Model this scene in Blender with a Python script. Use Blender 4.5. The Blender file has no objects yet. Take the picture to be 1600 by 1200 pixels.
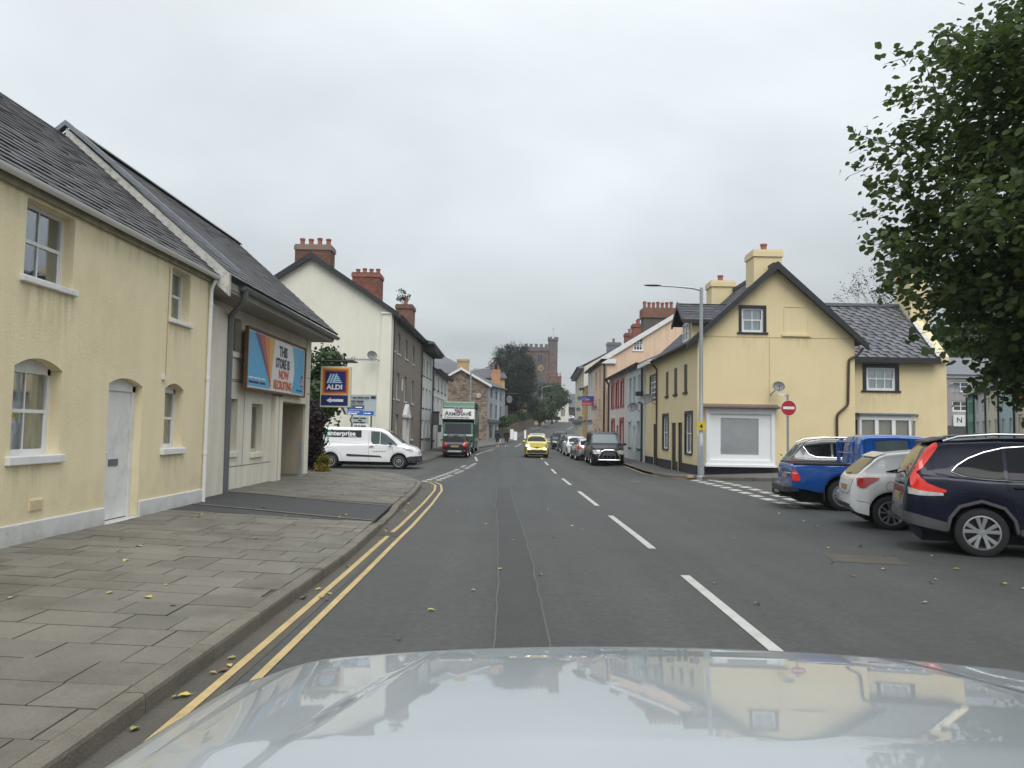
import bpy, bmesh, math, random
import numpy as np
from mathutils import Vector, Matrix, noise
from mathutils.geometry import tessellate_polygon
from mathutils.bvhtree import BVHTree

random.seed(11)
RNG = np.random.default_rng(11)
PI = math.pi
SC = bpy.context.scene
COL = SC.collection

# ------------------------------------------------------------------ camera, sky, sun, exposure
cam = bpy.data.cameras.new('camera')
cam.sensor_width = 36.0
cam.lens = 27.0
cam.clip_start = 0.05
cam.clip_end = 3000.0
camo = bpy.data.objects.new('camera', cam)
COL.objects.link(camo)
camo.matrix_world = (Matrix.Translation((0, 0, 1.65)) @ Matrix.Rotation(PI / 2 + math.atan(72 / 1200), 4, 'X')
                     @ Matrix.Rotation(math.radians(1.0), 4, 'Z'))
SC.camera = camo

SUN_EL, SUN_AZ = 58.0, 170.0          # degrees; azimuth measured from +Y (the street) towards +X
world = bpy.data.worlds.new('World')
SC.world = world
world.use_nodes = True
wt = world.node_tree
wt.nodes.clear()
def wn(t, **k):
    n = wt.nodes.new(t)
    for a, b in k.items():
        setattr(n, a, b)
    return n
wo = wn('ShaderNodeOutputWorld')
bg = wn('ShaderNodeBackground')
bg.inputs['Strength'].default_value = 0.1
sky = wn('ShaderNodeTexSky', sky_type='NISHITA', sun_disc=False)
sky.sun_elevation = math.radians(SUN_EL)
sky.sun_rotation = math.radians(SUN_AZ)
sky.dust_density = 3.0
tc = wn('ShaderNodeTexCoord')
sep = wn('ShaderNodeSeparateXYZ')
wt.links.new(tc.outputs['Generated'], sep.inputs[0])
# cloud layer seen as a flat ceiling: project direction onto a plane overhead
mx = wn('ShaderNodeMath', operation='MAXIMUM'); mx.inputs[1].default_value = 0.0
wt.links.new(sep.outputs['Z'], mx.inputs[0])
ad = wn('ShaderNodeMath', operation='ADD'); ad.inputs[1].default_value = 0.16
wt.links.new(mx.outputs[0], ad.inputs[0])
dx = wn('ShaderNodeMath', operation='DIVIDE'); dy = wn('ShaderNodeMath', operation='DIVIDE')
wt.links.new(sep.outputs['X'], dx.inputs[0]); wt.links.new(ad.outputs[0], dx.inputs[1])
wt.links.new(sep.outputs['Y'], dy.inputs[0]); wt.links.new(ad.outputs[0], dy.inputs[1])
cb = wn('ShaderNodeCombineXYZ')
wt.links.new(dx.outputs[0], cb.inputs[0]); wt.links.new(dy.outputs[0], cb.inputs[1])
n1 = wn('ShaderNodeTexNoise'); n1.inputs['Scale'].default_value = 0.62; n1.inputs['Detail'].default_value = 6.0
n1.inputs['Roughness'].default_value = 0.48; n1.inputs['Distortion'].default_value = 0.3
wt.links.new(cb.outputs[0], n1.inputs['Vector'])
# overcast gradient (brighter overhead than at the horizon)
grad = wn('ShaderNodeValToRGB')
g = grad.color_ramp
g.elements[0].position = 0.0; g.elements[0].color = (0.305, 0.330, 0.332, 1)
g.elements[1].position = 1.0; g.elements[1].color = (0.86, 0.885, 0.92, 1)
for p_, c_ in ((0.06, (0.345, 0.373, 0.380, 1)), (0.14, (0.42, 0.454, 0.470, 1)), (0.25, (0.495, 0.536, 0.562, 1)), (0.42, (0.575, 0.618, 0.646, 1)), (0.6, (0.66, 0.70, 0.725, 1))):
    e_ = g.elements.new(p_); e_.color = c_
wt.links.new(mx.outputs[0], grad.inputs['Fac'])
cr = wn('ShaderNodeMapRange'); cr.inputs['From Min'].default_value = 0.34; cr.inputs['From Max'].default_value = 0.62
cr.inputs['To Min'].default_value = 0.80; cr.inputs['To Max'].default_value = 1.13
wt.links.new(n1.outputs['Fac'], cr.inputs['Value'])
mul = wn('ShaderNodeVectorMath', operation='SCALE')
wt.links.new(grad.outputs['Color'], mul.inputs[0]); wt.links.new(cr.outputs[0], mul.inputs['Scale'])
sc10 = wn('ShaderNodeVectorMath', operation='SCALE'); sc10.inputs['Scale'].default_value = 10.0
wt.links.new(mul.outputs[0], sc10.inputs[0])
mixw = wn('ShaderNodeMix', data_type='RGBA'); mixw.inputs['Factor'].default_value = 0.97
wt.links.new(sky.outputs[0], mixw.inputs['A']); wt.links.new(sc10.outputs[0], mixw.inputs['B'])
wt.links.new(mixw.outputs['Result'], bg.inputs['Color'])
wt.links.new(bg.outputs[0], wo.inputs[0])

sun = bpy.data.lights.new('sun', 'SUN')
sun.energy = 1.45
sun.angle = math.radians(45)
sun.color = (1.0, 0.975, 0.94)
suno = bpy.data.objects.new('sun', sun)
COL.objects.link(suno)
az, el = math.radians(SUN_AZ), math.radians(SUN_EL)
sd = Vector((math.sin(az) * math.cos(el), math.cos(az) * math.cos(el), math.sin(el)))
suno.rotation_euler = sd.to_track_quat('Z', 'Y').to_euler()
suno.location = sd * 60
SC.view_settings.view_transform = 'Standard'
SC.view_settings.look = 'None'
SC.view_settings.gamma = 1.0
SC.view_settings.exposure = 0.60
SC.view_settings.use_curve_mapping = False
SC.cycles.max_bounces = 6
SC.cycles.transparent_max_bounces = 12
SC.cycles.caustics_reflective = False
SC.cycles.caustics_refractive = False
try:
    SC.cycles.use_denoising = True
except Exception:
    pass

# ------------------------------------------------------------------ materials
MATS = {}
def mat(name, col, rough=0.7, metal=0.0, var=0.0, vscale=3.0, bump=0.0, bscale=30.0, coat=0.0, spec=0.5, island=0.0,
        stain=None, sscale=0.8, samt=0.5, bdist=0.01, emis=None, estr=0.0, vdetail=6.0, streak=0.0, coarse=0.0, dirt=None, tracks=0.0):
    """procedural principled material: colour noise, per-piece variation, stains and bump"""
    if name in MATS:
        return MATS[name]
    m = bpy.data.materials.new(name); m.use_nodes = True
    t = m.node_tree; N = t.nodes; L = t.links
    b = N['Principled BSDF']
    b.inputs['Roughness'].default_value = rough
    b.inputs['Metallic'].default_value = metal
    b.inputs['Specular IOR Level'].default_value = spec
    if coat:
        b.inputs['Coat Weight'].default_value = coat; b.inputs['Coat Roughness'].default_value = 0.04
    co = N.new('ShaderNodeTexCoord')
    rgb = N.new('ShaderNodeRGB'); rgb.outputs[0].default_value = (*col, 1)
    cur = rgb.outputs[0]
    def scale_by(cur, val):
        v = N.new('ShaderNodeVectorMath'); v.operation = 'SCALE'
        L.new(cur, v.inputs[0]); L.new(val, v.inputs['Scale'])
        return v.outputs[0]
    def rng(out, a, bb, fa=0.25, fb=0.75):
        r = N.new('ShaderNodeMapRange'); r.inputs['From Min'].default_value = fa; r.inputs['From Max'].default_value = fb
        r.inputs['To Min'].default_value = a; r.inputs['To Max'].default_value = bb
        L.new(out, r.inputs['Value']); return r.outputs[0]
    if var:
        n = N.new('ShaderNodeTexNoise'); n.inputs['Scale'].default_value = vscale; n.inputs['Detail'].default_value = vdetail
        n.inputs['Roughness'].default_value = 0.65
        L.new(co.outputs['Object'], n.inputs['Vector'])
        cur = scale_by(cur, rng(n.outputs['Fac'], 1 - var, 1 + var))
    if coarse:
        n = N.new('ShaderNodeTexNoise'); n.inputs['Scale'].default_value = vscale * 40; n.inputs['Detail'].default_value = 3
        L.new(co.outputs['Object'], n.inputs['Vector'])
        cur = scale_by(cur, rng(n.outputs['Fac'], 1 - coarse, 1 + coarse, 0.3, 0.7))
    if island:
        oi = N.new('ShaderNodeObjectInfo'); ge = N.new('ShaderNodeNewGeometry')
        a = N.new('ShaderNodeMath'); a.operation = 'ADD'
        L.new(oi.outputs['Random'], a.inputs[0]); L.new(ge.outputs['Random Per Island'], a.inputs[1])
        f = N.new('ShaderNodeMath'); f.operation = 'FRACT'; L.new(a.outputs[0], f.inputs[0])
        cur = scale_by(cur, rng(f.outputs[0], 1 - island, 1 + island, 0, 1))
    if streak:
        mp = N.new('ShaderNodeMapping'); mp.inputs['Scale'].default_value = (2.2, 2.2, 0.22)
        L.new(co.outputs['Object'], mp.inputs['Vector'])
        n = N.new('ShaderNodeTexNoise'); n.inputs['Scale'].default_value = 2.0; n.inputs['Detail'].default_value = 5
        L.new(mp.outputs[0], n.inputs['Vector'])
        cur = scale_by(cur, rng(n.outputs['Fac'], 1 - streak, 1.0 + streak * 0.3, 0.35, 0.6))
    if stain:
        n = N.new('ShaderNodeTexNoise'); n.inputs['Scale'].default_value = sscale; n.inputs['Detail'].default_value = 8
        n.inputs['Roughness'].default_value = 0.7
        mp = N.new('ShaderNodeMapping'); mp.inputs['Location'].default_value = (3.1, 7.7, 1.3)
        L.new(co.outputs['Object'], mp.inputs['Vector']); L.new(mp.outputs[0], n.inputs['Vector'])
        mxn = N.new('ShaderNodeMix'); mxn.data_type = 'RGBA'
        L.new(rng(n.outputs['Fac'], 0, samt, 0.5, 0.72), mxn.inputs['Factor'])
        L.new(cur, mxn.inputs['A']); mxn.inputs['B'].default_value = (*stain, 1)
        cur = mxn.outputs['Result']
    if tracks:      # wear along the street: long soft bands
        mp = N.new('ShaderNodeMapping'); mp.inputs['Scale'].default_value = (0.9, 0.035, 1)
        L.new(co.outputs['Object'], mp.inputs['Vector'])
        n = N.new('ShaderNodeTexNoise'); n.inputs['Scale'].default_value = 1.3; n.inputs['Detail'].default_value = 4; n.inputs['Distortion'].default_value = .4
        L.new(mp.outputs[0], n.inputs['Vector'])
        cur = scale_by(cur, rng(n.outputs['Fac'], 1 - tracks, 1 + tracks, 0.32, 0.68))
        v = N.new('ShaderNodeTexVoronoi'); v.inputs['Scale'].default_value = 1.1; L.new(co.outputs['Object'], v.inputs['Vector'])
        cur = scale_by(cur, rng(v.outputs['Distance'], .62, 1.0, .012, .05))
    if dirt:        # splashed dirt near the foot of the wall: (height, colour)
        sx = N.new('ShaderNodeSeparateXYZ'); L.new(co.outputs['Object'], sx.inputs[0])
        n = N.new('ShaderNodeTexNoise'); n.inputs['Scale'].default_value = 4.0; n.inputs['Detail'].default_value = 7
        L.new(co.outputs['Object'], n.inputs['Vector'])
        a_ = N.new('ShaderNodeMath'); a_.operation = 'MULTIPLY_ADD'; a_.inputs[1].default_value = -dirt[0] * 1.6
        L.new(n.outputs['Fac'], a_.inputs[0]); L.new(sx.outputs['Z'], a_.inputs[2])
        mxn = N.new('ShaderNodeMix'); mxn.data_type = 'RGBA'
        L.new(rng(a_.outputs[0], .6, 0.0, -dirt[0] * .8, dirt[0] * .25), mxn.inputs['Factor'])
        L.new(cur, mxn.inputs['A']); mxn.inputs['B'].default_value = (*dirt[1], 1); cur = mxn.outputs['Result']
    L.new(cur, b.inputs['Base Color'])
    if bump:
        n = N.new('ShaderNodeTexNoise'); n.inputs['Scale'].default_value = bscale; n.inputs['Detail'].default_value = 4
        L.new(co.outputs['Object'], n.inputs['Vector'])
        bp = N.new('ShaderNodeBump'); bp.inputs['Strength'].default_value = bump; bp.inputs['Distance'].default_value = bdist
        L.new(n.outputs['Fac'], bp.inputs['Height']); L.new(bp.outputs[0], b.inputs['Normal'])
    if emis:
        b.inputs['Emission Color'].default_value = (*emis, 1); b.inputs['Emission Strength'].default_value = estr
    MATS[name] = m
    return m

def glass_mat(name, tint=(0.90, 0.93, 0.93), base=0.10):
    m = bpy.data.materials.new(name); m.use_nodes = True
    t = m.node_tree; N = t.nodes; L = t.links; N.clear()
    o = N.new('ShaderNodeOutputMaterial'); mxs = N.new('ShaderNodeMixShader')
    tr = N.new('ShaderNodeBsdfTransparent'); tr.inputs[0].default_value = (*tint, 1)
    gl = N.new('ShaderNodeBsdfGlossy'); gl.inputs['Roughness'].default_value = 0.02
    gl.inputs['Color'].default_value = (0.95, 0.97, 1, 1)
    lw = N.new('ShaderNodeLayerWeight'); lw.inputs['Blend'].default_value = 0.35
    mr = N.new('ShaderNodeMapRange'); mr.inputs['To Min'].default_value = base; mr.inputs['To Max'].default_value = 0.75
    L.new(lw.outputs['Fresnel'], mr.inputs['Value']); L.new(mr.outputs[0], mxs.inputs[0])
    co = N.new('ShaderNodeTexCoord'); nz = N.new('ShaderNodeTexNoise'); nz.inputs['Scale'].default_value = 1.3
    bp = N.new('ShaderNodeBump'); bp.inputs['Strength'].default_value = 0.25; bp.inputs['Distance'].default_value = 0.01
    L.new(co.outputs['Object'], nz.inputs['Vector']); L.new(nz.outputs['Fac'], bp.inputs['Height']); L.new(bp.outputs[0], gl.inputs['Normal'])
    L.new(tr.outputs[0], mxs.inputs[1]); L.new(gl.outputs[0], mxs.inputs[2]); L.new(mxs.outputs[0], o.inputs[0])
    MATS[name] = m
    return m

def foliage_mat(name, c1, c2, trans=0.25, scale=1.5, rough=0.55):
    m = bpy.data.materials.new(name); m.use_nodes = True
    t = m.node_tree; N = t.nodes; L = t.links
    b = N['Principled BSDF']; b.inputs['Roughness'].default_value = rough; b.inputs['Specular IOR Level'].default_value = 0.35
    ge = N.new('ShaderNodeNewGeometry'); co = N.new('ShaderNodeTexCoord')
    n = N.new('ShaderNodeTexNoise'); n.inputs['Scale'].default_value = scale; L.new(co.outputs['Object'], n.inputs['Vector'])
    a = N.new('ShaderNodeMath'); a.operation = 'MULTIPLY_ADD'; a.inputs[1].default_value = 0.55
    L.new(ge.outputs['Random Per Island'], a.inputs[0])
    s = N.new('ShaderNodeMath'); s.operation = 'MULTIPLY'; s.inputs[1].default_value = 0.6; L.new(n.outputs['Fac'], s.inputs[0]); L.new(s.outputs[0], a.inputs[2])
    mxn = N.new('ShaderNodeMix'); mxn.data_type = 'RGBA'
    mxn.inputs['A'].default_value = (*c1, 1); mxn.inputs['B'].default_value = (*c2, 1)
    L.new(a.outputs[0], mxn.inputs['Factor']); L.new(mxn.outputs['Result'], b.inputs['Base Color'])
    tb = N.new('ShaderNodeBsdfTranslucent'); ms = N.new('ShaderNodeMixShader'); ms.inputs[0].default_value = trans
    sc = N.new('ShaderNodeVectorMath'); sc.operation = 'SCALE'; sc.inputs['Scale'].default_value = 1.6
    L.new(mxn.outputs['Result'], sc.inputs[0]); L.new(sc.outputs[0], tb.inputs[0])
    L.new(b.outputs[0], ms.inputs[1]); L.new(tb.outputs[0], ms.inputs[2]); L.new(ms.outputs[0], N['Material Output'].inputs[0])
    MATS[name] = m
    return m

M = dict(
    asphalt=mat('asphalt', (0.058, 0.0615, 0.059), 0.80, tracks=0.15, var=0.12, vscale=0.35, bump=0.5, bscale=90, bdist=0.004, coarse=0.15, stain=(0.042, 0.044, 0.043), sscale=0.18, samt=0.45),
    trench=mat('trench_asphalt', (0.046, 0.0485, 0.047), 0.8, tracks=0.05, var=0.12, vscale=1.2, bump=0.5, bscale=90, bdist=0.006, coarse=0.2),
    asphalt_new=mat('asphalt_new', (0.046, 0.048, 0.049), 0.8, var=0.12, vscale=1.2, bump=0.5, bscale=90, bdist=0.006, coarse=0.2),
    asphalt_gutter=mat('asphalt_gutter', (0.080, 0.074, 0.060), 0.85, var=0.2, vscale=2.5, bump=0.5, bscale=90, bdist=0.006, coarse=0.25, stain=(0.09, 0.07, 0.05), sscale=2.0),
    seal=mat('seal', (0.078, 0.082, 0.080), 0.7, var=0.2, vscale=8),
    ground=mat('ground', (0.07, 0.08, 0.05), 0.95, var=0.3, vscale=0.05),
    slab=mat('slab', (0.150, 0.142, 0.118), 0.8, var=0.16, vscale=1.6, island=0.15, bump=0.4, bscale=60, bdist=0.004, coarse=0.13, stain=(0.075, 0.068, 0.050), sscale=1.1, samt=0.75),
    joint=mat('joint', (0.09, 0.084, 0.066), 0.95, var=0.2),
    kerb=mat('kerb', (0.150, 0.135, 0.110), 0.85, var=0.2, vscale=3, island=0.12, bump=0.6, bscale=55, bdist=0.008, coarse=0.2, stain=(0.06, 0.055, 0.045), sscale=2.2, samt=0.7),
    white_line=mat('white_line', (0.44, 0.44, 0.415), 0.7, var=0.14, vscale=5, coarse=0.25, stain=(0.2, 0.2, 0.19), sscale=5, samt=0.5),
    yellow_line=mat('yellow_line', (0.46, 0.345, 0.16), 0.7, var=0.15, vscale=4, coarse=0.25, stain=(0.2, 0.16, 0.09), sscale=4, samt=0.55),
    cream=mat('cream_render', (0.84, 0.735, 0.49), 0.9, dirt=(.9, (.56, .48, .32)), var=0.03, vscale=1.2, bump=0.42, bscale=45, bdist=0.012, stain=(0.62, 0.50, 0.30), sscale=0.9, samt=0.3, streak=0.03),
    white_paint=mat('white_paint', (0.76, 0.765, 0.75), 0.55, var=0.05, vscale=4, bump=0.25, bscale=20, bdist=0.006, stain=(0.38, 0.36, 0.32), sscale=3, samt=0.4),
    upvc=mat('upvc', (0.80, 0.81, 0.81), 0.35, var=0.03),
    plinth_white=mat('plinth_white', (0.66, 0.665, 0.65), 0.8, dirt=(.35, (.22, .20, .16)), var=0.06, vscale=2, bump=0.4, bscale=14, bdist=0.012, stain=(0.34, 0.33, 0.28), sscale=1.4, samt=0.5),
    beige=mat('beige_render', (0.75, 0.71, 0.60), 0.85, var=0.06, vscale=0.9, bump=0.2, bscale=60, streak=0.08, stain=(0.40, 0.36, 0.28), sscale=0.8, samt=0.2),
    beige_dark=mat('beige_joint', (0.16, 0.14, 0.12), 0.9),
    ivory=mat('ivory_render', (0.745, 0.725, 0.62), 0.85, var=0.04, vscale=0.5, bump=0.2, bscale=30, streak=0.035, stain=(0.52, 0.50, 0.38), sscale=0.35, samt=0.35),
    brown_render=mat('brown_render', (0.235, 0.205, 0.170), 0.95, var=0.12, vscale=1.5, bump=0.6, bscale=25, bdist=0.02, coarse=0.1, streak=0.12),
    white_render=mat('white_render', (0.63, 0.64, 0.63), 0.85, var=0.05, vscale=0.6, streak=0.05, bump=0.2, bscale=30),
    blue_render=mat('pale_blue_render', (0.60, 0.66, 0.66), 0.85, var=0.04, vscale=0.6, streak=0.07),
    blush_render=mat('blush_render', (0.68, 0.62, 0.57), 0.85, var=0.04, vscale=0.6, streak=0.07),
    peach=mat('peach_render', (0.74, 0.54, 0.39), 0.85, var=0.05, vscale=0.5, streak=0.08),
    pale_cream=mat('pale_cream_render', (0.70, 0.67, 0.54), 0.85, var=0.05, vscale=0.5, streak=0.08),
    yellow_wall=mat('yellow_wall', (0.76, 0.635, 0.38), 0.85, dirt=(.8, (.52, .42, .24)), var=0.03, vscale=0.5, bump=0.2, bscale=22, bdist=0.01, streak=0.02, stain=(0.60, 0.47, 0.26), sscale=0.5, samt=0.35),
    ochre_wall=mat('ochre_wall', (0.62, 0.42, 0.19), 0.85, var=0.04, vscale=0.5),
    lilac_grey=mat('lilac_grey_render', (0.36, 0.335, 0.33), 0.9, var=0.05, vscale=0.5, streak=0.1),
    grey_front=mat('grey_front_render', (0.36, 0.385, 0.415), 0.85, var=0.05, vscale=0.5, streak=0.1),
    green_wall=mat('mint_render', (0.20, 0.44, 0.33), 0.85, var=0.04, vscale=0.5),
    sky_wall=mat('sky_blue_render', (0.42, 0.56, 0.60), 0.85, var=0.04, vscale=0.5),
    black_paint=mat('black_paint', (0.022, 0.023, 0.026), 0.45, var=0.15, vscale=2, streak=0.1),
    red_paint=mat('red_paint', (0.36, 0.05, 0.05), 0.5, var=0.08, vscale=3),
    slate=mat('slate', (0.073, 0.072, 0.076), 0.62, var=0.22, vscale=5, island=0.33, bump=0.4, bscale=30, bdist=0.004, stain=(0.10, 0.10, 0.085), sscale=3.5, samt=0.35),
    slate_grey=mat('slate_grey', (0.125, 0.132, 0.150), 0.6, var=0.18, vscale=4, island=0.22, bump=0.3, bscale=30, bdist=0.004, stain=(0.17, 0.17, 0.16), sscale=2, samt=0.3),
    slate_dark=mat('slate_dark', (0.055, 0.058, 0.068), 0.6, var=0.18, vscale=4, island=0.3, bump=0.3, bscale=30, bdist=0.004),
    underlay=mat('roof_underlay', (0.03, 0.03, 0.032), 0.9),
    slate_far=mat('slate_far', (0.085, 0.087, 0.095), 0.65, var=0.25, vscale=3.5, bump=0.4, bscale=7, bdist=0.03),
    lead=mat('lead', (0.20, 0.22, 0.245), 0.5, var=0.15, vscale=4, metal=0.3),
    mortar=mat('lichened_mortar', (0.56, 0.555, 0.51), 0.9, var=0.15, vscale=6, bump=0.5, bscale=20, stain=(0.16, 0.15, 0.13), sscale=7, samt=0.9),
    brick_red=mat('brick_red', (0.215, 0.082, 0.058), 0.85, var=0.2, vscale=3, island=0.35, coarse=0.15, stain=(0.12, 0.07, 0.05), sscale=2, samt=.6),
    brick_brown=mat('brick_brown', (0.17, 0.085, 0.06), 0.9, var=0.25, vscale=2.5, island=0.3, stain=(0.09, 0.07, 0.05), sscale=1.5),
    brick_joint=mat('brick_joint', (0.24, 0.18, 0.14), 0.9, var=0.15),
    pot=mat('terracotta', (0.28, 0.105, 0.072), 0.8, var=0.15, vscale=5, stain=(0.2, 0.1, 0.07), sscale=6),
    gutter_grey=mat('gutter_grey', (0.17, 0.185, 0.20), 0.4, metal=0.3, var=0.1, vscale=3),
    gutter_black=mat('gutter_black', (0.03, 0.028, 0.028), 0.45),
    gutter_brown=mat('gutter_brown', (0.06, 0.035, 0.025), 0.5),
    galv=mat('galvanised_steel', (0.36, 0.385, 0.40), 0.5, metal=0.55, var=0.08, vscale=5),
    glass=glass_mat('window_glass'),
    clear=glass_mat('clear_glass', (0.99, 0.99, 0.99), 0.02),
    pane_dark=mat('pane_dark', (0.045, 0.05, 0.052), 0.06, spec=0.9, var=0.2, vscale=0.7),
    pane_grey=mat('pane_grey', (0.26, 0.27, 0.26), 0.08, spec=0.9, var=0.25, vscale=1.2),
    dark_room=mat('dark_room', (0.11, 0.105, 0.095), 0.9),
    curtain=mat('curtain', (0.62, 0.59, 0.48), 0.9, var=0.1, vscale=2),
    net=mat('net_curtain', (0.84, 0.87, 0.88), 0.9, var=0.08, vscale=3),
    satdish=mat('dish_grey', (0.17, 0.175, 0.18), 0.5, var=0.08, vscale=3),
    stone_f=None,
    car_glass=mat('car_glass', (0.010, 0.012, 0.013), 0.05, spec=0.22),
    car_glass_light=mat('car_glass_light', (0.10, 0.13, 0.135), 0.05, spec=0.9, coat=0.8, var=0.25, vscale=2.5),
    tyre=mat('tyre', (0.022, 0.022, 0.023), 0.85, var=0.15, vscale=9),
    plastic=mat('black_plastic', (0.035, 0.036, 0.038), 0.6, var=0.08),
    plastic_grey=mat('grey_plastic', (0.085, 0.088, 0.092), 0.6, var=0.08),
    alloy=mat('alloy', (0.55, 0.56, 0.57), 0.28, metal=0.85),
    alloy_dark=mat('alloy_dark', (0.05, 0.05, 0.055), 0.4, metal=0.6),
    steel_wheel=mat('steel_wheel', (0.36, 0.37, 0.38), 0.4, metal=0.7),
    chrome=mat('chrome', (0.72, 0.73, 0.74), 0.12, metal=1.0),
    lamp_red=mat('lamp_red', (0.50, 0.018, 0.014), 0.12, coat=1.0, var=0.15, vscale=14),
    lamp_bright_red=mat('lamp_bright_red', (0.62, 0.022, 0.012), 0.12, coat=0.6, emis=(1, 0.03, 0.01), estr=0.10),
    lamp_clear=mat('lamp_clear', (0.62, 0.63, 0.63), 0.12, metal=0.4, coat=1.0, var=0.3, vscale=16),
    lamp_lit=mat('lamp_lit', (0.9, 0.85, 0.7), 0.3, emis=(1, 0.9, 0.68), estr=2.2),
    plate_y=mat('plate_yellow', (0.42, 0.30, 0.13), 0.5, var=0.2, vscale=10),
    plate_w=mat('plate_pale', (0.45, 0.43, 0.41), 0.5, var=0.2, vscale=10),
    shut_line=mat('shut_line', (0.012, 0.012, 0.012), 0.9),
    bark=mat('bark', (0.075, 0.062, 0.045), 0.95, var=0.3, vscale=6, bump=0.8, bscale=14, bdist=0.03),
)
def carpaint(name, col, metal=0.0, rough=0.32):
    dk_ = max(col) < .06
    m = mat(name, col, rough, metal=metal, coat=0.40 if dk_ else 1.0, var=0.03, vscale=6, spec=0.2 if dk_ else 0.5)
    m.node_tree.nodes['Principled BSDF'].inputs['Coat Roughness'].default_value = 0.03
    return m
PAINT = dict(
    navy=carpaint('paint_navy', (0.006, 0.009, 0.024), 0.2),
    white=carpaint('paint_white', (0.84, 0.85, 0.85)),
    blue=carpaint('paint_blue', (0.008, 0.10, 0.42), 0.2),
    grey=carpaint('paint_grey', (0.10, 0.107, 0.112), 0.3),
    silver=carpaint('paint_silver', (0.42, 0.43, 0.44), 0.7),
    black=carpaint('paint_black', (0.012, 0.014, 0.017), 0.2),
    yellow=carpaint('paint_yellow', (0.72, 0.60, 0.055)),
    dark=carpaint('paint_charcoal', (0.035, 0.040, 0.048), 0.4),
    green=carpaint('paint_green', (0.004, 0.10, 0.045)),
    bonnet=carpaint('paint_bonnet', (0.37, 0.405, 0.425), 0.30, 0.38),
)

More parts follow.
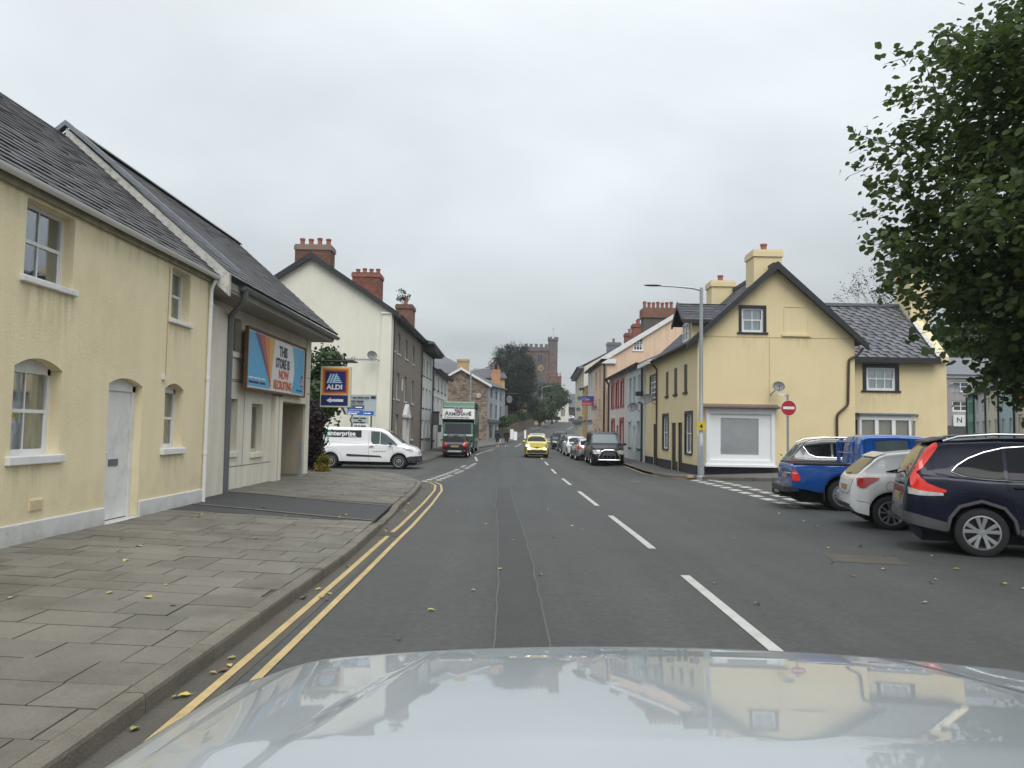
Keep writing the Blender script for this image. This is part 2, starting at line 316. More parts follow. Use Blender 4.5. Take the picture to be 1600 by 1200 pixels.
# ------------------------------------------------------------------ mesh building
class MB:
    def __init__(s):
        s.v = []; s.f = []; s.m = []
    def add(s, vs, fs, m=0):
        o = len(s.v); s.v += [tuple(v) for v in vs]
        for f in fs:
            s.f.append(tuple(o + i for i in f)); s.m.append(m)
    def box(s, a, b, m=0):
        (x0, y0, z0), (x1, y1, z1) = a, b
        s.add([(x0, y0, z0), (x1, y0, z0), (x1, y1, z0), (x0, y1, z0), (x0, y0, z1), (x1, y0, z1), (x1, y1, z1), (x0, y1, z1)],
              [(0, 3, 2, 1), (4, 5, 6, 7), (0, 1, 5, 4), (1, 2, 6, 5), (2, 3, 7, 6), (3, 0, 4, 7)], m)
    def pbox(s, pts8, m=0):
        s.add(pts8, [(0, 3, 2, 1), (4, 5, 6, 7), (0, 1, 5, 4), (1, 2, 6, 5), (2, 3, 7, 6), (3, 0, 4, 7)], m)
    def prism(s, poly, ext, m=0):
        """poly: list of 3D points (planar), ext: extrusion vector"""
        n = len(poly); e = Vector(ext)
        vs = [Vector(p) for p in poly] + [Vector(p) + e for p in poly]
        tri = tessellate_polygon([[Vector(p) for p in poly]])
        o = len(s.v); s.v += [tuple(v) for v in vs]
        for t in tri:
            s.f.append(tuple(o + i for i in t)); s.m.append(m)
            s.f.append(tuple(o + n + i for i in reversed(t))); s.m.append(m)
        for i in range(n):
            j = (i + 1) % n
            s.f.append((o + i, o + j, o + n + j, o + n + i)); s.m.append(m)
    def tube(s, pts, r, seg=6, m=0, cap=True):
        pts = [Vector(p) for p in pts]; n = len(pts)
        rs = r if isinstance(r, (list, tuple)) else [r] * n
        o = len(s.v); prev = None
        for i, p in enumerate(pts):
            d = (pts[min(i + 1, n - 1)] - pts[max(i - 1, 0)]).normalized()
            up = Vector((0, 0, 1)) if abs(d.z) < 0.95 else Vector((1, 0, 0))
            a = d.cross(up).normalized() if prev is None else (prev - d * prev.dot(d)).normalized()
            prev = a; b = d.cross(a)
            for k in range(seg):
                t = 2 * PI * k / seg
                s.v.append(tuple(p + (a * math.cos(t) + b * math.sin(t)) * rs[i]))
        for i in range(n - 1):
            for k in range(seg):
                k2 = (k + 1) % seg
                s.f.append((o + i * seg + k, o + i * seg + k2, o + (i + 1) * seg + k2, o + (i + 1) * seg + k)); s.m.append(m)
        if cap:
            s.f.append(tuple(o + k for k in reversed(range(seg)))); s.m.append(m)
            s.f.append(tuple(o + (n - 1) * seg + k for k in range(seg))); s.m.append(m)
    def lathe(s, prof, c=(0, 0, 0), ax='Z', seg=24, m=0, closed=False):
        """prof: (r, h) pairs revolved round axis ax through c"""
        o = len(s.v); n = len(prof)
        for r, h in prof:
            for k in range(seg):
                t = 2 * PI * k / seg; a, b = r * math.cos(t), r * math.sin(t)
                p = {'Z': (a, b, h), 'Y': (a, h, b), 'X': (h, a, b)}[ax]
                s.v.append((p[0] + c[0], p[1] + c[1], p[2] + c[2]))
        for i in range(n - 1):
            for k in range(seg):
                k2 = (k + 1) % seg
                s.f.append((o + i * seg + k, o + i * seg + k2, o + (i + 1) * seg + k2, o + (i + 1) * seg + k)); s.m.append(m)
        if not closed:
            if prof[0][0] > 1e-6: s.f.append(tuple(o + k for k in range(seg))); s.m.append(m)
            if prof[-1][0] > 1e-6: s.f.append(tuple(o + (n - 1) * seg + k for k in range(seg))); s.m.append(m)
    def grid(s, P, m=0):
        """P[i][j] points"""
        o = len(s.v); a, b = len(P), len(P[0])
        for r in P:
            s.v += [tuple(p) for p in r]
        for i in range(a - 1):
            for j in range(b - 1):
                s.f.append((o + i * b + j, o + i * b + j + 1, o + (i + 1) * b + j + 1, o + (i + 1) * b + j)); s.m.append(m)
    def mesh(s, name, mats, smooth=False, angle=35, recalc=True):
        me = bpy.data.meshes.new(name)
        me.from_pydata(s.v, [], s.f)
        ms = mats if isinstance(mats, (list, tuple)) else [mats]
        for x in ms: me.materials.append(x)
        if len(ms) > 1:
            me.polygons.foreach_set('material_index', s.m)
        if recalc and len(s.f) < 60000:
            bm = bmesh.new(); bm.from_mesh(me); bmesh.ops.recalc_face_normals(bm, faces=bm.faces[:]); bm.to_mesh(me); bm.free()
        if smooth:
            me.polygons.foreach_set('use_smooth', [True] * len(me.polygons))
            me.set_sharp_from_angle(angle=math.radians(angle))
        me.update()
        return me
    def build(s, name, mats, parent=None, smooth=False, angle=35, recalc=True, **props):
        o = bpy.data.objects.new(name, s.mesh(name, mats, smooth, angle, recalc))
        COL.objects.link(o)
        attach(o, parent)
        for k, v in props.items(): o[k] = v
        return o

def attach(o, parent):
    if parent is not None:
        o.parent = parent
        if parent.get('_base'):
            o.matrix_parent_inverse = parent.matrix_basis.inverted()
    return o
def thing(name, label, cat, loc=(0, 0, 0), rz=0.0, group=None, world_children=True):
    o = bpy.data.objects.new(name, None); COL.objects.link(o)
    o.location = loc; o.rotation_euler = (0, 0, rz)
    o.matrix_basis = Matrix.Translation(loc) @ Matrix.Rotation(rz, 4, 'Z')
    o['label'] = label; o['category'] = cat
    if group: o['group'] = group
    if world_children: o['_base'] = 1
    o.empty_display_size = 0.3
    return o
def tag(o, label, cat, group=None):
    o['label'] = label; o['category'] = cat
    if group: o['group'] = group
    return o
def copy_tree(o, parent=None):
    c = o.copy(); COL.objects.link(c); c.parent = parent
    for ch in o.children: copy_tree(ch, c)
    return c
def bevel(o, w=0.01, seg=2):
    md = o.modifiers.new('bevel', 'BEVEL'); md.width = w; md.segments = seg; md.limit_method = 'ANGLE'
    return o

class Fr:
    """vertical facade frame: origin on the ground plan, u runs along the wall, n points out of it"""
    def __init__(s, A, B, flip=False):
        s.o = Vector((A[0], A[1], 0)); d = Vector((B[0] - A[0], B[1] - A[1], 0)); s.L = d.length
        s.u = d.normalized(); s.n = Vector((s.u.y, -s.u.x, 0)) * (-1 if flip else 1)
    def p(s, u, v, d=0.0):
        return s.o + s.u * u + s.n * d + Vector((0, 0, v))
    def box(s, mb, u0, u1, v0, v1, d0, d1, m=0):
        mb.pbox([s.p(u0, v0, d0), s.p(u1, v0, d0), s.p(u1, v0, d1), s.p(u0, v0, d1), s.p(u0, v1, d0), s.p(u1, v1, d0), s.p(u1, v1, d1), s.p(u0, v1, d1)], m)

def hole_pts(h):
    u0, u1, v0, v1 = h[:4]; arch = h[4] if len(h) > 4 else 0
    if not arch: return [(u0, v0), (u1, v0), (u1, v1), (u0, v1)]
    pts = [(u0, v0), (u1, v0)]
    for k in range(9):
        t = k / 8; pts.append((u1 + (u0 - u1) * t, v1 + arch * (1 - (2 * t - 1) ** 2)))
    return pts
def wall(parent, fr, outline, holes=(), m=None, reveal=0.14, name='wall', room=True, depth=0.22, room_d=0.7, revm=None, **props):
    """a rendered wall with real openings: front sheet, reveals, and a dark room box behind each opening"""
    mb = MB()
    loops = [outline] + [hole_pts(h) for h in holes]
    flat = [p for l in loops for p in l]
    tri = tessellate_polygon([[Vector((a, b, 0)) for a, b in l] for l in loops])
    mb.add([fr.p(a, b) for a, b in flat], tri, 0)
    for l in loops[1:]:
        n = len(l)
        for i in range(n):
            a, b = l[i], l[(i + 1) % n]
            mb.add([fr.p(*a), fr.p(*b), fr.p(*b, -reveal - 0.02), fr.p(*a, -reveal - 0.02)], [(0, 1, 2, 3)], 2 if revm else 0)
            if room:
                mb.add([fr.p(*a, -reveal - 0.02), fr.p(*b, -reveal - 0.02), fr.p(*b, -room_d), fr.p(*a, -room_d)], [(0, 1, 2, 3)], 1)
        if room:
            t2 = tessellate_polygon([[Vector((a, b, 0)) for a, b in l]])
            mb.add([fr.p(a, b, -room_d) for a, b in l], t2, 1)
    l = loops[0]; n = len(l)
    for i in range(n):
        a, b = l[i], l[(i + 1) % n]
        dd = Vector((b[0] - a[0], b[1] - a[1])); q_ = Vector((-dd.y, dd.x)).normalized() * .006   # lean inwards so flush walls never share a plane
        mb.add([fr.p(*a), fr.p(*b), fr.p(b[0] + q_.x, b[1] + q_.y, -depth), fr.p(a[0] + q_.x, a[1] + q_.y, -depth)], [(0, 1, 2, 3)], 0)
    return mb.build(name, [m, M['dark_room'], revm or m], parent, recalc=False, **props)

def window(parent, fr, h, nx=2, ny=2, m=None, fw=0.05, recess=0.12, sill=None, sillw=0.05, surround=None, curtain=None, near=False,
           pane=None, bar=0.022, sash=True, sill_h=0.07, sur_w=0.1, label=None, sur_d=0.025):
    u0, u1, v0, v1 = h[:4]; arch = h[4] if len(h) > 4 else 0
    m = m or M['upvc']
    mb = MB(); d0 = -recess
    fr.box(mb, u0, u0 + fw, v0, v1 + arch * 0.15, d0 - 0.05, d0)
    fr.box(mb, u1 - fw, u1 + .02 * (arch > 0), v0, v1 + arch * 0.5, d0 - 0.05, d0)
    fr.box(mb, u0 + fw, u1 - fw, v0, v0 + fw * 1.3, d0 - 0.05, d0)
    if arch:
        pts = hole_pts(h)[2:]
        poly = [fr.p(a, b, d0) for a, b in pts] + [fr.p(u0, v1 - fw, d0), fr.p(u1, v1 - fw, d0)]
        mb.prism(poly, -fr.n * 0.05)
    else:
        fr.box(mb, u0 + fw, u1 - fw, v1 - fw, v1, d0 - 0.05, d0)
    a0, a1, b0, b1 = u0 + fw, u1 - fw, v0 + fw * 1.3, v1 - fw
    vm = (b0 + b1) / 2
    if sash:
        fr.box(mb, a0, a1, vm - 0.022, vm + 0.022, d0 - 0.045, d0 - 0.008)
        fr.box(mb, a0, a0 + bar, b0, vm - 0.022, d0 - 0.045, d0 - 0.015); fr.box(mb, a1 - bar, a1, b0, vm - 0.022, d0 - 0.045, d0 - 0.015)
    for i in range(1, nx):
        c = a0 + (a1 - a0) * i / nx
        fr.box(mb, c - bar / 2, c + bar / 2, b0, b1, d0 - 0.04, d0 - 0.012)
    for j in range(1, ny):
        c = b0 + (b1 - b0) * j / ny
        if sash and abs(c - vm) < 0.02: continue
        fr.box(mb, a0, a1, c - bar / 2, c + bar / 2, d0 - 0.038, d0 - 0.014)
    w = mb.build('window', m, parent)
    if label: w['label'] = label
    pm = pane or (M['glass'] if near else M['pane_dark'])
    if near:
        for i in range(nx):
            for j in range(ny):
                pb = MB(); dd = d0 - 0.026
                fr.box(pb, a0 + (a1 - a0) * i / nx + bar * .3, a0 + (a1 - a0) * (i + 1) / nx - bar * .3,
                       b0 + (b1 - b0) * j / ny + bar * .3, b0 + (b1 - b0) * (j + 1) / ny - bar * .3, dd - 0.004, dd)
                pb.build('pane', pm, w)
    else:
        pb = MB(); fr.box(pb, a0 - .01, a1 + .01, b0 - .01, b1 + .01, d0 - 0.032, d0 - 0.026); pb.build('pane', pm, w)
    if sill:
        sb = MB(); fr.box(sb, u0 - sillw, u1 + sillw, v0 - sill_h, v0 + 0.004, -recess, 0.055)
        s_ = sb.build('sill', sill, w); bevel(s_, 0.012)
    if surround:
        sb = MB(); q = sur_w; e = sur_d
        fr.box(sb, u0 - q, u0 + .004, v0, v1, -0.05, e); fr.box(sb, u1 - .004, u1 + q, v0, v1, -0.05, e); fr.box(sb, u0 - q, u1 + q, v1 - .004, v1 + q, -0.05, e)
        if not sill: fr.box(sb, u0 - q, u1 + q, v0 - q, v0 + .004, -0.05, e)
        sb.build('surround', surround, w)
    if curtain:
        cbm = MB(); P = []
        n = 28
        for i in range(n + 1):
            u = a0 + (a1 - a0) * i / n
            dd = d0 - 0.11 - 0.02 * math.sin(i * 2.1) - 0.012 * math.sin(i * 0.9)
            P.append([fr.p(u, b0, dd), fr.p(u, b1, dd)])
        if curtain == 'split':
            cbm.grid(P[:10]); cbm.grid(P[-10:])
            cbm.build('curtain', M['curtain'], w, smooth=True)
        else:
            cbm.grid(P); cbm.build('curtain', M['net'] if curtain == 'net' else M['curtain'], w, smooth=True)
    return w

def door(parent, fr, h, m, recess=0.1, frame=None, fw=0.06, panel=True, label=None):
    u0, u1, v0, v1 = h[:4]; arch = h[4] if len(h) > 4 else 0
    mb = MB()
    fr.box(mb, u0 + fw + .005, u1 - fw - .005, v0 + .02, v1 - fw, -recess - 0.045, -recess - 0.005)
    if panel:
        for (a, b) in ((0.1, 0.42), (0.5, 0.92)):
            hh = v1 - v0 - fw
            fr.box(mb, u0 + fw + .1, u1 - fw - .1, v0 + hh * a, v0 + hh * b, -recess - 0.006, -recess + 0.006)
    d = mb.build('door', m, parent)
    if label: d['label'] = label
    fb = MB()
    fr.box(fb, u0, u0 + fw, v0, v1, -recess - 0.06, -recess + 0.02); fr.box(fb, u1 - fw, u1, v0, v1, -recess - 0.06, -recess + 0.02)
    if arch:
        pts = hole_pts(h)[2:]
        fb.prism([fr.p(a, b, -recess + .02) for a, b in pts] + [fr.p(u0, v1 - fw, -recess + .02), fr.p(u1, v1 - fw, -recess + .02)], -fr.n * 0.08)
    else:
        fr.box(fb, u0 + fw, u1 - fw, v1 - fw, v1, -recess - 0.06, -recess + 0.02)
    if arch: fr.box(fb, u1 - .02, u1 + .02, v0, v1 + arch * .5, -recess - 0.06, -recess + 0.018)
    fb.build('door_frame', frame or m, d)
    hb = MB(); c = fr.p(u0 + fw + .07, v0 + 1.0, -recess + .02)
    hb.tube([c, c + fr.u * 0.1], 0.012, 6); hb.build('handle', M['chrome'], d)
    return d

def sheet_uv(p0, along, up, L, S):
    return lambda a, b, h=0: p0 + along * a + up * b + (along.cross(up)) * h

def roof_plane(parent, p0, p1, q0, q1, mslate, sw=0.25, sh=0.2, n_ind=0, thick=0.06, name='roof', far=False, existing=None):
    """one roof slope: p0-p1 eave line, q0-q1 top line above it; covered with real overlapping slates"""
    p0, p1, q0, q1 = map(Vector, (p0, p1, q0, q1))
    nrm = (p1 - p0).cross(q0 - p0).normalized()
    if nrm.z < 0: nrm = -nrm
    mb = MB()
    mb.pbox([p0 - nrm * thick, p1 - nrm * thick, q1 - nrm * thick, q0 - nrm * thick, p0, p1, q1, q0])
    roof = mb.build(name, mslate if far else M['underlay'], parent)
    if far: return roof
    S = (q0 - p0).length; rows = max(1, int(S / sh)); items = []
    for r in range(rows):
        t0 = r / rows; a = p0.lerp(q0, t0); b = p1.lerp(q1, t0); L = (b - a).length
        n = max(1, int(L / sw)); d = (b - a).normalized(); upv = ((q0 - p0) / rows)
        for k in range(-1, n + 1):
            s0 = (k + (0.5 if r % 2 else 0)) * L / n; s1 = s0 + L / n
            s0c, s1c = max(0, s0), min(L, s1)
            if s1c - s0c < 0.03: continue
            items.append((a + d * (s0c + 0.004), (s1c - s0c) - 0.008, d, upv))
    camp = Vector((0, 0, 1.65))
    items.sort(key=lambda it: (it[0] - camp).length)
    def slate_vs(w, up_len, lift, jit):
        t = 0.012
        # tail proud, head tucked under the course above
        return [(0, -0.0, lift - .0), (w, -0.0 + jit, lift), (w, up_len * 1.25, 0.0), (0, up_len * 1.25, 0.0),
                (0, 0.0, lift + t), (w, jit, lift + t), (w, up_len * 1.25, t), (0, up_len * 1.25, t)]
    F8 = [(0, 3, 2, 1), (4, 5, 6, 7), (0, 1, 5, 4), (1, 2, 6, 5), (2, 3, 7, 6), (3, 0, 4, 7)]
    ul = (items[0][3]).length
    protos = []
    for k in range(4):
        pm = MB(); pm.add(slate_vs(1.0, ul, 0.013 + 0.002 * k, 0.002 * (k % 3 - 1)), F8); protos.append(pm.mesh('slate', mslate))
    stuff = MB()
    for i, (pos, w, d, upv) in enumerate(items):
        un = upv.normalized(); nn = d.cross(un).normalized()
        if nn.z < 0: nn = -nn
        jit = Vector((0, 0, 0)) + un * random.uniform(-0.008, 0.008)
        rot = random.gauss(0, 0.006)
        M4 = Matrix((( d.x, un.x, nn.x, pos.x), (d.y, un.y, nn.y, pos.y), (d.z, un.z, nn.z, pos.z), (0, 0, 0, 1)))
        M4 = Matrix.Translation(jit) @ M4 @ Matrix.Rotation(rot, 4, 'Z')
        if i < n_ind:
            o = bpy.data.objects.new('slate', protos[i % 4]); COL.objects.link(o)
            o.parent = roof; o.matrix_basis = M4 @ Matrix.Diagonal((w, 1, 1, 1))
        else:
            vs = slate_vs(w, ul, 0.012 + random.uniform(0, 0.014), random.uniform(-.008, .008))
            stuff.add([M4 @ Vector(v) for v in vs], F8)
    if stuff.v:
        stuff.build('slates', mslate, roof, recalc=False, kind='stuff')
    return roof

def chimney(parent, x0, x1, y0, y1, z0, z1, m, pots=2, potm=None, cap=True, capm=None, bricks=True, pot_h=0.35, corbel=0.06):
    mb = MB(); mb.box((x0, y0, z0), (x1, y1, z1 - .25)); c = mb
    mb.box((x0 - corbel, y0 - corbel, z1 - .25), (x1 + corbel, y1 + corbel, z1 - .03))
    mb.box((x0 - corbel * .4, y0 - corbel * .4, z1 - .03), (x1 + corbel * .4, y1 + corbel * .4, z1 + .05))
    ch = mb.build('chimney', m, parent)
    if bricks:
        bb = MB(); bw, bh = 0.225, 0.075
        rows = int((z1 - .25 - z0) / bh)
        for r in range(rows):
            for (ax, lo, hi, fixed, sgn) in (('x', x0, x1, y0, -1), ('y', y0, y1, x1, 1), ('y', y0, y1, x0, -1)):
                k = lo - (bw / 2 if r % 2 else 0)
                while k < hi:
                    a, b = max(lo, k) + .004, min(hi, k + bw) - .006
                    k += bw
                    if b - a < .03: continue
                    zz0, zz1 = z0 + r * bh + .004, z0 + (r + 1) * bh - .006
                    e = .012
                    if ax == 'x': bb.box((a, fixed - e, zz0), (b, fixed - .001, zz1))
                    elif sgn > 0: bb.box((fixed + .001, a, zz0), (fixed + e, b, zz1))
                    else: bb.box((fixed - e, a, zz0), (fixed - .001, b, zz1))
        bb.build('bricks', m, ch, recalc=False, kind='stuff')
    n = pots
    for k in range(n):
        if (x1 - x0) >= (y1 - y0): cx, cy = x0 + (x1 - x0) * (k + .5) / n, (y0 + y1) / 2
        else: cx, cy = (x0 + x1) / 2, y0 + (y1 - y0) * (k + .5) / n
        hh = pot_h * random.uniform(.9, 1.15)
        pb = MB(); pb.lathe([(.15, 0), (.135, .05), (.12, hh * .75), (.15, hh * .8), (.15, hh), (.10, hh), (.09, hh * .6)], (cx, cy, z1 + .04), seg=12)
        pb.build('chimney_pot', potm or M['pot'], ch, smooth=True)
    return ch

def gutter(parent, a, b, r, m, up=0.0, joints=0):
    a, b = Vector(a), Vector(b); d = (b - a).normalized(); s = d.cross(Vector((0, 0, 1))).normalized()
    mb = MB(); P = []
    n = 14
    for q in (a, b):
        row = []
        for k in range(9):
            t = PI * k / 8
            row.append(q + s * (math.cos(t) * r) - Vector((0, 0, math.sin(t) * r)))
        for k in range(8, -1, -1):
            t = PI * k / 8
            row.append(q + s * (math.cos(t) * r * .88) - Vector((0, 0, math.sin(t) * r * .88)))
        row.append(row[0]); P.append(row)
    mb.grid(P)
    for q in (a, b):
        mb.add([q + s * (math.cos(PI * k / 8) * r) - Vector((0, 0, math.sin(PI * k / 8) * r)) for k in range(9)], [tuple(range(9))])
    L = (b - a).length
    k = 0.6
    while joints and k < L:
        c = a + d * k
        mb.tube([c - d * .02 - Vector((0, 0, r * .0)), c + d * .02], r * 1.04, 10)
        k += joints
    return mb.build('gutter', m, parent, smooth=True)

def pipe(parent, pts, r, m, name='downpipe', clips=0.0, seg=10):
    # round the corners a little
    P = [Vector(p) for p in pts]; out = [P[0]]
    for i in range(1, len(P) - 1):
        a, b, c = P[i - 1], P[i], P[i + 1]
        q = min(.12, (a - b).length * .4, (c - b).length * .4)
        s, e = b + (a - b).normalized() * q, b + (c - b).normalized() * q
        for k in range(5):
            t = k / 4; out.append(s * (1 - t) ** 2 + b * 2 * t * (1 - t) + e * t * t)
    out.append(P[-1])
    mb = MB(); mb.tube(out, r, seg)
    if clips:
        a, b = P[-2], P[-1]; L = (b - a).length; k = .3
        while k < L:
            c = a.lerp(b, k / L); mb.tube([c + Vector((0, 0, .03)), c - Vector((0, 0, .03))], r * 1.25, seg); k += clips
    return mb.build(name, m, parent, smooth=True)

def text(s, size, m, parent, mw, name='lettering', bold=0.0, ext=0.002, sx=1.0, align='LEFT', shear=0.0, space=1.0, **pr):
    """flat lettering; mw: world matrix with x along the line, y up, z out of the surface"""
    cu = bpy.data.curves.new(name, 'FONT'); cu.body = s; cu.size = size; cu.extrude = ext; cu.offset = bold; cu.align_x = align
    cu.shear = shear; cu.space_character = space; cu.resolution_u = 3
    tmp = bpy.data.objects.new('t', cu); COL.objects.link(tmp)
    dg = bpy.context.evaluated_depsgraph_get(); me = bpy.data.meshes.new_from_object(tmp.evaluated_get(dg))
    bpy.data.objects.remove(tmp); bpy.data.curves.remove(cu)
    me.transform(Matrix.Diagonal((sx, 1, 1, 1)))
    me.transform(mw)
    me.materials.clear(); me.materials.append(m)
    o = bpy.data.objects.new(name, me); COL.objects.link(o); attach(o, parent)
    for k, v in pr.items(): o[k] = v
    return o
def fmat(fr, u, v, d=0.0, flip=False):
    """matrix for lettering on a facade frame, reading along +u (or -u when flip)"""
    u_ = -fr.u if flip else fr.u
    p = fr.p(u, v, d)
    return Matrix(((u_.x, 0, fr.n.x, p.x), (u_.y, 0, fr.n.y, p.y), (u_.z, 1, fr.n.z, p.z), (0, 0, 0, 1)))

# ------------------------------------------------------------------ ground
def ss(a, b, x):
    t = min(1, max(0, (x - a) / (b - a))); return t * t * (3 - 2 * t)
KN = [(-50, 0), (0, 0), (12, -.03), (24, -.17), (36, -.3), (48, -.22), (65, -.12), (85, 0), (100, .3), (125, 1.2), (150, 2.4), (180, 3.6), (230, 5), (300, 8), (900, 30)]
def gz(X, Y):
    z = 0
    for (a, za), (b, zb) in zip(KN, KN[1:]):
        if Y <= b:
            z = za + (zb - za) * max(0, (Y - a)) / (b - a); break
    z *= 1 - ss(2.2, 6, -X) * (1 - ss(25, 31, Y))
    return z + ss(18, 26, Y) * (1 - ss(60, 90, Y)) * .045 * min(25, max(0, X - 5.0))
# ------------------------------------------------------------------ the setting: ground, road, pavements
def sheet(name, xs, ys, zf, m, **pr):
    mb = MB(); mb.grid([[(x, y, zf(x, y)) for x in xs] for y in ys])
    o = mb.build(name, m, None, smooth=True, recalc=False, **pr)
    return o
def lin(a, b, n): return [a + (b - a) * i / n for i in range(n + 1)]
YS = lin(-10, 60, 70) + lin(62, 130, 34) + lin(134, 250, 29)
XS = lin(-44, -8, 12) + lin(-7, 14, 42) + lin(17, 44, 9)
sheet('ground', lin(-900, 900, 60), lin(-300, 1500, 60), lambda x, y: gz(0, y) - 1.0 + (max(0, abs(x) - 250) * .04), M['ground'], kind='structure')
sheet('road', XS, YS, gz, M['asphalt'], kind='structure')

def ribbon(name, pts, w, m, dz=0.004, kind='structure', parent=None, **pr):
    """flat painted strip following the ground; pts are plan points"""
    P = []; dense = []
    for (a, b) in zip(pts, pts[1:]):
        L = math.dist(a, b); n = max(1, int(L / 1.0))
        dense += [(a[0] + (b[0] - a[0]) * i / n, a[1] + (b[1] - a[1]) * i / n) for i in range(n)]
    dense.append(pts[-1])
    for i, p in enumerate(dense):
        a = dense[max(0, i - 1)]; b = dense[min(len(dense) - 1, i + 1)]
        d = Vector((b[0] - a[0], b[1] - a[1], 0)).normalized(); s = Vector((d.y, -d.x, 0))
        l = Vector((p[0], p[1], 0)) - s * w / 2; r = Vector((p[0], p[1], 0)) + s * w / 2
        P.append([(l.x, l.y, gz(l.x, l.y) + dz), (r.x, r.y, gz(r.x, r.y) + dz)])
    mb = MB(); mb.grid(P)
    o = mb.build(name, m, parent, recalc=False)
    if parent is None: o['kind'] = kind
    for k, v in pr.items(): o[k] = v
    return o

# centre line
for a, b in ((2.4, 6.6), (9.14, 11.21), (15.93 - 4.2, 15.93)):
    pass
for a, b in ((3.9, 9.14), (11.21, 15.93), (18.3, 23.3), (26.5, 30.7), (34.9, 38.9), (42.6, 46.6), (50, 54), (57.5, 61.5), (65, 69), (72, 76)):
    xc = 2.07
    ribbon('centre_line', [(xc, a), (xc, b)], 0.11, M['white_line'], 0.006)
for (a, b) in (((4.6, 100), (5.3, 108)), ((6.6, 118), (8.2, 128)), ((10.2, 140), (12.2, 152)), ((14, 163), (16, 175))):
    ribbon('centre_line', [a, b], 0.16, M['white_line'], 0.012)
# double yellow lines following the left kerb
YL = [(-1.86, -2), (-1.85, 6), (-1.86, 9), (-1.90, 13.5), (-2.02, 18), (-2.2, 22.5), (-2.42, 25.0), (-2.75, 26.3), (-3.1, 26.9)]
gut = ribbon('gutter_strip', [(-1.96, -2), (-1.92, 9), (-2.0, 13.5), (-2.2, 18), (-2.4, 22.8), (-2.65, 25.2)], 0.36, M['asphalt_gutter'], 0.004)
ribbon('yellow_line', YL, 0.065, M['yellow_line'], 0.009)
ribbon('yellow_line', [(x + 0.21 if y < 25 else x + .15, y + (0 if y < 25 else .3)) for x, y in YL], 0.065, M['yellow_line'], 0.009)
# repaired trench down the lane
ribbon('repair_strip', [(0.06, 2), (0.12, 6), (0.08, 10), (0.0, 14), (-0.12, 18), (-0.2, 24)], 0.42, M['trench'], 0.004)
for s0 in (-1, 1):
    pts = []
    for k in range(60):
        y = 2 + k * 0.38; c = np.interp(y, [2, 6, 10, 14, 18, 24], [0.06, .12, .08, 0, -.12, -.2])
        pts.append((c + s0 * 0.215 + 0.006 * math.sin(k * 2.3) + random.uniform(-.009, .009), y))
    ribbon('sealed_joint', pts, 0.018, M['seal'], 0.008)
ribbon('repair_strip', [(4.4, 10.7), (5.3, 10.5)], 0.7, M['asphalt_gutter'], 0.004)
# give way marks, left junction
for k in range(15):
    t = k / 15.0
    for dxx in (0, .34):
        a = (-2.65 - .0 + t * .7 - dxx, 26.6 + t * 17); b = (a[0] + .025, a[1] + .62)
        if dxx and (k > 12): continue
        if random.random() < .12: continue
        ribbon('give_way_mark', [a, b], 0.2, M['white_line'], 0.007)
# give way marks, right junction (two rows across the side street mouth)
for k in range(11):
    t = k / 11.0
    for dxx in (0, .62):
        a = (7.0 + dxx, 18.6 + t * 11.2); b = (a[0] - .02, a[1] + .62)
        ribbon('give_way_mark', [a, b], 0.3, M['white_line'], 0.007)
ribbon('white_line', [(8.6, 24.6), (9.8, 24.6)], .12, M['white_line'], .007)
ribbon('yellow_line', [(4.6, 29.6), (5.0, 29.6)], .12, M['yellow_line'], .009)
ribbon('yellow_line', [(6.2, 42), (6.15, 36), (6.3, 33), (6.65, 31), (7.3, 29.3)], .08, M['yellow_line'], .009)
ribbon('edge_line', [(-2.0, 46), (-2.4, 52)], .12, M['white_line'], .007)
ribbon('edge_line', [(-2.5, 55), (-2.2, 61), (-1.6, 68)], .12, M['white_line'], .007)
ribbon('edge_line', [(0.4, 78), (1.2, 90)], .14, M['white_line'], .009)

# left pavement
def zpl(x, y):          # pavement level on the left
    return gz(x, y) + .12 + .11 * min(1, max(0, (-2.2 - x) / 3.8))
KERB = [(-2.10, -3), (-2.07, 3.5), (-2.05, 7), (-2.02, 10), (-2.12, 12.5), (-2.32, 16), (-2.50, 20.2), (-2.75, 24), (-3.1, 25.9), (-3.8, 27.4), (-4.8, 28.6), (-6.4, 29.6), (-9, 30.0), (-14, 30.2)]
def kx(y):
    return float(np.interp(y, [p[1] for p in KERB], [p[0] for p in KERB]))
# base slab under the paving (also the joints)
mb = MB(); P = []
ys = lin(-3, 30.0, 66)
for y in ys:
    k = kx(y) - .13
    P.append([(k + (-9.5 - k) * t / 8, y, zpl(k + (-9.5 - k) * t / 8, y) - .022) for t in range(9)])
mb.grid(P)
pav = mb.build('pavement', M['joint'], None, smooth=True, recalc=False, kind='structure')
def far_kx(y): return kx(y) - .135
slabs = []
def tarmac(y):   # the tarmac crossing sweeps across the pavement
    return None
def lay(y, y_end, limit):
    while y < y_end:
        d = random.choice((.34, .38, .40, .42)); x = -6.4 if y < 16 else -7.6
        if y > 24.4: x = -9.0
        x += random.uniform(-.3, 0)
        while True:
            w = random.choice((.42, .5, .55, .6, .7))
            x1 = min(x + w, far_kx(y + d / 2))
            if x1 - x > .07:
                slabs.append((x, x1, y, min(y + d, y_end)))
            x += w
            if x > far_kx(y + d / 2) - .07: break
        y += d
lay(1.5, 13.0, 0); lay(16.4, 29.5, 0)
NB = 0
stuffS = MB()
slabs.sort(key=lambda s: s[2])
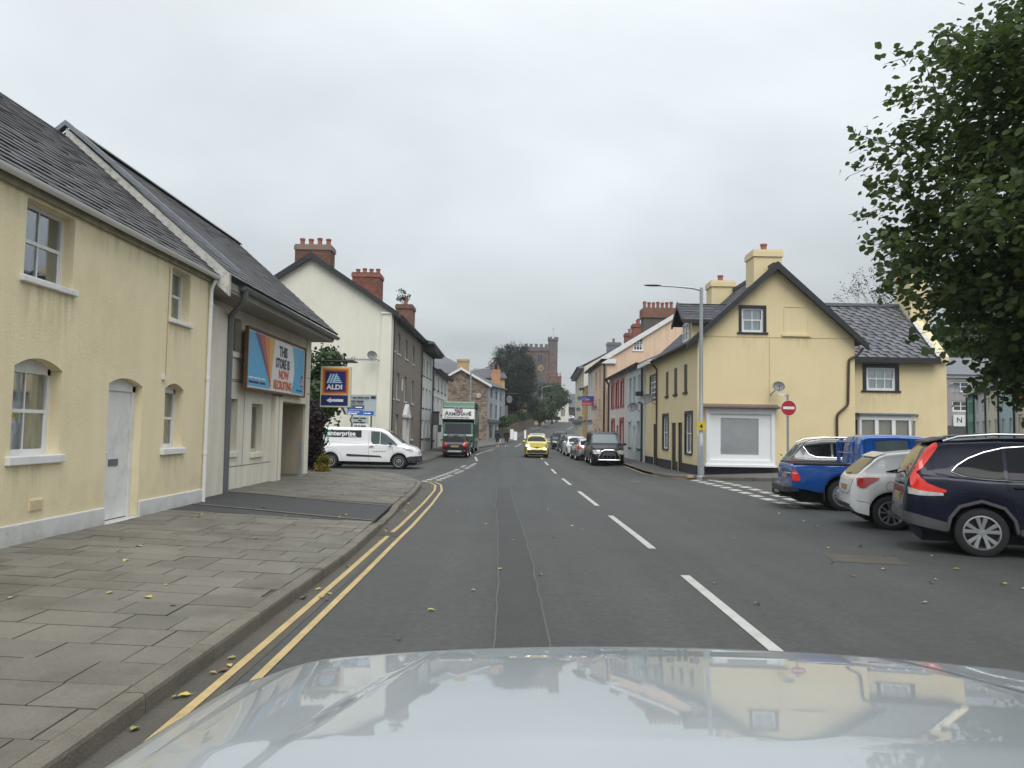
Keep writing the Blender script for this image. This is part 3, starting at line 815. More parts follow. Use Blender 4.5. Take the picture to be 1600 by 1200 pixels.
for (x0, x1, y0, y1) in slabs:
    # keep clear of the tarmac crossing, whose edges run obliquely
    def lo(x): return 12.5 + 1.35 * min(1, max(0, (-2.2 - x) / 3.5))
    g_ = .0055
    jz = random.uniform(-.003, .003)
    pts = []
    for (x, y) in ((x0 + g_, y0 + g_), (x1 - g_, y0 + g_), (x1 - g_, y1 - g_), (x0 + g_, y1 - g_)):
        x = min(x, far_kx(y) - .0)
        pts.append((x, y, zpl(x, y) + jz + random.uniform(-.0015, .0015)))
    vs = [(p[0], p[1], p[2] - .05) for p in pts] + pts
    if NB < 300:
        b = MB(); b.pbox(vs); o = b.build('slab', M['slab'], pav); NB += 1
    else:
        stuffS.pbox(vs)
if stuffS.v: stuffS.build('slabs', M['slab'], pav, kind='stuff')
# tarmac crossing between the two paved stretches
mb = MB(); P = []
for y in lin(12.95, 16.45, 8):
    P.append([(x, y, zpl(x, y) + .003) for x in lin(-9.4, far_kx(y), 8)])
mb.grid(P); mb.build('tarmac_crossing', M['asphalt_new'], pav, recalc=False)
mb = MB()
for (y, dy_) in ((13.0, 1.0), (15.7, .8)):
    mb.grid([[(x, y + q + dy_ * (-2.2 - x) / 4, zpl(x, y) + .012) for x in lin(-6.1, far_kx(y), 6)] for q in (0, .11)])
mb.build('edging', M['kerb'], pav, recalc=False)
# kerb stones (each about 0.9 m)
def kerb_run(path, L, zf, top_w, parent, m, hh=.16, name='kerb_stone'):
    pts = []
    for a, b in zip(path, path[1:]):
        d = math.dist(a, b); n = max(1, int(d / .1)); pts += [(a[0] + (b[0] - a[0]) * i / n, a[1] + (b[1] - a[1]) * i / n) for i in range(n)]
    pts.append(path[-1]); acc = 0; start = 0
    for i in range(1, len(pts)):
        acc += math.dist(pts[i], pts[i - 1])
        if acc >= L or i == len(pts) - 1:
            a, b = Vector((*pts[start], 0)), Vector((*pts[i], 0)); d = (b - a).normalized(); s = Vector((-d.y, d.x, 0))
            a += d * .005; b -= d * .005
            vs = []
            t = random.uniform(-.004, .004)
            prof = [(0, -hh - .05), (0, -.03 + t), (.006, -.008 + t), (.03, t), (top_w, t), (top_w, -hh - .05)]
            k = MB(); rows = []
            for q in (a, b):
                rows.append([q + s * o_ + Vector((0, 0, zf(q.x + s.x * .1, q.y + s.y * .1) + h_)) for (o_, h_) in prof])
            k.grid(rows); n = len(prof)
            k.f.append(tuple(range(n))); k.m.append(0); k.f.append(tuple(range(n, 2 * n))); k.m.append(0)
            k.build(name, m, parent)
            acc = 0; start = i
kerb_run([(x, y) for x, y in KERB[1:]], .92, lambda x, y: gz(x, y) + .12 * (1 if not 12.6 < y < 16.4 else .55), .13, pav, M['kerb'])

# far left pavement in front of the terrace
def strip_pavement(name, left, right, m, h=.12, n=30, kerb_side=None, **pr):
    """raised strip between two plan polylines with the same number of points"""
    mb = MB(); P = []
    L = []; R = []
    for (a, b) in zip(list(zip(left, right)), list(zip(left, right))[1:]):
        for i in range(8):
            t = i / 8
            L.append((a[0][0] + (b[0][0] - a[0][0]) * t, a[0][1] + (b[0][1] - a[0][1]) * t))
            R.append((a[1][0] + (b[1][0] - a[1][0]) * t, a[1][1] + (b[1][1] - a[1][1]) * t))
    L.append(left[-1]); R.append(right[-1])
    for l, r in zip(L, R):
        row = [(l[0], l[1], gz(*l) - .05)]
        for k in range(5):
            t = k / 4; x, y = l[0] + (r[0] - l[0]) * t, l[1] + (r[1] - l[1]) * t
            row.append((x, y, gz(x, y) + h))
        row.append((r[0], r[1], gz(*r) - .05)); P.append(row)
    mb.grid(P); n_ = len(P[0])
    mb.f.append(tuple(range(n_))); mb.m.append(0)
    o = mb.build(name, m, None, recalc=True, kind='structure')
    for k, v in pr.items(): o[k] = v
    return o
pvm = mat('pavement_tarmac', (0.10, 0.098, 0.092), 0.85, var=0.2, vscale=1.0, coarse=0.15, bump=.3, bscale=60)
LP = strip_pavement('pavement', [(-30, 41.2), (-9, 41.0), (-8.2, 60), (-8.2, 96), (-4, 96.5), (-.5, 120), (3, 150), (7, 182), (12, 215)],
               [(-30, 39.9), (-5.0, 39.9), (-4.6, 60), (-2.2, 78), (0.2, 96), (2.4, 120), (6.2, 147), (10.3, 181), (15, 212)], pvm)
kerb_run([(-14, 39.85), (-5.4, 39.85), (-5.0, 40.2), (-4.9, 42), (-4.75, 50), (-4.55, 60), (-2.15, 78), (.25, 96)][::-1], .92, lambda x, y: gz(x, y) + .125, .13, LP, M['kerb'])
RP = strip_pavement('pavement', [(9.0, 95), (8.0, 70), (7.9, 44), (7.9, 34), (8.0, 31.5), (12, 31.6), (19, 33.4), (30, 36)][::-1],
               [(5.9, 95), (5.6, 70), (6.25, 44), (6.25, 34), (6.75, 31.0), (9.4, 27.6), (19, 27.6), (30, 28)][::-1], pvm)
kerb_run([(5.9, 95), (5.6, 70), (6.25, 44), (6.25, 34), (6.4, 32), (6.75, 30.8), (7.6, 29.2), (8.4, 28.2), (9.4, 27.5), (11, 27.4), (14, 27.4)], .92, lambda x, y: gz(x, y) + .125, .13, RP, M['kerb'])
ym = MB(); ym.box((6.9, 30.0, gz(7, 30) + .06), (7.15, 30.35, gz(7, 30) + .145))
ym.build('painted_kerb_stone', M['yellow_line'], RP, label='yellow painted kerb stone')

# ------------------------------------------------------------------ left: cream cottage beside the pavement
A = thing('cottage', 'pale yellow roughcast cottage with white sash windows and plain door, nearest on the left', 'cottage', (-7.5, 9, 0))
fA = Fr((-5.75, 2.0), (-5.75, 14.47))          # u = Y - 2, n = +X
HA = dict(w1=(6.92, 7.92, 3.36, 4.30), w2=(6.85, 7.80, 1.24, 2.30, .12), d=(8.95, 9.95, 0.22, 2.22, .10), w3=(10.8, 11.55, 3.42, 4.30), w4=(10.72, 11.45, 1.24, 2.24, .10), w5=(3.2, 4.2, 3.36, 4.3), w6=(3.2, 4.2, 1.24, 2.3, .12))
wall(A, fA, [(0, -.1), (12.47, -.1), (12.47, 4.42), (0, 4.42)], list(HA.values()), M['cream'], reveal=.17)
for k in ('w1', 'w3', 'w5'):
    window(A, fA, HA[k], 2, 2, M['white_paint'], recess=.15, sill=M['white_paint'], near=True, fw=.055, curtain=None if k == 'w1' else 'split', sillw=.07)
for k in ('w2', 'w4', 'w6'):
    window(A, fA, HA[k], 2, 2, M['white_paint'], recess=.15, sill=M['white_paint'], near=True, fw=.06, curtain='full', sillw=.08, sill_h=.10)
dA = door(A, fA, HA['d'], M['white_paint'], recess=.13, frame=M['white_paint'], fw=.09, panel=False, label='plain white painted door with a grey letterbox')
mb = MB(); fA.box(mb, 9.28, 9.55, 1.02, 1.12, -.136, -.125); mb.build('letterbox', M['gutter_grey'], dA)
mb = MB(); fA.box(mb, 8.93, 9.97, .14, .225, -.16, .06); bevel(mb.build('doorstep', M['plinth_white'], A), .01)
mb = MB()
for (a, b) in ((0, 8.95), (9.95, 12.47)): fA.box(mb, a, b, -.1, .46, .0, .035)
bevel(mb.build('plinth', M['plinth_white'], A), .015)
mb = MB(); fA.box(mb, 7.25, 7.52, .58, .72, 0, .012)
for k in range(7): fA.box(mb, 7.265, 7.505, .588 + k * .018, .596 + k * .018, .012, .02)
mb.build('air_vent', M['cream'], A)
def stain_material():
    m = bpy.data.materials.new('rain_stain'); m.use_nodes = True; t = m.node_tree; N = t.nodes; L = t.links
    b = N['Principled BSDF']; b.inputs['Base Color'].default_value = (.20, .17, .12, 1); b.inputs['Roughness'].default_value = .9
    tr = N.new('ShaderNodeBsdfTransparent'); mx_ = N.new('ShaderNodeMixShader'); co = N.new('ShaderNodeTexCoord'); sp_ = N.new('ShaderNodeSeparateXYZ')
    L.new(co.outputs['Generated'], sp_.inputs[0]); mp = N.new('ShaderNodeMapping'); mp.inputs['Scale'].default_value = (14, 14, 1.2); L.new(co.outputs['Object'], mp.inputs['Vector'])
    n = N.new('ShaderNodeTexNoise'); n.inputs['Scale'].default_value = 1.0; n.inputs['Detail'].default_value = 5; L.new(mp.outputs[0], n.inputs['Vector'])
    r = N.new('ShaderNodeMapRange'); r.inputs['From Min'].default_value = .45; r.inputs['From Max'].default_value = .75; r.inputs['To Max'].default_value = .22; L.new(n.outputs['Fac'], r.inputs['Value'])
    q = N.new('ShaderNodeMath'); q.operation = 'MULTIPLY'; L.new(r.outputs[0], q.inputs[0]); L.new(sp_.outputs['Z'], q.inputs[1])
    L.new(q.outputs[0], mx_.inputs[0]); L.new(tr.outputs[0], mx_.inputs[1]); L.new(b.outputs[0], mx_.inputs[2]); L.new(mx_.outputs[0], N['Material Output'].inputs[0])
    return m
STAIN = stain_material()
def sill_stain(parent, fr, u0, u1, v1, h):
    mb = MB(); mb.add([fr.p(u0, v1 - h, .0035), fr.p(u1, v1 - h, .0035), fr.p(u1, v1, .0035), fr.p(u0, v1, .0035)], [(0, 1, 2, 3)]); mb.build('rain_stain', STAIN, parent, recalc=False)
for k, h in (('w1', .9), ('w2', .55), ('w3', .8), ('w4', .5)): sill_stain(A, fA, HA[k][0] - .08, HA[k][1] + .08, HA[k][2] - .06, h)
sill_stain(A, fA, .0, 12.4, 4.33, .35)
# white gutter, fascia and downpipe
fb = MB(); fA.box(fb, 0, 12.5, 4.34, 4.43, .01, .05); fb.build('fascia', mat('old_fascia', (.30, .28, .2), .9, var=.3, vscale=6), A)
gutter(A, (-5.62, 2, 4.475), (-5.62, 14.42, 4.465), .062, M['upvc'])
pipe(A, [(-5.62, 14.36, 4.38), (-5.70, 14.37, 4.22), (-5.70, 14.38, .2)], .034, M['upvc'], clips=1.4)
pipe(A, [(-5.742, 12.7, 4.3), (-5.742, 12.7, 2.45)], .006, mat('cable', (.5, .38, .2), .7), name='cable')
mb = MB(); fA.box(mb, 10.58, 10.68, 2.38, 2.45, 0, .04); mb.build('cable_box', M['white_paint'], A)
rA = roof_plane(A, (-5.60, 2, 4.47), (-5.60, 14.5, 4.47), (-8.65, 2, 7.13), (-8.65, 14.5, 7.13), M['slate'], .26, .165, n_ind=300, thick=.02)
roof_plane(A, (-11.7, 2, 4.50), (-11.7, 14.5, 4.50), (-8.65, 2, 7.13), (-8.65, 14.5, 7.13), M['slate_far'], far=True)
mb = MB()
for k in range(28):
    y = 2 + k * .45
    if y > 11.6: break
    mb.prism([(-8.65 + .16, y, 7.10), (-8.65, y, 7.24 + random.uniform(0, .015)), (-8.65 - .16, y, 7.10)], (0, .44, 0))
mb.build('ridge_tiles', M['slate'], A)

# ------------------------------------------------------------------ store building with billboard
B = thing('store_building', 'beige rendered shop building with grey slate roof, big grey gutter and recessed entrance', 'building', (-8, 19, 0))
fB = Fr((-6.2, 14.5), (-6.2, 24.25))           # u = Y - 14.5
uB = lambda y: y - 14.5
HB = dict(a=(2.0, 2.95, 3.28, 4.05), b=(1.95, 2.9, 1.06, 2.24), c=(3.85, 4.65, 1.0, 2.18), d=(4.0, 4.55, 3.2, 4.0), e=(6.2, 6.75, 3.2, 4.0), f=(7.95, 8.4, 2.7, 4.0))
ent = (5.95, 9.0, .02, 2.3)
wall(B, fB, [(0, -.1), (5.95, -.1), (5.95, 2.3), (8.5, 2.3), (8.5, -.1), (8.95, -.1), (8.95, 4.28), (0, 4.28)], list(HB.values()), M['beige'], reveal=.16)
for k, h in HB.items():
    window(B, fB, h, 1, 1, mat('cream_frame', (.5, .47, .36), .6), recess=.13, sill=M['beige'], near=k in 'abc', fw=.07, sash=False, curtain='full' if k in 'bc' else None, sill_h=.12, sillw=.03)
# recessed entrance is a deep niche: cut visually by side walls and soffit standing proud around it
mb = MB()
fB.box(mb, 5.35, 5.95, -.1, 2.42, .001, .11)       # pier left of entrance
mb.build('pier', M['beige'], B); mb = MB()
fB.box(mb, 8.5, 8.95, -.1, 4.25, .001, .03)        # pier at the corner
mb.build('pier', M['beige'], B); mb = MB()
fB.box(mb, 0, 1.55, -.1, 4.05, .001, .24)          # end pier beside the cottage
mb.build('pier', M['beige'], B); mb = MB()
fB.box(mb, 5.95, 8.5, 2.31, 2.6, .001, .10)         # beam over entrance
mb.build('pier', M['beige'], B)
mb = MB()
fB.box(mb, 5.8, 8.65, -.1, 2.5, -1.2, -1.05); fB.box(mb, 5.83, 5.949, -.1, 2.4, -1.05, -.01); fB.box(mb, 8.501, 8.62, -.1, 2.4, -1.05, -.01)
fB.box(mb, 5.95, 8.5, 2.301, 2.4, -1.05, -.01)
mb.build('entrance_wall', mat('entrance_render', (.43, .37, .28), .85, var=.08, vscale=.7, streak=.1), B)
mb = MB()
for (a, b, z) in ((1.56, 5.34, .72), (1.56, 3.8, 2.62), (1.56, 5.34, 2.66), (8.51, 8.94, 2.62), (8.51, 8.94, 3.1)):
    fB.box(mb, a, b, z, z + .018, .031 if a > 8 else .0015, .034 if a > 8 else .004)
for (a, z0, z1) in ((3.3, .72, 2.6), (5.64, .1, 2.4)):
    fB.box(mb, a, a + .014, z0, z1, (.111 if a > 5 else .0015), (.114 if a > 5 else .004))
mb.build('movement_joints', M['beige_dark'], B)
# soffit, fascia, gutter
mb = MB(); fB.box(mb, 0, 9.1, 4.25, 4.30, -.05, .66); fB.box(mb, -.02, 9.12, 4.30, 4.44, .60, .68)
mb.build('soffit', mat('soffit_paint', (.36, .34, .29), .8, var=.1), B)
gutter(B, (-5.45, 15.3, 4.44), (-5.45, 23.75, 4.42), .085, M['gutter_grey'])
pipe(B, [(-5.45, 15.45, 4.38), (-5.47, 15.5, 4.18), (-5.92, 16.0, 3.95), (-5.93, 16.1, .2)], .062, M['gutter_grey'], clips=0)
roof_plane(B, (-5.42, 14.55, 4.50), (-5.42, 23.7, 4.50), (-8.65, 14.55, 7.32), (-8.65, 23.7, 7.32), M['slate'], .28, .2, n_ind=300, thick=.03)
roof_plane(B, (-12.0, 14.55, 4.50), (-12.0, 23.7, 4.50), (-8.65, 14.55, 7.32), (-8.65, 23.7, 7.32), M['slate_far'], far=True)
# gable parapet face above the cottage roof (white, lichened) and dark verge
mb = MB()
mb.prism([(-5.40, 14.44, 4.10), (-5.40, 14.44, 4.52), (-8.65, 14.44, 7.30), (-8.65, 14.44, 6.95)], (0, .1, 0))
mb.build('gable_upstand', M['mortar'], B)
mb = MB(); mb.prism([(-5.22, 14.40, 4.52), (-5.22, 14.40, 4.60), (-8.65, 14.40, 7.44), (-8.95, 14.40, 7.19), (-8.93, 14.4, 7.10), (-8.65, 14.40, 7.34)], (0, .14, 0))
mb.build('verge', M['lead'], B)
mb = MB()
wallpts = [(-6.2, 23.3, -.1), (-6.2, 23.3, 4.25), (-8.65, 23.3, 7.2), (-11.5, 23.3, 4.4), (-11.5, 23.3, -.1)]
mb.prism(wallpts, (0, -.2, 0)); mb.build('gable_wall', M['beige'], B)
mb = MB()
for k in range(18):
    y = 14.7 + k * .5
    mb.prism([(-8.65 + .17, y, 7.28), (-8.65, y, 7.42), (-8.65 - .17, y, 7.28)], (0, .49, 0))
mb.build('ridge_tiles', M['slate'], B)

# billboard: frame, poster with its printed shapes and words
BB = thing('billboard', 'long framed recruiting billboard on the beige wall, blue with a white panel and orange stripes', 'billboard', (-6.1, 19.6, 2.4))
bf = Fr((-5.97, 17.2), (-5.97, 22.1))         # reads towards +Y seen from the road
mb = MB()
BW, b0, b1 = 4.9, 2.47, 3.90
bf.box(mb, 0, BW, b0, b1, -.06, -.02)
for a in ((0, .05, b0, b1), (BW - .05, BW, b0, b1), (.05, BW - .05, b0, b0 + .05), (.05, BW - .05, b1 - .05, b1)):
    bf.box(mb, *a, -.02, .02)
mb.build('frame', mat('weathered_wood', (.16, .085, .045), .85, var=.3, vscale=8), BB)
def bpoly(pts, m, d, name):
    mb = MB(); mb.prism([bf.p(.05 + u * (BW - .1), b0 + .05 + v * (b1 - b0 - .1), d) for u, v in pts], bf.n * .0015)
    return mb.build(name, m, BB)
vin = lambda n, c: mat('vinyl_' + n, c, .45, var=.06, vscale=3)
bpoly([(0, 0), (1, 0), (1, 1), (0, 1)], vin('white', (.72, .72, .72)), -.018, 'poster')
def curve(f, a, b, n=14): return [(f(a + (b - a) * i / n), a + (b - a) * i / n) for i in range(n + 1)]
lb = lambda v: .42 + .03 * math.sin((1 - v) * 2.6) - .16 * max(0, v - .72) + 0
cL = lambda v: .405 + .055 * (v ** 1.6)
bpoly([(.015, .03), (.365, .03)] + [(cL(v) - .04 - .33 * (v ** 1.25) * .98, v) for v in lin(.03, .97, 12)] + [(.015, .97)], vin('blue', (.10, .40, .66)), -.0155, 'blue_field')
def band(o0, o1, m, d, vlow):
    top = [(cL(v) - .035 - (.33 - o0) * (max(0, v - vlow * .0) ** 1.25), v) for v in lin(.06, .975, 16)]
    bot = [(cL(v) - .035 - (.33 - o1) * (max(0, v) ** 1.25), v) for v in lin(.06, .975, 16)]
    bpoly(top + bot[::-1], m, d, 'stripe')
band(0, .075, vin('purple', (.10, .07, .20)), -.013, 0)
band(.072, .15, vin('red', (.50, .085, .05)), -.0128, 0)
band(.147, .235, vin('orange', (.66, .24, .06)), -.0126, 0)
band(.232, .33, vin('amber', (.66, .42, .12)), -.0124, 0)
rc = lambda v: .735 + .055 * math.sin(min(1, max(0, v)) * PI)
bpoly([(rc(v), v) for v in lin(.03, .97, 14)] + [(.985, .97), (.985, .03)], vin('blue', None) if False else MATS['vinyl_blue'], -.0155, 'blue_field')
ink = vin('ink', (.02, .025, .05)); orr = vin('orange_ink', (.62, .13, .04)); navy = vin('navy', (.01, .025, .12)); wh = MATS['vinyl_white']
def btext(s, u, v, size, m, sx=.8, **k):
    return text(s, size, m, BB, fmat(bf, .05 + u * (BW - .1), b0 + .05 + v * (b1 - b0 - .1), -.010), bold=.012, sx=sx, ext=.001, **k)
btext('THIS', .50, .70, .36, ink, .95); btext('STORE IS', .445, .47, .34, ink, .88)
btext('NOW', .50, .27, .30, orr, 1.1); btext('RECRUITING', .412, .06, .30, orr, .92)
for (a_, w_) in ((.03, .07), (.11, .05), (.17, .04), (.22, .06)): bpoly([(a_, .165), (a_ + w_, .165), (a_ + w_, .195), (a_, .195)], wh, -.0135, 'small_print')
for (a_, w_) in ((.035, .15), (.20, .08)): bpoly([(a_, .085), (a_ + w_, .085), (a_ + w_, .125), (a_, .125)], navy, -.0135, 'small_print')
bpoly([(.925, .18), (.975, .18), (.975, .42), (.925, .42)], vin('red', None) if False else MATS['vinyl_red'], -.013, 'logo_panel')
bpoly([(.93, .195), (.97, .195), (.97, .405), (.93, .405)], navy, -.0115, 'logo_panel')
btext('ALDI', .932, .225, .075, wh, .9)
bpoly([(.938, .29), (.945, .29), (.955, .385), (.948, .385)], wh, -.010, 'logo_stripe')
bpoly([(.950, .29), (.964, .29), (.960, .36), (.955, .36)], wh, -.010, 'logo_stripe')
for (a_, w_) in ((.84, .05), (.90, .06)): bpoly([(a_, .08), (a_ + w_, .08), (a_ + w_, .11), (a_, .11)], navy, -.0135, 'small_print')

# hanging sign on a scrolled bracket
SGY = 23.5
HS = thing('hanging_sign', 'square blue and orange supermarket sign with white arrow panel hanging from iron bracket', 'sign', (-5.6, 24.2, 2.2))
fs = Fr((-5.90, SGY), (-4.86, SGY))          # faces the camera (-Y): u=+X, n=-Y
sx0 = .05
def z_(py): return 1.65 + (666.5 - py) / 1200 * 24.2
mb = MB(); fs.box(mb, sx0, .97, 2.25, 3.50, -.08, .08); hs_b = bevel(mb.build('sign_box', mat('sign_cream', (.62, .62, .50), .5), HS), .01)
def sp(u0, u1, v0, v1, m, d, nm='sign_panel'):
    mb = MB(); fs.box(mb, u0, u1, v0, v1, .075, .08 + d); return mb.build(nm, m, HS)
em = lambda n, c: mat('sign_' + n, c, .35, coat=.4)
sp(.10, .92, 2.64, 3.45, em('amber', (.72, .36, .05)), .004, 'border')
sp(.14, .88, 2.68, 3.41, em('orange', (.55, .13, .03)), .006, 'border')
sp(.18, .84, 2.72, 3.37, em('deep_red', (.30, .03, .03)), .008, 'border')
sp(.21, .81, 2.75, 3.34, em('navy', (.012, .02, .13)), .010, 'blue_panel')
sp(.08, .90, 2.30, 2.62, MATS['sign_navy'], .004, 'blue_panel')
lw_ = em('white', (.78, .80, .84)); lb_ = em('light_blue', (.45, .66, .82))
def sq(pts, m, d, nm='emblem_stripe'):
    mb = MB(); mb.prism([fs.p(u, v, .08 + d) for u, v in pts], fs.n * .002); return mb.build(nm, m, HS)
for k in range(3):
    a = .235 + k * .085
    sq([(a, 2.985), (a + .06, 2.985), (a + .165, 3.27), (a + .115, 3.27)], lb_, .010)
for k, (v, l, r) in enumerate(((2.995, .50, .72), (3.055, .53, .68), (3.115, .55, .65), (3.17, .58, .62))):
    sq([(l - .04, v), (r, v), (r - .025, v + .038), (l - .02, v + .038)], lb_, .010)
text('ALDI', .20, lw_, HS, fmat(fs, .245, 2.80, .091), bold=.008, sx=1.12, ext=.001)
sq([(.24, 2.46), (.38, 2.54), (.38, 2.50), (.76, 2.50), (.76, 2.42), (.38, 2.42), (.38, 2.38)], lw_, .004, 'arrow')
ir = mat('wrought_iron', (.02, .02, .022), .5)
mb = MB(); mb.tube([(-6.2, SGY, 3.66), (-4.75, SGY, 3.64)], .022, 8)
mb.prism([fs.p(.0, 3.66, .1), fs.p(1.12, 3.66, .1), fs.p(1.0, 3.72, 0), fs.p(.1, 3.72, 0)], -fs.n * .02)
mb.prism([fs.p(.0, 3.66, -.1), fs.p(1.12, 3.66, -.1), fs.p(1.0, 3.72, 0), fs.p(.1, 3.72, 0)], fs.n * .02)
for u in (.24, .82): mb.tube([fs.p(u, 3.66), fs.p(u, 3.48)], .012, 6)
def scroll(cx, cz, r, t0, t1, s=1):
    return [(cx + s * r * (1 - .6 * k / 14) * math.cos(t0 + (t1 - t0) * k / 14), SGY, cz + r * (1 - .6 * k / 14) * math.sin(t0 + (t1 - t0) * k / 14)) for k in range(15)]
mb.tube(scroll(-5.98, 3.80, .13, -1.5, 4.5), .009, 5); mb.tube(scroll(-4.9, 3.76, .07, -1.5, 4.2), .008, 5)
mb.tube([(-6.2, SGY, 4.0), (-5.6, SGY, 3.72)], .009, 5); mb.tube([(-6.18, SGY, 3.4), (-6.18, SGY, 4.0)], .012, 5)
mb.build('bracket', ir, HS, smooth=True)

# steel bollard post at the entrance
mb = MB(); mb.box((-6.06, 22.0, .1), (-5.98, 22.12, 1.22)); mb.box((-6.12, 21.94, .1), (-5.92, 22.18, zpl(-6, 22) + .015))
bo = mb.build('bollard', M['galv'], None); bevel(bo, .006); tag(bo, 'slim square steel bollard standing by the recessed entrance', 'bollard')
# ------------------------------------------------------------------ left terrace beyond the side road
C = thing('townhouse', 'tall three storey townhouse with ivory gable end and grey brown front, red chimneys on top', 'house', (-10, 48, -.2))
wall(C, Fr((-15.25, 41), (-6.6, 41)), [(0, -.6), (8.65, -.6), (8.65, 7.85), (4.33, 10.72), (0, 7.85)], [], M['ivory'], name='gable_wall', room=False)
# NB frame (u=+X) has its outside towards -Y
mb = MB(); mb.pbox([(-7.35, 40.86, -.6), (-6.5, 40.86, -.6), (-6.5, 41.6, -.6), (-7.35, 41.6, -.6), (-7.0, 40.86, 7.75), (-6.5, 40.86, 7.75), (-6.5, 41.6, 7.75), (-7.0, 41.6, 7.75)])
mb.box((-7.05, 40.80, 7.75), (-6.46, 41.65, 7.85)); mb.build('pilaster', M['ivory'], C)
fC = Fr((-6.6, 41.6), (-6.7, 56.2)); fC.n = Vector((1, 0, 0))
rows = ((5.95, 7.15), (3.3, 4.85), (.9, 2.45)); cols = ((.35, 1.35), (2.4, 3.5), (5.75, 6.85), (9.4, 10.5))
hs = [(a, b, c, d) for (c, d) in rows for (a, b) in cols]
hs = [h for h in hs if not (h[0] == 5.75 and h[2] == .9)]
dC = (5.6, 6.9, -.1, 2.2)
wall(C, fC, [(0, -.6), (14.6, -.6), (14.6, 7.9), (0, 7.75)], hs + [dC], M['brown_render'], reveal=.16, room=False)
for h in hs:
    window(C, fC, h, 2, 2, M['white_paint'], recess=.12, sill=M['white_paint'], sillw=.08, pane=M['pane_grey'])
door(C, fC, dC, M['white_paint'], recess=.1, frame=M['white_paint'], fw=.14)
mb = MB(); fC.box(mb, 5.35, 5.6, -.1, 2.3, .001, .2); fC.box(mb, 6.9, 7.15, -.1, 2.3, .001, .2); fC.box(mb, 5.2, 7.3, 2.3, 2.45, .001, .3)
mb.prism([fC.p(5.2, 2.45, .001), fC.p(7.3, 2.45, .001), fC.p(6.25, 3.15, .001)], fC.n * .25); mb.build('pediment', M['white_paint'], C)
mb = MB(); fC.box(mb, 4.5, 4.75, 3.9, 4.6, .001, .05); mb.build('wall_plaque', M['white_paint'], C)
roof_plane(C, (-6.2, 40.8, 7.75), (-6.3, 56.3, 7.95), (-10.93, 40.8, 10.85), (-10.93, 56.3, 10.95), M['slate_far'], far=True, thick=.12)
roof_plane(C, (-15.7, 40.8, 7.65), (-15.7, 56.3, 7.65), (-10.93, 40.8, 10.85), (-10.93, 56.3, 10.95), M['slate_far'], far=True, thick=.12)
mb = MB()
mb.prism([(-6.1, 40.72, 7.55), (-6.1, 40.72, 7.82), (-10.93, 40.72, 11.0), (-15.8, 40.72, 7.72), (-15.8, 40.72, 7.45), (-10.93, 40.72, 10.66)], (0, .09, 0))
mb.build('bargeboard', M['black_paint'], C)
gutter(C, (-6.12, 41.7, 7.82), (-6.25, 56.3, 7.98), .08, M['gutter_black'])
pipe(C, [(-6.5, 41.75, 7.6), (-6.5, 41.75, -.1)], .05, M['gutter_black']); pipe(C, [(-6.6, 56.1, 7.8), (-6.6, 56.1, -.1)], .05, M['gutter_black'])
chimney(C, -11.85, -9.95, 41.05, 42.1, 9.3, 11.45, M['brick_joint'], 4, bricks=True, pot_h=.42)
for ch in C.children:
    pass
chimney(C, -10.15, -8.45, 47.8, 49.2, 9.0, 11.35, M['brick_red'], 4, bricks=True, pot_h=.35)
chimney(C, -8.0, -6.9, 52.0, 53.6, 8.3, 10.05, M['brick_brown'], 1, bricks=False, pot_h=.5)
def bricks_mat(o, m):
    for c in o.children:
        if c.name.startswith('bricks'):
            c.data.materials.clear(); c.data.materials.append(m)
chs = [c for c in C.children if c.name.startswith('chimney')]
bricks_mat(chs[0], M['brick_brown']); bricks_mat(chs[1], M['brick_red'])
# satellite dishes
def dish(loc, az, el, r, label, wallp, group='satellite dishes on the house fronts', m=None):
    """loc: wall fixing point, dish centre stands off the wall"""
    t = thing('satellite_dish', label, 'satellite dish', wallp, group=group)
    c = Vector(loc); d = Vector((math.sin(az) * math.cos(el), math.cos(az) * math.cos(el), math.sin(el)))
    q = d.to_track_quat('Z', 'Y').to_matrix().to_4x4(); M4 = Matrix.Translation(c) @ q
    r *= .66; mb = MB(); mb.lathe([(0, 0), (r * .5, .02 * r / .3), (r * .8, .05 * r / .3), (r, .09 * r / .3), (r * 1.01, .085 * r / .3), (r * .8, .035 * r / .3), (r * .5, .005), (0, -.012)], seg=20)
    mb.v = [tuple(M4 @ Vector((v[0], v[1] * .88, v[2]))) for v in mb.v]
    mb.build('reflector', m or M['satdish'], t, smooth=True)
    mb = MB(); a = M4 @ Vector((0, -r * .85, .02)); f = M4 @ Vector((0, -r * .25, r * 1.15))
    mb.tube([M4 @ Vector((0, 0, -.01)), Vector(wallp)], .018, 6); mb.tube([a, f], .012, 5)
    mb.tube([f, f + (c - f).normalized() * .1], .03, 8); mb.build('arm', M['plastic_grey'], t, smooth=True)
    return t
dish((-7.45, 40.5, 5.45), PI - .5, .25, .42, 'grey satellite dish on the ivory gable of the tall townhouse', (-7.1, 40.86, 5.2))
pipe(C, [(-7.3, 40.97, 5.3), (-8.9, 40.97, 5.32)], .012, M['satdish'], name='cable')

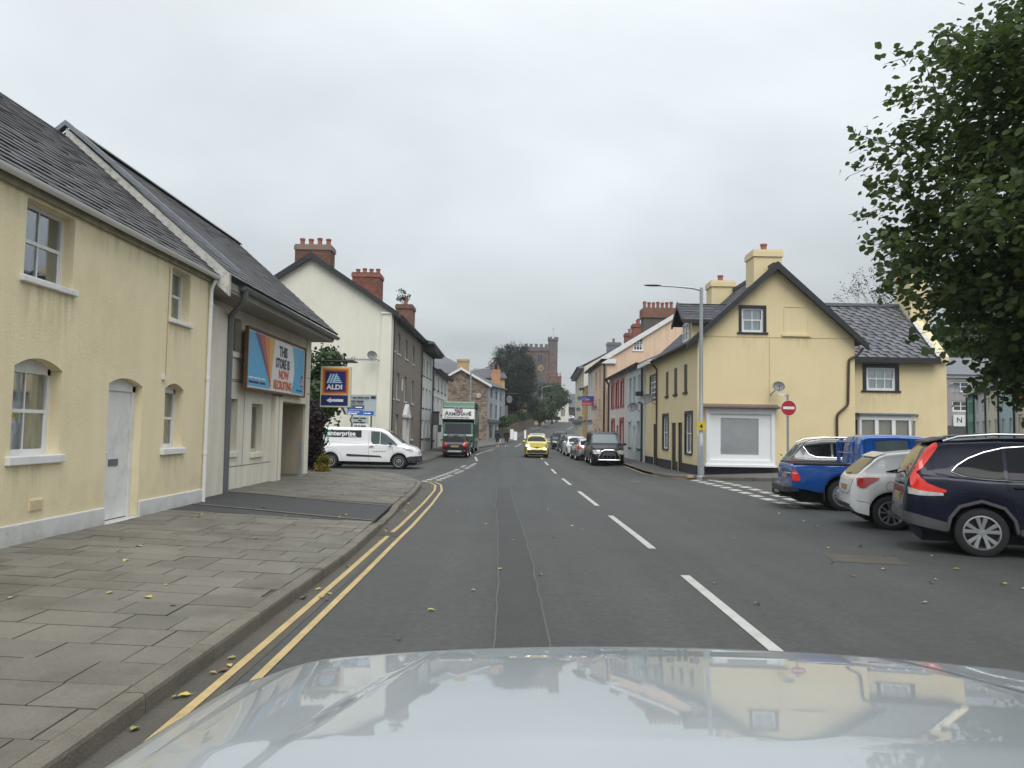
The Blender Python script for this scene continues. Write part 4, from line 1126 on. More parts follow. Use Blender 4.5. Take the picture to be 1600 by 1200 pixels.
D = thing('terraced_house', 'narrow white three storey house with deep black bracketed eaves next to the grey brown front', 'house', (-8, 59, -.1))
fD = Fr((-6.65, 56.3), (-6.5, 62.4)); fD.n = Vector((1, 0, 0))
hD = [(a, b, c, d) for (c, d) in ((5.6, 6.9), (3.2, 4.7), (.9, 2.3)) for (a, b) in ((.6, 1.6), (2.5, 3.5), (4.4, 5.4))]
wall(D, fD, [(0, -.5), (6.1, -.5), (6.1, 7.5), (0, 7.8)], hD, M['white_render'], room=False)
for h in hD: window(D, fD, h, 2, 2, M['white_paint'], recess=.1, sill=M['black_paint'], sillw=.04, pane=M['pane_grey'])
mb = MB(); mb.pbox([(-11, 56.0, 7.8), (-5.75, 56.0, 7.85), (-5.55, 62.6, 7.5), (-11, 62.6, 7.5), (-11, 56.0, 9.4), (-5.75, 56.0, 8.0), (-5.55, 62.6, 7.65), (-11, 62.6, 9.2)]); mb.build('roof', M['slate_far'], D)
mb = MB()
for k in range(14): y = 56.4 + k * .46; mb.box((-6.6, y, 7.35), (-5.7, y + .1, 7.75 - k * .015))
mb.build('eaves_bracket', M['black_paint'], D)
pipe(D, [(-6.4, 62.3, 7.5), (-6.4, 62.3, -.1)], .06, M['gutter_black'])
E_ = thing('terraced_house', 'long white terraced house with rows of small windows behind the green lorry', 'house', (-8, 69, -.1), group=None)
fE = Fr((-6.5, 62.5), (-6.42, 77)); fE.n = Vector((1, 0, 0))
hE = [(a, a + 1.1, c, d) for (c, d) in ((5.0, 6.1), (2.95, 4.2)) for a in (1.0, 4.3, 7.6, 10.9)] + [(1.2, 2.3, .7, 2.1), (8.5, 9.6, .7, 2.1)]
dE = (4.4, 5.6, -.1, 2.4)
wall(E_, fE, [(0, -.5), (14.5, -.5), (14.5, 6.55), (0, 6.55)], hE + [dE], M['white_render'], room=False)
for h in hE: window(E_, fE, h, 2, 2, M['white_paint'], recess=.1, sill=M['black_paint'], sillw=.12, sill_h=.12, pane=M['pane_grey'])
door(E_, fE, dE, M['black_paint'])
mb = MB(); fE.box(mb, 0, 14.5, 4.35, 4.45, .001, .05); mb.build('string_course', M['white_paint'], E_)
roof_plane(E_, (-6.0, 62.5, 6.5), (-5.95, 77.3, 6.5), (-10.5, 62.5, 8.6), (-10.5, 77.3, 8.6), M['slate_far'], far=True, thick=.14)
gutter(E_, (-5.95, 62.6, 6.56), (-5.9, 77.2, 6.56), .09, M['gutter_black'])
lp = thing('wall_lantern', 'dark lantern fixed on the white house corner behind the van', 'lamp', (-6.1, 61.9, 2.3))
mb = MB(); mb.box((-6.35, 61.8, 1.95), (-5.85, 62.2, 2.95)); mb.build('lantern_case', M['plastic_grey'], lp); mb = MB(); mb.box((-6.4, 61.75, 2.951), (-5.8, 62.25, 3.05)); mb.build('cap', M['black_paint'], lp)

# stone gabled building with grey shop front
F = thing('stone_building', 'rubble stone gabled building with pale grey painted front, ahead on the left', 'building', (-5, 104, .3))
stm = mat('rubble_stone', (.21, .165, .125), .95, var=.25, vscale=1.0, bump=.6, bscale=6, bdist=.05)
def add_voronoi(m, sc, lo, hi, joint=(.17, .15, .12)):
    t = m.node_tree; N = t.nodes; L = t.links; b = N['Principled BSDF']; src = b.inputs['Base Color'].links[0].from_socket
    co = N.new('ShaderNodeTexCoord'); mp = N.new('ShaderNodeMapping'); mp.inputs['Scale'].default_value = sc
    v = N.new('ShaderNodeTexVoronoi'); v.inputs['Scale'].default_value = 1
    L.new(co.outputs['Object'], mp.inputs['Vector']); L.new(mp.outputs[0], v.inputs['Vector'])
    s = N.new('ShaderNodeSeparateColor'); L.new(v.outputs['Color'], s.inputs[0])
    r = N.new('ShaderNodeMapRange'); r.inputs['To Min'].default_value = lo; r.inputs['To Max'].default_value = hi; L.new(s.outputs[0], r.inputs['Value'])
    k = N.new('ShaderNodeVectorMath'); k.operation = 'SCALE'; L.new(src, k.inputs[0]); L.new(r.outputs[0], k.inputs['Scale']); L.new(k.outputs[0], b.inputs['Base Color'])
add_voronoi(stm, (2.6, 2.6, 5.0), .55, 1.5)
wall(F, Fr((-9.6, 95), (-3.0, 95)), [(0, -.6), (6.6, -.6), (6.6, 7.15), (3.3, 9.05), (0, 7.15)], [], stm, name='gable_wall', room=False)
fF = Fr((-3.0, 95), (-1.0, 116)); fF.n = fF.n if fF.n.x > 0 else -fF.n
hF = [(a, a + 2.0, c, d) for (c, d) in ((5.7, 7.0), (3.1, 5.0)) for a in (3.0, 8.6, 14.2)]
hF2 = [(2.2, 6.2, .5, 2.4), (8.3, 10.2, .3, 2.4), (12.5, 17.5, .5, 2.4)]
wall(F, fF, [(0, -.3), (21, .2), (21, 7.75), (0, 7.15)], hF + hF2, M['grey_front'], room=False)
for h in hF: window(F, fF, h, 2, 2, M['gutter_grey'], recess=.1, fw=.12, bar=.06, pane=M['pane_dark'])
for h in hF2: window(F, fF, h, 2, 1, M['gutter_grey'], recess=.2, fw=.15, bar=.1, sash=False, pane=M['pane_dark'])
mb = MB(); fF.box(mb, .3, 20.8, 2.55, 2.95, .001, .25); mb.build('shop_fascia', M['plastic_grey'], F)
mb = MB(); fF.box(mb, 11.4, 11.6, 0, 7.3, .001, .1); mb.build('downpipe', M['white_paint'], F)
roof_plane(F, (-2.6, 94.7, 7.1), (-.6, 116.4, 7.75), (-6.3, 94.7, 9.15), (-4.2, 116.4, 9.5), M['slate_far'], far=True, thick=.15)
roof_plane(F, (-10.0, 94.7, 7.0), (-8.5, 116.4, 7.1), (-6.3, 94.7, 9.15), (-4.2, 116.4, 9.5), M['slate_far'], far=True, thick=.15)
mb = MB(); mb.prism([(-2.5, 94.55, 6.85), (-2.5, 94.55, 7.15), (-6.3, 94.55, 9.3), (-10.1, 94.55, 7.1), (-10.1, 94.55, 6.8), (-6.3, 94.55, 8.98)], (0, .14, 0)); mb.build('bargeboard', M['white_paint'], F)
chimney(F, -6.9, -5.45, 95.6, 96.8, 8.4, 10.35, mat('buff_brick', (.46, .33, .19), .9, var=.25, vscale=4), 0, bricks=False)
mb = MB(); mb.lathe([(.32, 0), (.32, .06), (0, .08)], (0, 0, 0), 'Y', 16); mb.v = [(v[0] - 4.1, 94.9 - v[1], v[2] + 5.85) for v in mb.v]; mb.build('round_plaque', mat('plaque', (.45, .42, .34), .8), F)
# buildings stacked up behind it
G1 = thing('hall', 'grey metal roofed hall with a shallow pyramid roof, rising behind the stone gable', 'building', (-14, 122, 1))
mb = MB(); mb.box((-21, 118, 0), (-6.5, 128, 10.2)); mb.build('wall', M['grey_front'], G1)
mb = MB(); mb.pbox([(-21.5, 117.6, 10.2), (-6.2, 117.6, 10.2), (-6.2, 128.5, 10.2), (-21.5, 128.5, 10.2), (-17, 120.5, 12.0), (-8.5, 120.5, 12.0), (-8.5, 126, 12.0), (-17, 126, 12.0)])
mb.build('roof', M['slate_grey'], G1)
mb = MB(); mb.add([(-14.5, 121, 12.0), (-8.5, 121, 12.0), (-8.5, 126, 12.0), (-14.5, 126, 12.0), (-11.5, 123.5, 13.6)], [(0, 1, 4), (1, 2, 4), (2, 3, 4), (3, 0, 4)]); mb.build('lantern_roof', M['slate_grey'], G1)
G2 = thing('house', 'small buff house with dark tiled roof and red chimney pots, behind the stone building', 'house', (-5, 126, 1))
mb = MB(); mb.box((-7.0, 124, 0), (-1.2, 132, 10.0)); mb.build('wall', M['ochre_wall'], G2)
roof_plane(G2, (-7.4, 123.7, 10.0), (-.8, 123.7, 10.0), (-6.4, 128, 11.8), (-1.5, 128, 11.8), M['slate_far'], far=True, thick=.15)
chimney(G2, -3.3, -1.9, 122.6, 123.8, 7, 11.2, mat('mottled_brick', (.48, .27, .14), .9, var=.3, vscale=5), 2, bricks=False, pot_h=.8)

# ------------------------------------------------------------------ right: yellow corner house
Hh = thing('corner_house', 'yellow rendered corner house with steep gable, black trimmed windows and boxed shop window', 'house', (10.6, 35, -.2))
fG = Fr((7.5, 31.0), (13.87, 31.0))
gw = (1.78, 2.68, 5.78, 6.78)
shop = (.55, 2.85, .62, 2.55)
wall(Hh, fG, [(0, -.5), (6.37, -.5), (6.37, 5.55), (3.15, 8.46), (0, 5.50)], [gw, shop], M['yellow_wall'], reveal=.12, name='gable_wall')
window(Hh, fG, gw, 2, 2, M['upvc'], recess=.05, sill=M['black_paint'], surround=M['black_paint'], near=True, sur_w=.11, sillw=.18, curtain='net', fw=.08, bar=.035)
mb = MB()   # blind window outline
for a in ((3.5, 4.52, 6.84, 6.88), (3.5, 3.54, 5.76, 6.84), (4.48, 4.52, 5.76, 6.84)): fG.box(mb, *a, 0.0, .02)
fG.box(mb, 3.42, 4.58, 5.64, 5.74, 0, .07); mb.build('blind_window', M['yellow_wall'], Hh)
mb = MB(); fG.box(mb, 0.02, 6.35, 5.58, 5.61, 0, .012); fG.box(mb, 2.9, 2.93, 3.0, 5.58, 0, .01); mb.build('render_bead', mat('bead', (.60, .46, .23), .8), Hh)
mb = MB(); fG.box(mb, -.02, 6.37, -.5, .36, 0, .03); mb.build('plinth', M['black_paint'], Hh)
sill_stain(Hh, fG, 1.6, 2.9, 5.70, .9); sill_stain(Hh, fG, 3.4, 4.6, 5.62, .8)
# boxed shop window
mb = MB()
for a in ((.32, .46, .42, 2.62), (2.92, 3.06, .42, 2.62), (.46, 2.92, 2.46, 2.62), (.46, 2.92, .42, .60)): fG.box(mb, *a, 0, .22)
fG.box(mb, .26, 3.12, .34, .42, 0, .30); fG.box(mb, .26, 3.12, 2.62, 2.68, 0, .27)
fG.box(mb, .46, .9, .60, 2.46, .10, .14); fG.box(mb, 2.42, 2.92, .60, 2.46, .10, .14); fG.box(mb, .9, 2.42, 2.28, 2.46, .10, .14); fG.box(mb, .9, 2.42, .6, .82, .10, .14)
shw = mb.build('shop_window', M['upvc'], Hh); 
pb = MB(); fG.box(pb, .91, 2.41, .83, 2.27, .118, .124); pb.build('pane', M['clear'], shw)
cb_ = MB(); cb_.grid([[fG.p(.91 + 1.5 * i / 40, z, .100 - .004 * math.sin(i * 1.9)) for z in (.82, 2.28)] for i in range(41)]); cb_.build('curtain', M['net'], shw, smooth=True)
mb = MB(); fG.box(mb, .18, 3.22, 2.68, 2.76, 0, .42); mb.prism([fG.p(.14, 2.70, .46), fG.p(3.28, 2.70, .46), fG.p(3.2, 2.86, 0), fG.p(.22, 2.86, 0)], fG.n * -.03)
bevel(mb.build('lead_hood', mat('lead_hood', (.16, .12, .10), .8, var=.35, vscale=9, bump=.5, bscale=12), Hh), .01)

fH = Fr((7.5, 31.0), (7.5, 39.35)); fH.n = Vector((-1, 0, 0))
up = [(1.8, 2.45, 3.42, 4.62), (3.8, 4.5, 3.42, 4.62), (5.75, 6.4, 3.42, 4.60)]
lo = [(.9, 2.1, .80, 2.45), (5.75, 7.0, .88, 2.45)]
drs = [(2.75, 3.65, -.12, 2.12), (4.05, 5.0, -.15, 2.12)]
wall(Hh, fH, [(0, -.5), (8.35, -.5), (8.35, 5.45), (0, 5.5)], up + lo + drs, M['yellow_wall'], reveal=.12)
for h in up:
    mb = MB(); fH.box(mb, h[0], h[1], h[2], h[3], -.06, -.03)
    w_ = mb.build('blind_window', M['black_paint'], Hh)
    sb = MB(); fH.box(sb, h[0] - .05, h[1] + .05, h[2] - .09, h[2], -.03, .06); sb.build('sill', M['black_paint'], w_)
for h in lo:
    window(Hh, fH, h, 2, 2, M['upvc'], recess=.05, sill=M['black_paint'], surround=M['black_paint'], sur_w=.14, curtain=None, pane=M['pane_grey'])
for h in drs:
    door(Hh, fH, h, M['black_paint'], recess=.06)
mb = MB(); fH.box(mb, 0, 2.75, -.5, .36, 0, .03); fH.box(mb, 3.65, 4.05, -.5, .36, 0, .03); fH.box(mb, 5.0, 8.35, -.5, .36, 0, .03); mb.build('plinth', M['black_paint'], Hh)
mb = MB()
for (a, b) in ((7.22, 13.87 + .28),): pass
# roof: front slope (towards the street), back slope, verges
roof_plane(Hh, (7.18, 30.75, 5.30), (7.18, 39.5, 5.30), (10.65, 30.75, 8.52), (10.65, 39.5, 8.52), M['slate_dark'], .36, .27, n_ind=0)
roof_plane(Hh, (14.15, 30.75, 5.38), (14.15, 39.5, 5.38), (10.65, 30.75, 8.52), (10.65, 39.5, 8.52), M['slate_far'], far=True)
mb = MB()
mb.prism([(7.0, 30.64, 5.02), (7.0, 30.64, 5.26), (10.65, 30.64, 8.66), (14.3, 30.64, 5.36), (14.3, 30.64, 5.10), (10.65, 30.64, 8.34)], (0, .12, 0))
mb.build('bargeboard', M['black_paint'], Hh)
gutter(Hh, (7.1, 30.9, 5.30), (7.1, 39.4, 5.30), .06, M['gutter_black'])
pipe(Hh, [(7.12, 39.3, 5.25), (7.3, 39.4, 5.05), (7.44, 39.42, 4.9), (7.44, 39.42, .0)], .045, M['gutter_brown'])
pipe(Hh, [(14.15, 30.85, 5.2), (13.95, 30.9, 4.9), (13.6, 30.92, 4.75), (13.55, 30.92, 2.9), (13.1, 30.92, 2.5), (13.1, 30.92, 0)], .05, M['gutter_brown'])
mb = MB(); mb.box((10.5, 30.75, 8.46), (10.8, 39.5, 8.62)); mb.build('ridge_tiles', M['slate_dark'], Hh)
chimney(Hh, 9.92, 11.08, 31.4, 32.5, 7.6, 9.25, M['yellow_wall'], 1, bricks=False, pot_h=.32, corbel=.05)
chimney(Hh, 9.5, 10.6, 36.5, 37.5, 6.9, 8.95, M['yellow_wall'], 1, bricks=False, pot_h=.32, corbel=.06)
# dormer
mb = MB(); mb.box((7.55, 32.25, 5.5), (10.0, 33.85, 6.38)); mb.prism([(7.55, 32.25, 6.38), (7.55, 33.85, 6.38), (7.55, 33.05, 7.05)], (2.4, 0, 0))
dm = mb.build('dormer', M['yellow_wall'], Hh)
fW = Fr((7.53, 32.25), (7.53, 33.85)); fW.n = Vector((-1, 0, 0))
wm = MB()
for a in ((.25, .33, 5.58, 6.4), (1.27, 1.35, 5.58, 6.4), (.33, 1.27, 6.32, 6.4), (.33, 1.27, 5.58, 5.68), (.76, .84, 5.68, 6.32), (.33, 1.27, 5.98, 6.02)): fW.box(wm, *a, 0, .06)
wm.build('window_frame', M['upvc'], dm); wm = MB(); fW.box(wm, .33, 1.27, 5.68, 6.32, .0, .03); wm.build('pane', M['pane_grey'], dm)
for (ys, nm) in ((32.0, 'a'), (34.1, 'b')):
    roof_plane(Hh, (7.15, ys, 6.40), (9.3, ys, 6.40), (7.15, 33.05, 7.22), (9.95, 33.05, 7.22), M['slate_dark'], .36, .2, n_ind=60 if nm == 'a' else 0, thick=.05)
mb = MB(); mb.prism([(7.08, 31.92, 6.28), (7.08, 31.92, 6.44), (7.08, 33.05, 7.32), (7.08, 34.18, 6.44), (7.08, 34.18, 6.28), (7.08, 33.05, 7.10)], (.07, 0, 0)); mb.box((7.08, 31.90, 6.26), (8.95, 31.96, 6.40)); mb.build('dormer_bargeboard', M['black_paint'], Hh)
# lower annex at the far end
AN = thing('cottage', 'small yellow annex with white barred window, between corner house and pale blue house', 'cottage', (9, 41.3, -.2))
fN = Fr((7.52, 39.5), (7.52, 43.1)); fN.n = Vector((-1, 0, 0))
hN = (.35, 2.2, 3.45, 4.65); dN = (.15, 1.2, -.12, 2.1)
wall(AN, fN, [(0, -.5), (3.6, -.5), (3.6, 5.5), (0, 5.35)], [hN, dN], M['yellow_wall'], reveal=.12)
window(AN, fN, hN, 4, 4, M['upvc'], recess=.04, surround=M['black_paint'], bar=.06, sur_w=.1)
door(AN, fN, dN, M['black_paint'], recess=.05)
mb = MB(); fN.box(mb, 1.2, 3.6, -.5, .36, 0, .03); fN.box(mb, 0, .15, -.5, .36, 0, .03); mb.build('plinth', M['black_paint'], AN)
roof_plane(AN, (7.2, 39.55, 5.38), (7.2, 43.15, 5.5), (10.5, 39.55, 7.1), (10.5, 43.15, 7.2), M['slate_far'], far=True)
mb = MB(); mb.box((7.05, 39.55, 5.22), (7.2, 43.2, 5.42)); mb.build('fascia', M['white_paint'], AN)

# rear wing of the corner house
W = thing('house_wing', 'lower yellow wing with slate roof, six pane window and white bay, right of the gable', 'house', (16.5, 36, 0))
fWg = Fr((13.9, 33.0), (18.72, 33.0))
hw = (1.35, 2.62, 3.62, 4.62)
sill_stain(W, fWg, 1.1, 2.9, 3.5, .8)
wall(W, fWg, [(0, -.3), (4.82, -.3), (4.82, 5.05), (0, 5.05)], [hw], M['yellow_wall'], reveal=.1)
window(W, fWg, hw, 3, 2, M['upvc'], recess=.04, sill=M['black_paint'], surround=M['black_paint'], near=True, sur_w=.15, sillw=.22, fw=.09, bar=.04, curtain='net')
wall(W, Fr((18.72, 33.0), (18.72, 39.0)), [(0, -.3), (6, -.3), (6, 5.05), (3, 7.9), (0, 5.05)], [], M['yellow_wall'], name='end_wall', room=False)
mb = MB()
for (a, b) in ((.45, 1.25), (1.45, 3.15), (3.35, 3.9)):
    pass
fbw = [((14.35, 32.98), (14.7, 32.45)), ((14.7, 32.45), (16.85, 32.45)), ((16.85, 32.45), (17.35, 32.98))]
bay = MB(); bp_ = MB(); cu_ = MB()
for A_, B_ in fbw:
    f = Fr(A_, B_); L = f.L
    f.box(bay, 0, L, .2, 1.2, -.05, 0); f.box(bay, 0, L, 2.35, 2.55, -.05, .03)
    n = 3 if L > 1.5 else 1
    for k in range(n + 1): u = L * k / n; f.box(bay, max(0, u - .08), min(L, u + .08), 1.2, 2.35, -.05, .02)
    f.box(bp_, .02, L - .02, 1.2, 2.35, -.03, -.02); f.box(cu_, .05, L - .05, 1.2, 2.35, -.12, -.1)
by = bay.build('bay_window', M['upvc'], W); bp_.build('pane', M['clear'], by); cu_.build('curtain', M['curtain'], by)
mb = MB(); mb.prism([(14.2, 33.0, 2.56), (14.62, 32.3, 2.56), (16.95, 32.3, 2.56), (17.5, 33.0, 2.56)], (0, 0, .07)); mb.build('bay_roof', M['lead'], by)
rw = roof_plane(W, (13.95, 32.75, 5.02), (18.35, 32.75, 5.02), (12.3, 36.0, 7.78), (18.35, 36.0, 7.78), M['slate_grey'], .42, .24, n_ind=300)
roof_plane(W, (12.9, 39.2, 5.0), (18.35, 39.2, 5.0), (12.3, 36.0, 7.78), (18.35, 36.0, 7.78), M['slate_far'], far=True)
mb = MB(); mb.box((12.3, 35.88, 7.76), (18.35, 36.12, 7.9)); mb.build('ridge_tiles', M['slate_grey'], W)
mb = MB(); mb.box((13.9, 32.62, 4.80), (18.3, 32.78, 5.02)); mb.build('fascia', M['black_paint'], W)
mb = MB(); mb.prism([(18.36, 32.8, 4.9), (18.36, 32.8, 5.12), (18.36, 36, 7.95), (18.36, 36, 7.6)], (.36, 0, 0)); mb.prism([(18.36, 39.2, 4.9), (18.36, 39.2, 5.12), (18.36, 36, 7.95), (18.36, 36, 7.6)], (.36, 0, 0)); mb.build('parapet', M['yellow_wall'], W)
mb = MB(); mb.prism([(18.18, 32.74, 5.1), (18.18, 36, 7.95), (18.37, 36, 7.97), (18.37, 32.74, 5.14)], (0, 0, .04)); mb.build('flashing', M['mortar'], W)
mb = MB()
chimney(W, 18.2, 19.05, 34.9, 36.2, 6.6, 9.15, M['yellow_wall'], 0, bricks=False)

# ------------------------------------------------------------------ right row beyond the annex
def row_house(name, label, A0, B0, ze0, ze1, wm, holes, kw, doors=(), doorm=None, depth=8, ridge=2.2, roofm=None, ov=.3, base=-.6, gut=True, frame=None, gable=None, cat='house'):
    t = thing(name, label, cat, ((A0[0] + B0[0]) / 2 + 2, (A0[1] + B0[1]) / 2, base + .4))
    f = Fr(A0, B0); f.n = f.n if f.n.x < 0 else -f.n
    wall(t, f, [(0, base), (f.L, base), (f.L, ze1), (0, ze0)], list(holes) + list(doors), wm, room=False)
    for h in holes: window(t, f, h, **kw)
    for h in doors: door(t, f, h, doorm or M['white_paint'])
    ax, ay, bx, by_ = *A0, *B0
    roof_plane(t, (ax - ov, ay, ze0 - .05), (bx - ov, by_, ze1 - .05), (ax + depth / 2, ay, ze0 + ridge), (bx + depth / 2, by_, ze1 + ridge), roofm or M['slate_far'], far=True, thick=.1)
    roof_plane(t, (ax + depth + ov, ay, ze0 - .05), (bx + depth + ov, by_, ze1 - .05), (ax + depth / 2, ay, ze0 + ridge), (bx + depth / 2, by_, ze1 + ridge), roofm or M['slate_far'], far=True, thick=.1)
    g = Fr((ax, ay), (ax + depth, ay))
    wall(t, g, [(0, base), (depth, base), (depth, ze0), (depth / 2, ze0 + ridge - .1), (0, ze0)], [gable] if gable else [], wm, name='gable_wall', room=False)
    if gut: gutter(t, (ax - ov - .05, ay + .1, ze0), (bx - ov - .05, by_ - .1, ze1), .08, M['gutter_black'])
    return t, f, g
wk = dict(nx=2, ny=2, m=M['white_paint'], recess=.1, sill=M['white_paint'], pane=M['pane_grey'])
wkd = dict(wk, sill=M['black_paint'], surround=M['blue_render'], sur_w=.12)
t, f, g = row_house('terraced_house', 'pale blue white terraced house with satellite dish, beside the yellow annex', (7.42, 43.2), (7.4, 49.4), 5.6, 5.6, M['blue_render'],
          [(.9, 1.75, 3.4, 5.0), (2.6, 3.45, 3.4, 5.0), (4.2, 5.05, 3.4, 5.0), (1.0, 2.1, .7, 2.3), (4.3, 5.3, .7, 2.3)], wkd, [(2.75, 3.6, -.1, 2.0)], depth=7, ridge=1.7)
pipe(t, [(7.3, 43.3, 5.5), (7.34, 43.35, 5.2), (7.34, 43.35, 0)], .06, M['gutter_black'])
mb = MB(); mb.box((7.0, 43.25, 3.7), (7.4, 43.5, 3.95)); mb.build('hopper', M['gutter_black'], t)
dish((6.95, 43.9, 3.05), PI + .5, .35, .48, 'grey satellite dish on the pale blue house front', (7.4, 44.2, 2.85))
t, f, g = row_house('terraced_house', 'blush terraced house with red painted window surrounds, in the row on the right', (7.4, 49.5), (7.35, 57.9), 5.6, 5.6, M['blush_render'],
          [(1.2, 2.3, 3.45, 5.05), (3.5, 4.6, 3.45, 5.05), (5.8, 6.9, 3.45, 5.05), (1.2, 2.5, .9, 2.4), (5.4, 6.7, .9, 2.4)],
          dict(wk, sill=M['red_paint'], surround=M['red_paint'], sur_w=.22, sur_d=.05, sill_h=.16, sillw=.3), [(3.5, 4.5, -.1, 2.1)], M['red_paint'], depth=7, ridge=1.7)
pipe(t, [(7.0, 57.6, 5.6), (7.3, 57.75, 5.2), (7.3, 57.75, 0)], .08, M['gutter_brown'])
t, f, g = row_house('townhouse', 'tall peach townhouse with white verge boards and attic window, right of the street', (7.22, 58.5), (7.28, 69), 7.2, 7.3, M['peach'],
          [(a, a + 1.0, c, d) for (c, d) in ((5.35, 6.75), (2.75, 4.35), (.7, 1.9)) for a in (1.1, 4.2, 7.2)], dict(wk, sill=M['white_paint']), depth=11.6, ridge=3.7, gable=(2.0, 2.75, 7.9, 8.85))
window(t, g, (2.0, 2.75, 7.9, 8.85), 3, 3, M['upvc'], recess=.05, sill=M['white_paint'], bar=.05)
mb = MB(); mb.prism([(6.75, 58.3, 6.85), (6.75, 58.3, 7.3), (13.05, 58.3, 11.2), (13.05, 58.3, 10.85)], (0, .18, 0)); mb.box((6.75, 58.3, 6.85), (7.9, 58.48, 7.2)); mb.build('bargeboard', M['white_paint'], t)
pipe(t, [(7.05, 58.6, 7.0), (7.05, 58.6, 0)], .08, M['gutter_brown'])
chimney(t, 10.35, 12.85, 60.5, 61.8, 8.8, 11.5, mat('grey_stone', (.11, .10, .085), .9, var=.2, vscale=3), 7, bricks=False, pot_h=.55)
mb = MB(); mb.box((10.25, 60.4, 10.75), (12.95, 61.9, 11.5)); mb.build('brick_band', M['brick_brown'], t)
chimney(t, 10.6, 11.6, 67.2, 68.4, 8.8, 11.15, M['brick_red'], 2, bricks=False, pot_h=.5)
chimney(t, 10.8, 11.7, 73.2, 74.2, 8.5, 11.1, M['brick_red'], 1, bricks=False, pot_h=.45)
row_house('townhouse', 'white upper storeys of a tall house beyond the peach one', (7.3, 69.1), (7.4, 74.6), 7.3, 7.35, M['white_render'],
          [(a, a + .9, c, d) for (c, d) in ((5.4, 6.8), (2.8, 4.3)) for a in (.8, 3.4)], wk, depth=10, ridge=3.0)
row_house('cottage', 'narrow ochre cottage squeezed between taller houses, right of the street', (7.1, 75.0), (7.35, 79.8), 5.9, 6.0, M['ochre_wall'],
          [(1.0, 1.9, 3.2, 4.8), (3.0, 3.9, 3.2, 4.8)], wk, [(1.6, 2.6, 0, 2.1)], M['black_paint'], depth=7, ridge=1.8)
t, f, g = row_house('townhouse', 'tall pale cream townhouse with grey cornice, farthest in the right hand row', (7.5, 80), (8.35, 101), 8.4, 8.6, M['pale_cream'],
          [(a, a + 1.4, c, d) for (c, d) in ((6.0, 7.7), (3.2, 5.2), (.9, 2.3)) for a in (1.8, 6.8, 11.8, 16.4)], dict(wk, fw=.1), depth=8, ridge=2.4, ov=.6)
mb = MB(); f.box(mb, -.2, 21, 2.6, 2.95, 0, .35); f.box(mb, -.3, 21, 8.2, 8.42, 0, .55); mb.build('cornice', M['lead'], t)
chimney(t, 10.2, 11.6, 82, 83.2, 9.5, 11.2, M['gutter_grey'], 1, bricks=False, pot_h=.5)
dish((7.05, 40.05, 3.35), PI + .5, .35, .50, 'big grey satellite dish on the yellow house beside the downpipe', (7.5, 39.9, 3.1))
dish((10.62, 30.55, 3.55), PI + .15, .35, .36, 'grey satellite dish on the big yellow gable', (10.45, 31.0, 3.25))
for k, (x, y, z) in enumerate(((6.7, 62, 3.5), (6.75, 66, 2.4), (6.75, 70.5, 2.4), (6.9, 77, 2.9), (7.0, 79, 5.0), (7.05, 81, 3.9))):
    dish((x, y, z), PI + .5, .35, .42, ['grey dish on the peach house front, nearest of the far cluster', 'lower grey dish on the peach house front, above the parked cars', 'grey dish on the white upper house', 'grey dish on the ochre cottage', 'grey dish high beside the ochre cottage eaves', 'grey dish on the pale cream townhouse'][k], (x + .5, y + .1, z - .15))
fsb = thing('for_sale_board', 'blue and red estate agent sale board fixed to the peach house', 'sign', (6.4, 63, 4.2))
mb = MB(); mb.box((5.75, 63.0, 3.75), (6.75, 63.05, 4.55)); mb.build('board', mat('agent_blue', (.03, .07, .35), .5), fsb)
mb = MB(); mb.box((5.75, 62.98, 3.75), (6.75, 63.0, 4.12)); mb.build('red_strip', mat('agent_red', (.5, .04, .08), .5), fsb)
mb = MB(); mb.tube([(6.5, 63.03, 3.75), (7.2, 63.03, 3.0)], .03, 6); mb.tube([(6.75, 63.03, 4.1), (7.25, 63.03, 4.1)], .03, 6); mb.build('pole', M['white_paint'], fsb)
wtxt = Matrix(((1, 0, 0, 5.82), (0, 0, -1, 62.975), (0, 1, 0, 4.2), (0, 0, 0, 1)))
text('Clee', .3, M['white_line'], fsb, wtxt, bold=.01)
wtxt = Matrix(((1, 0, 0, 5.80), (0, 0, -1, 62.972), (0, 1, 0, 3.85), (0, 0, 0, 1)))
text('FOR SALE', .19, M['white_line'], fsb, wtxt, bold=.008, sx=.9)

# ------------------------------------------------------------------ side street on the right, seen past the wing
R1 = thing('apartment_block', 'lilac grey rendered block with white windows and slate roof, beyond the yellow wing', 'building', (36, 61, 1))
fr1 = Fr((31, 60), (46, 60))
h1 = [(3.45, 4.85, 5.25, 6.05), (3.45, 4.85, 3.7, 4.55), (7.5, 8.9, 5.25, 6.05), (7.5, 8.9, 3.7, 4.55)]
wall(R1, fr1, [(0, -.5), (15, -.5), (15, 6.6), (0, 6.6)], h1, M['lilac_grey'], room=False)
for h in h1: window(R1, fr1, h, 2, 2, M['upvc'], recess=.06, fw=.09, bar=.07)
mb = MB(); fr1.box(mb, 0, 15, 6.35, 6.62, 0, .12); mb.build('fascia', M['upvc'], R1)
mb = MB(); fr1.box(mb, 4.9, 15, -.5, 3.0, 0, .06); fr1.box(mb, 0, 4.9, -.5, 2.6, 0, .06); mb.build('stone_base', mat('dark_stone', (.10, .095, .09), .9, var=.3, vscale=3), R1)
roof_plane(R1, (30.8, 59.7, 6.6), (46, 59.7, 6.6), (30.8, 64, 8.35), (46, 64, 8.35), M['slate_grey'], far=True)
ns = thing('wall_sign', 'white square sign with a slanted letter N on the lilac grey block', 'sign', (34.8, 59.9, 3))
mb = MB(); fr1.box(mb, 3.45, 4.35, 2.55, 3.45, .07, .12); mb.build('board', M['upvc'], ns)
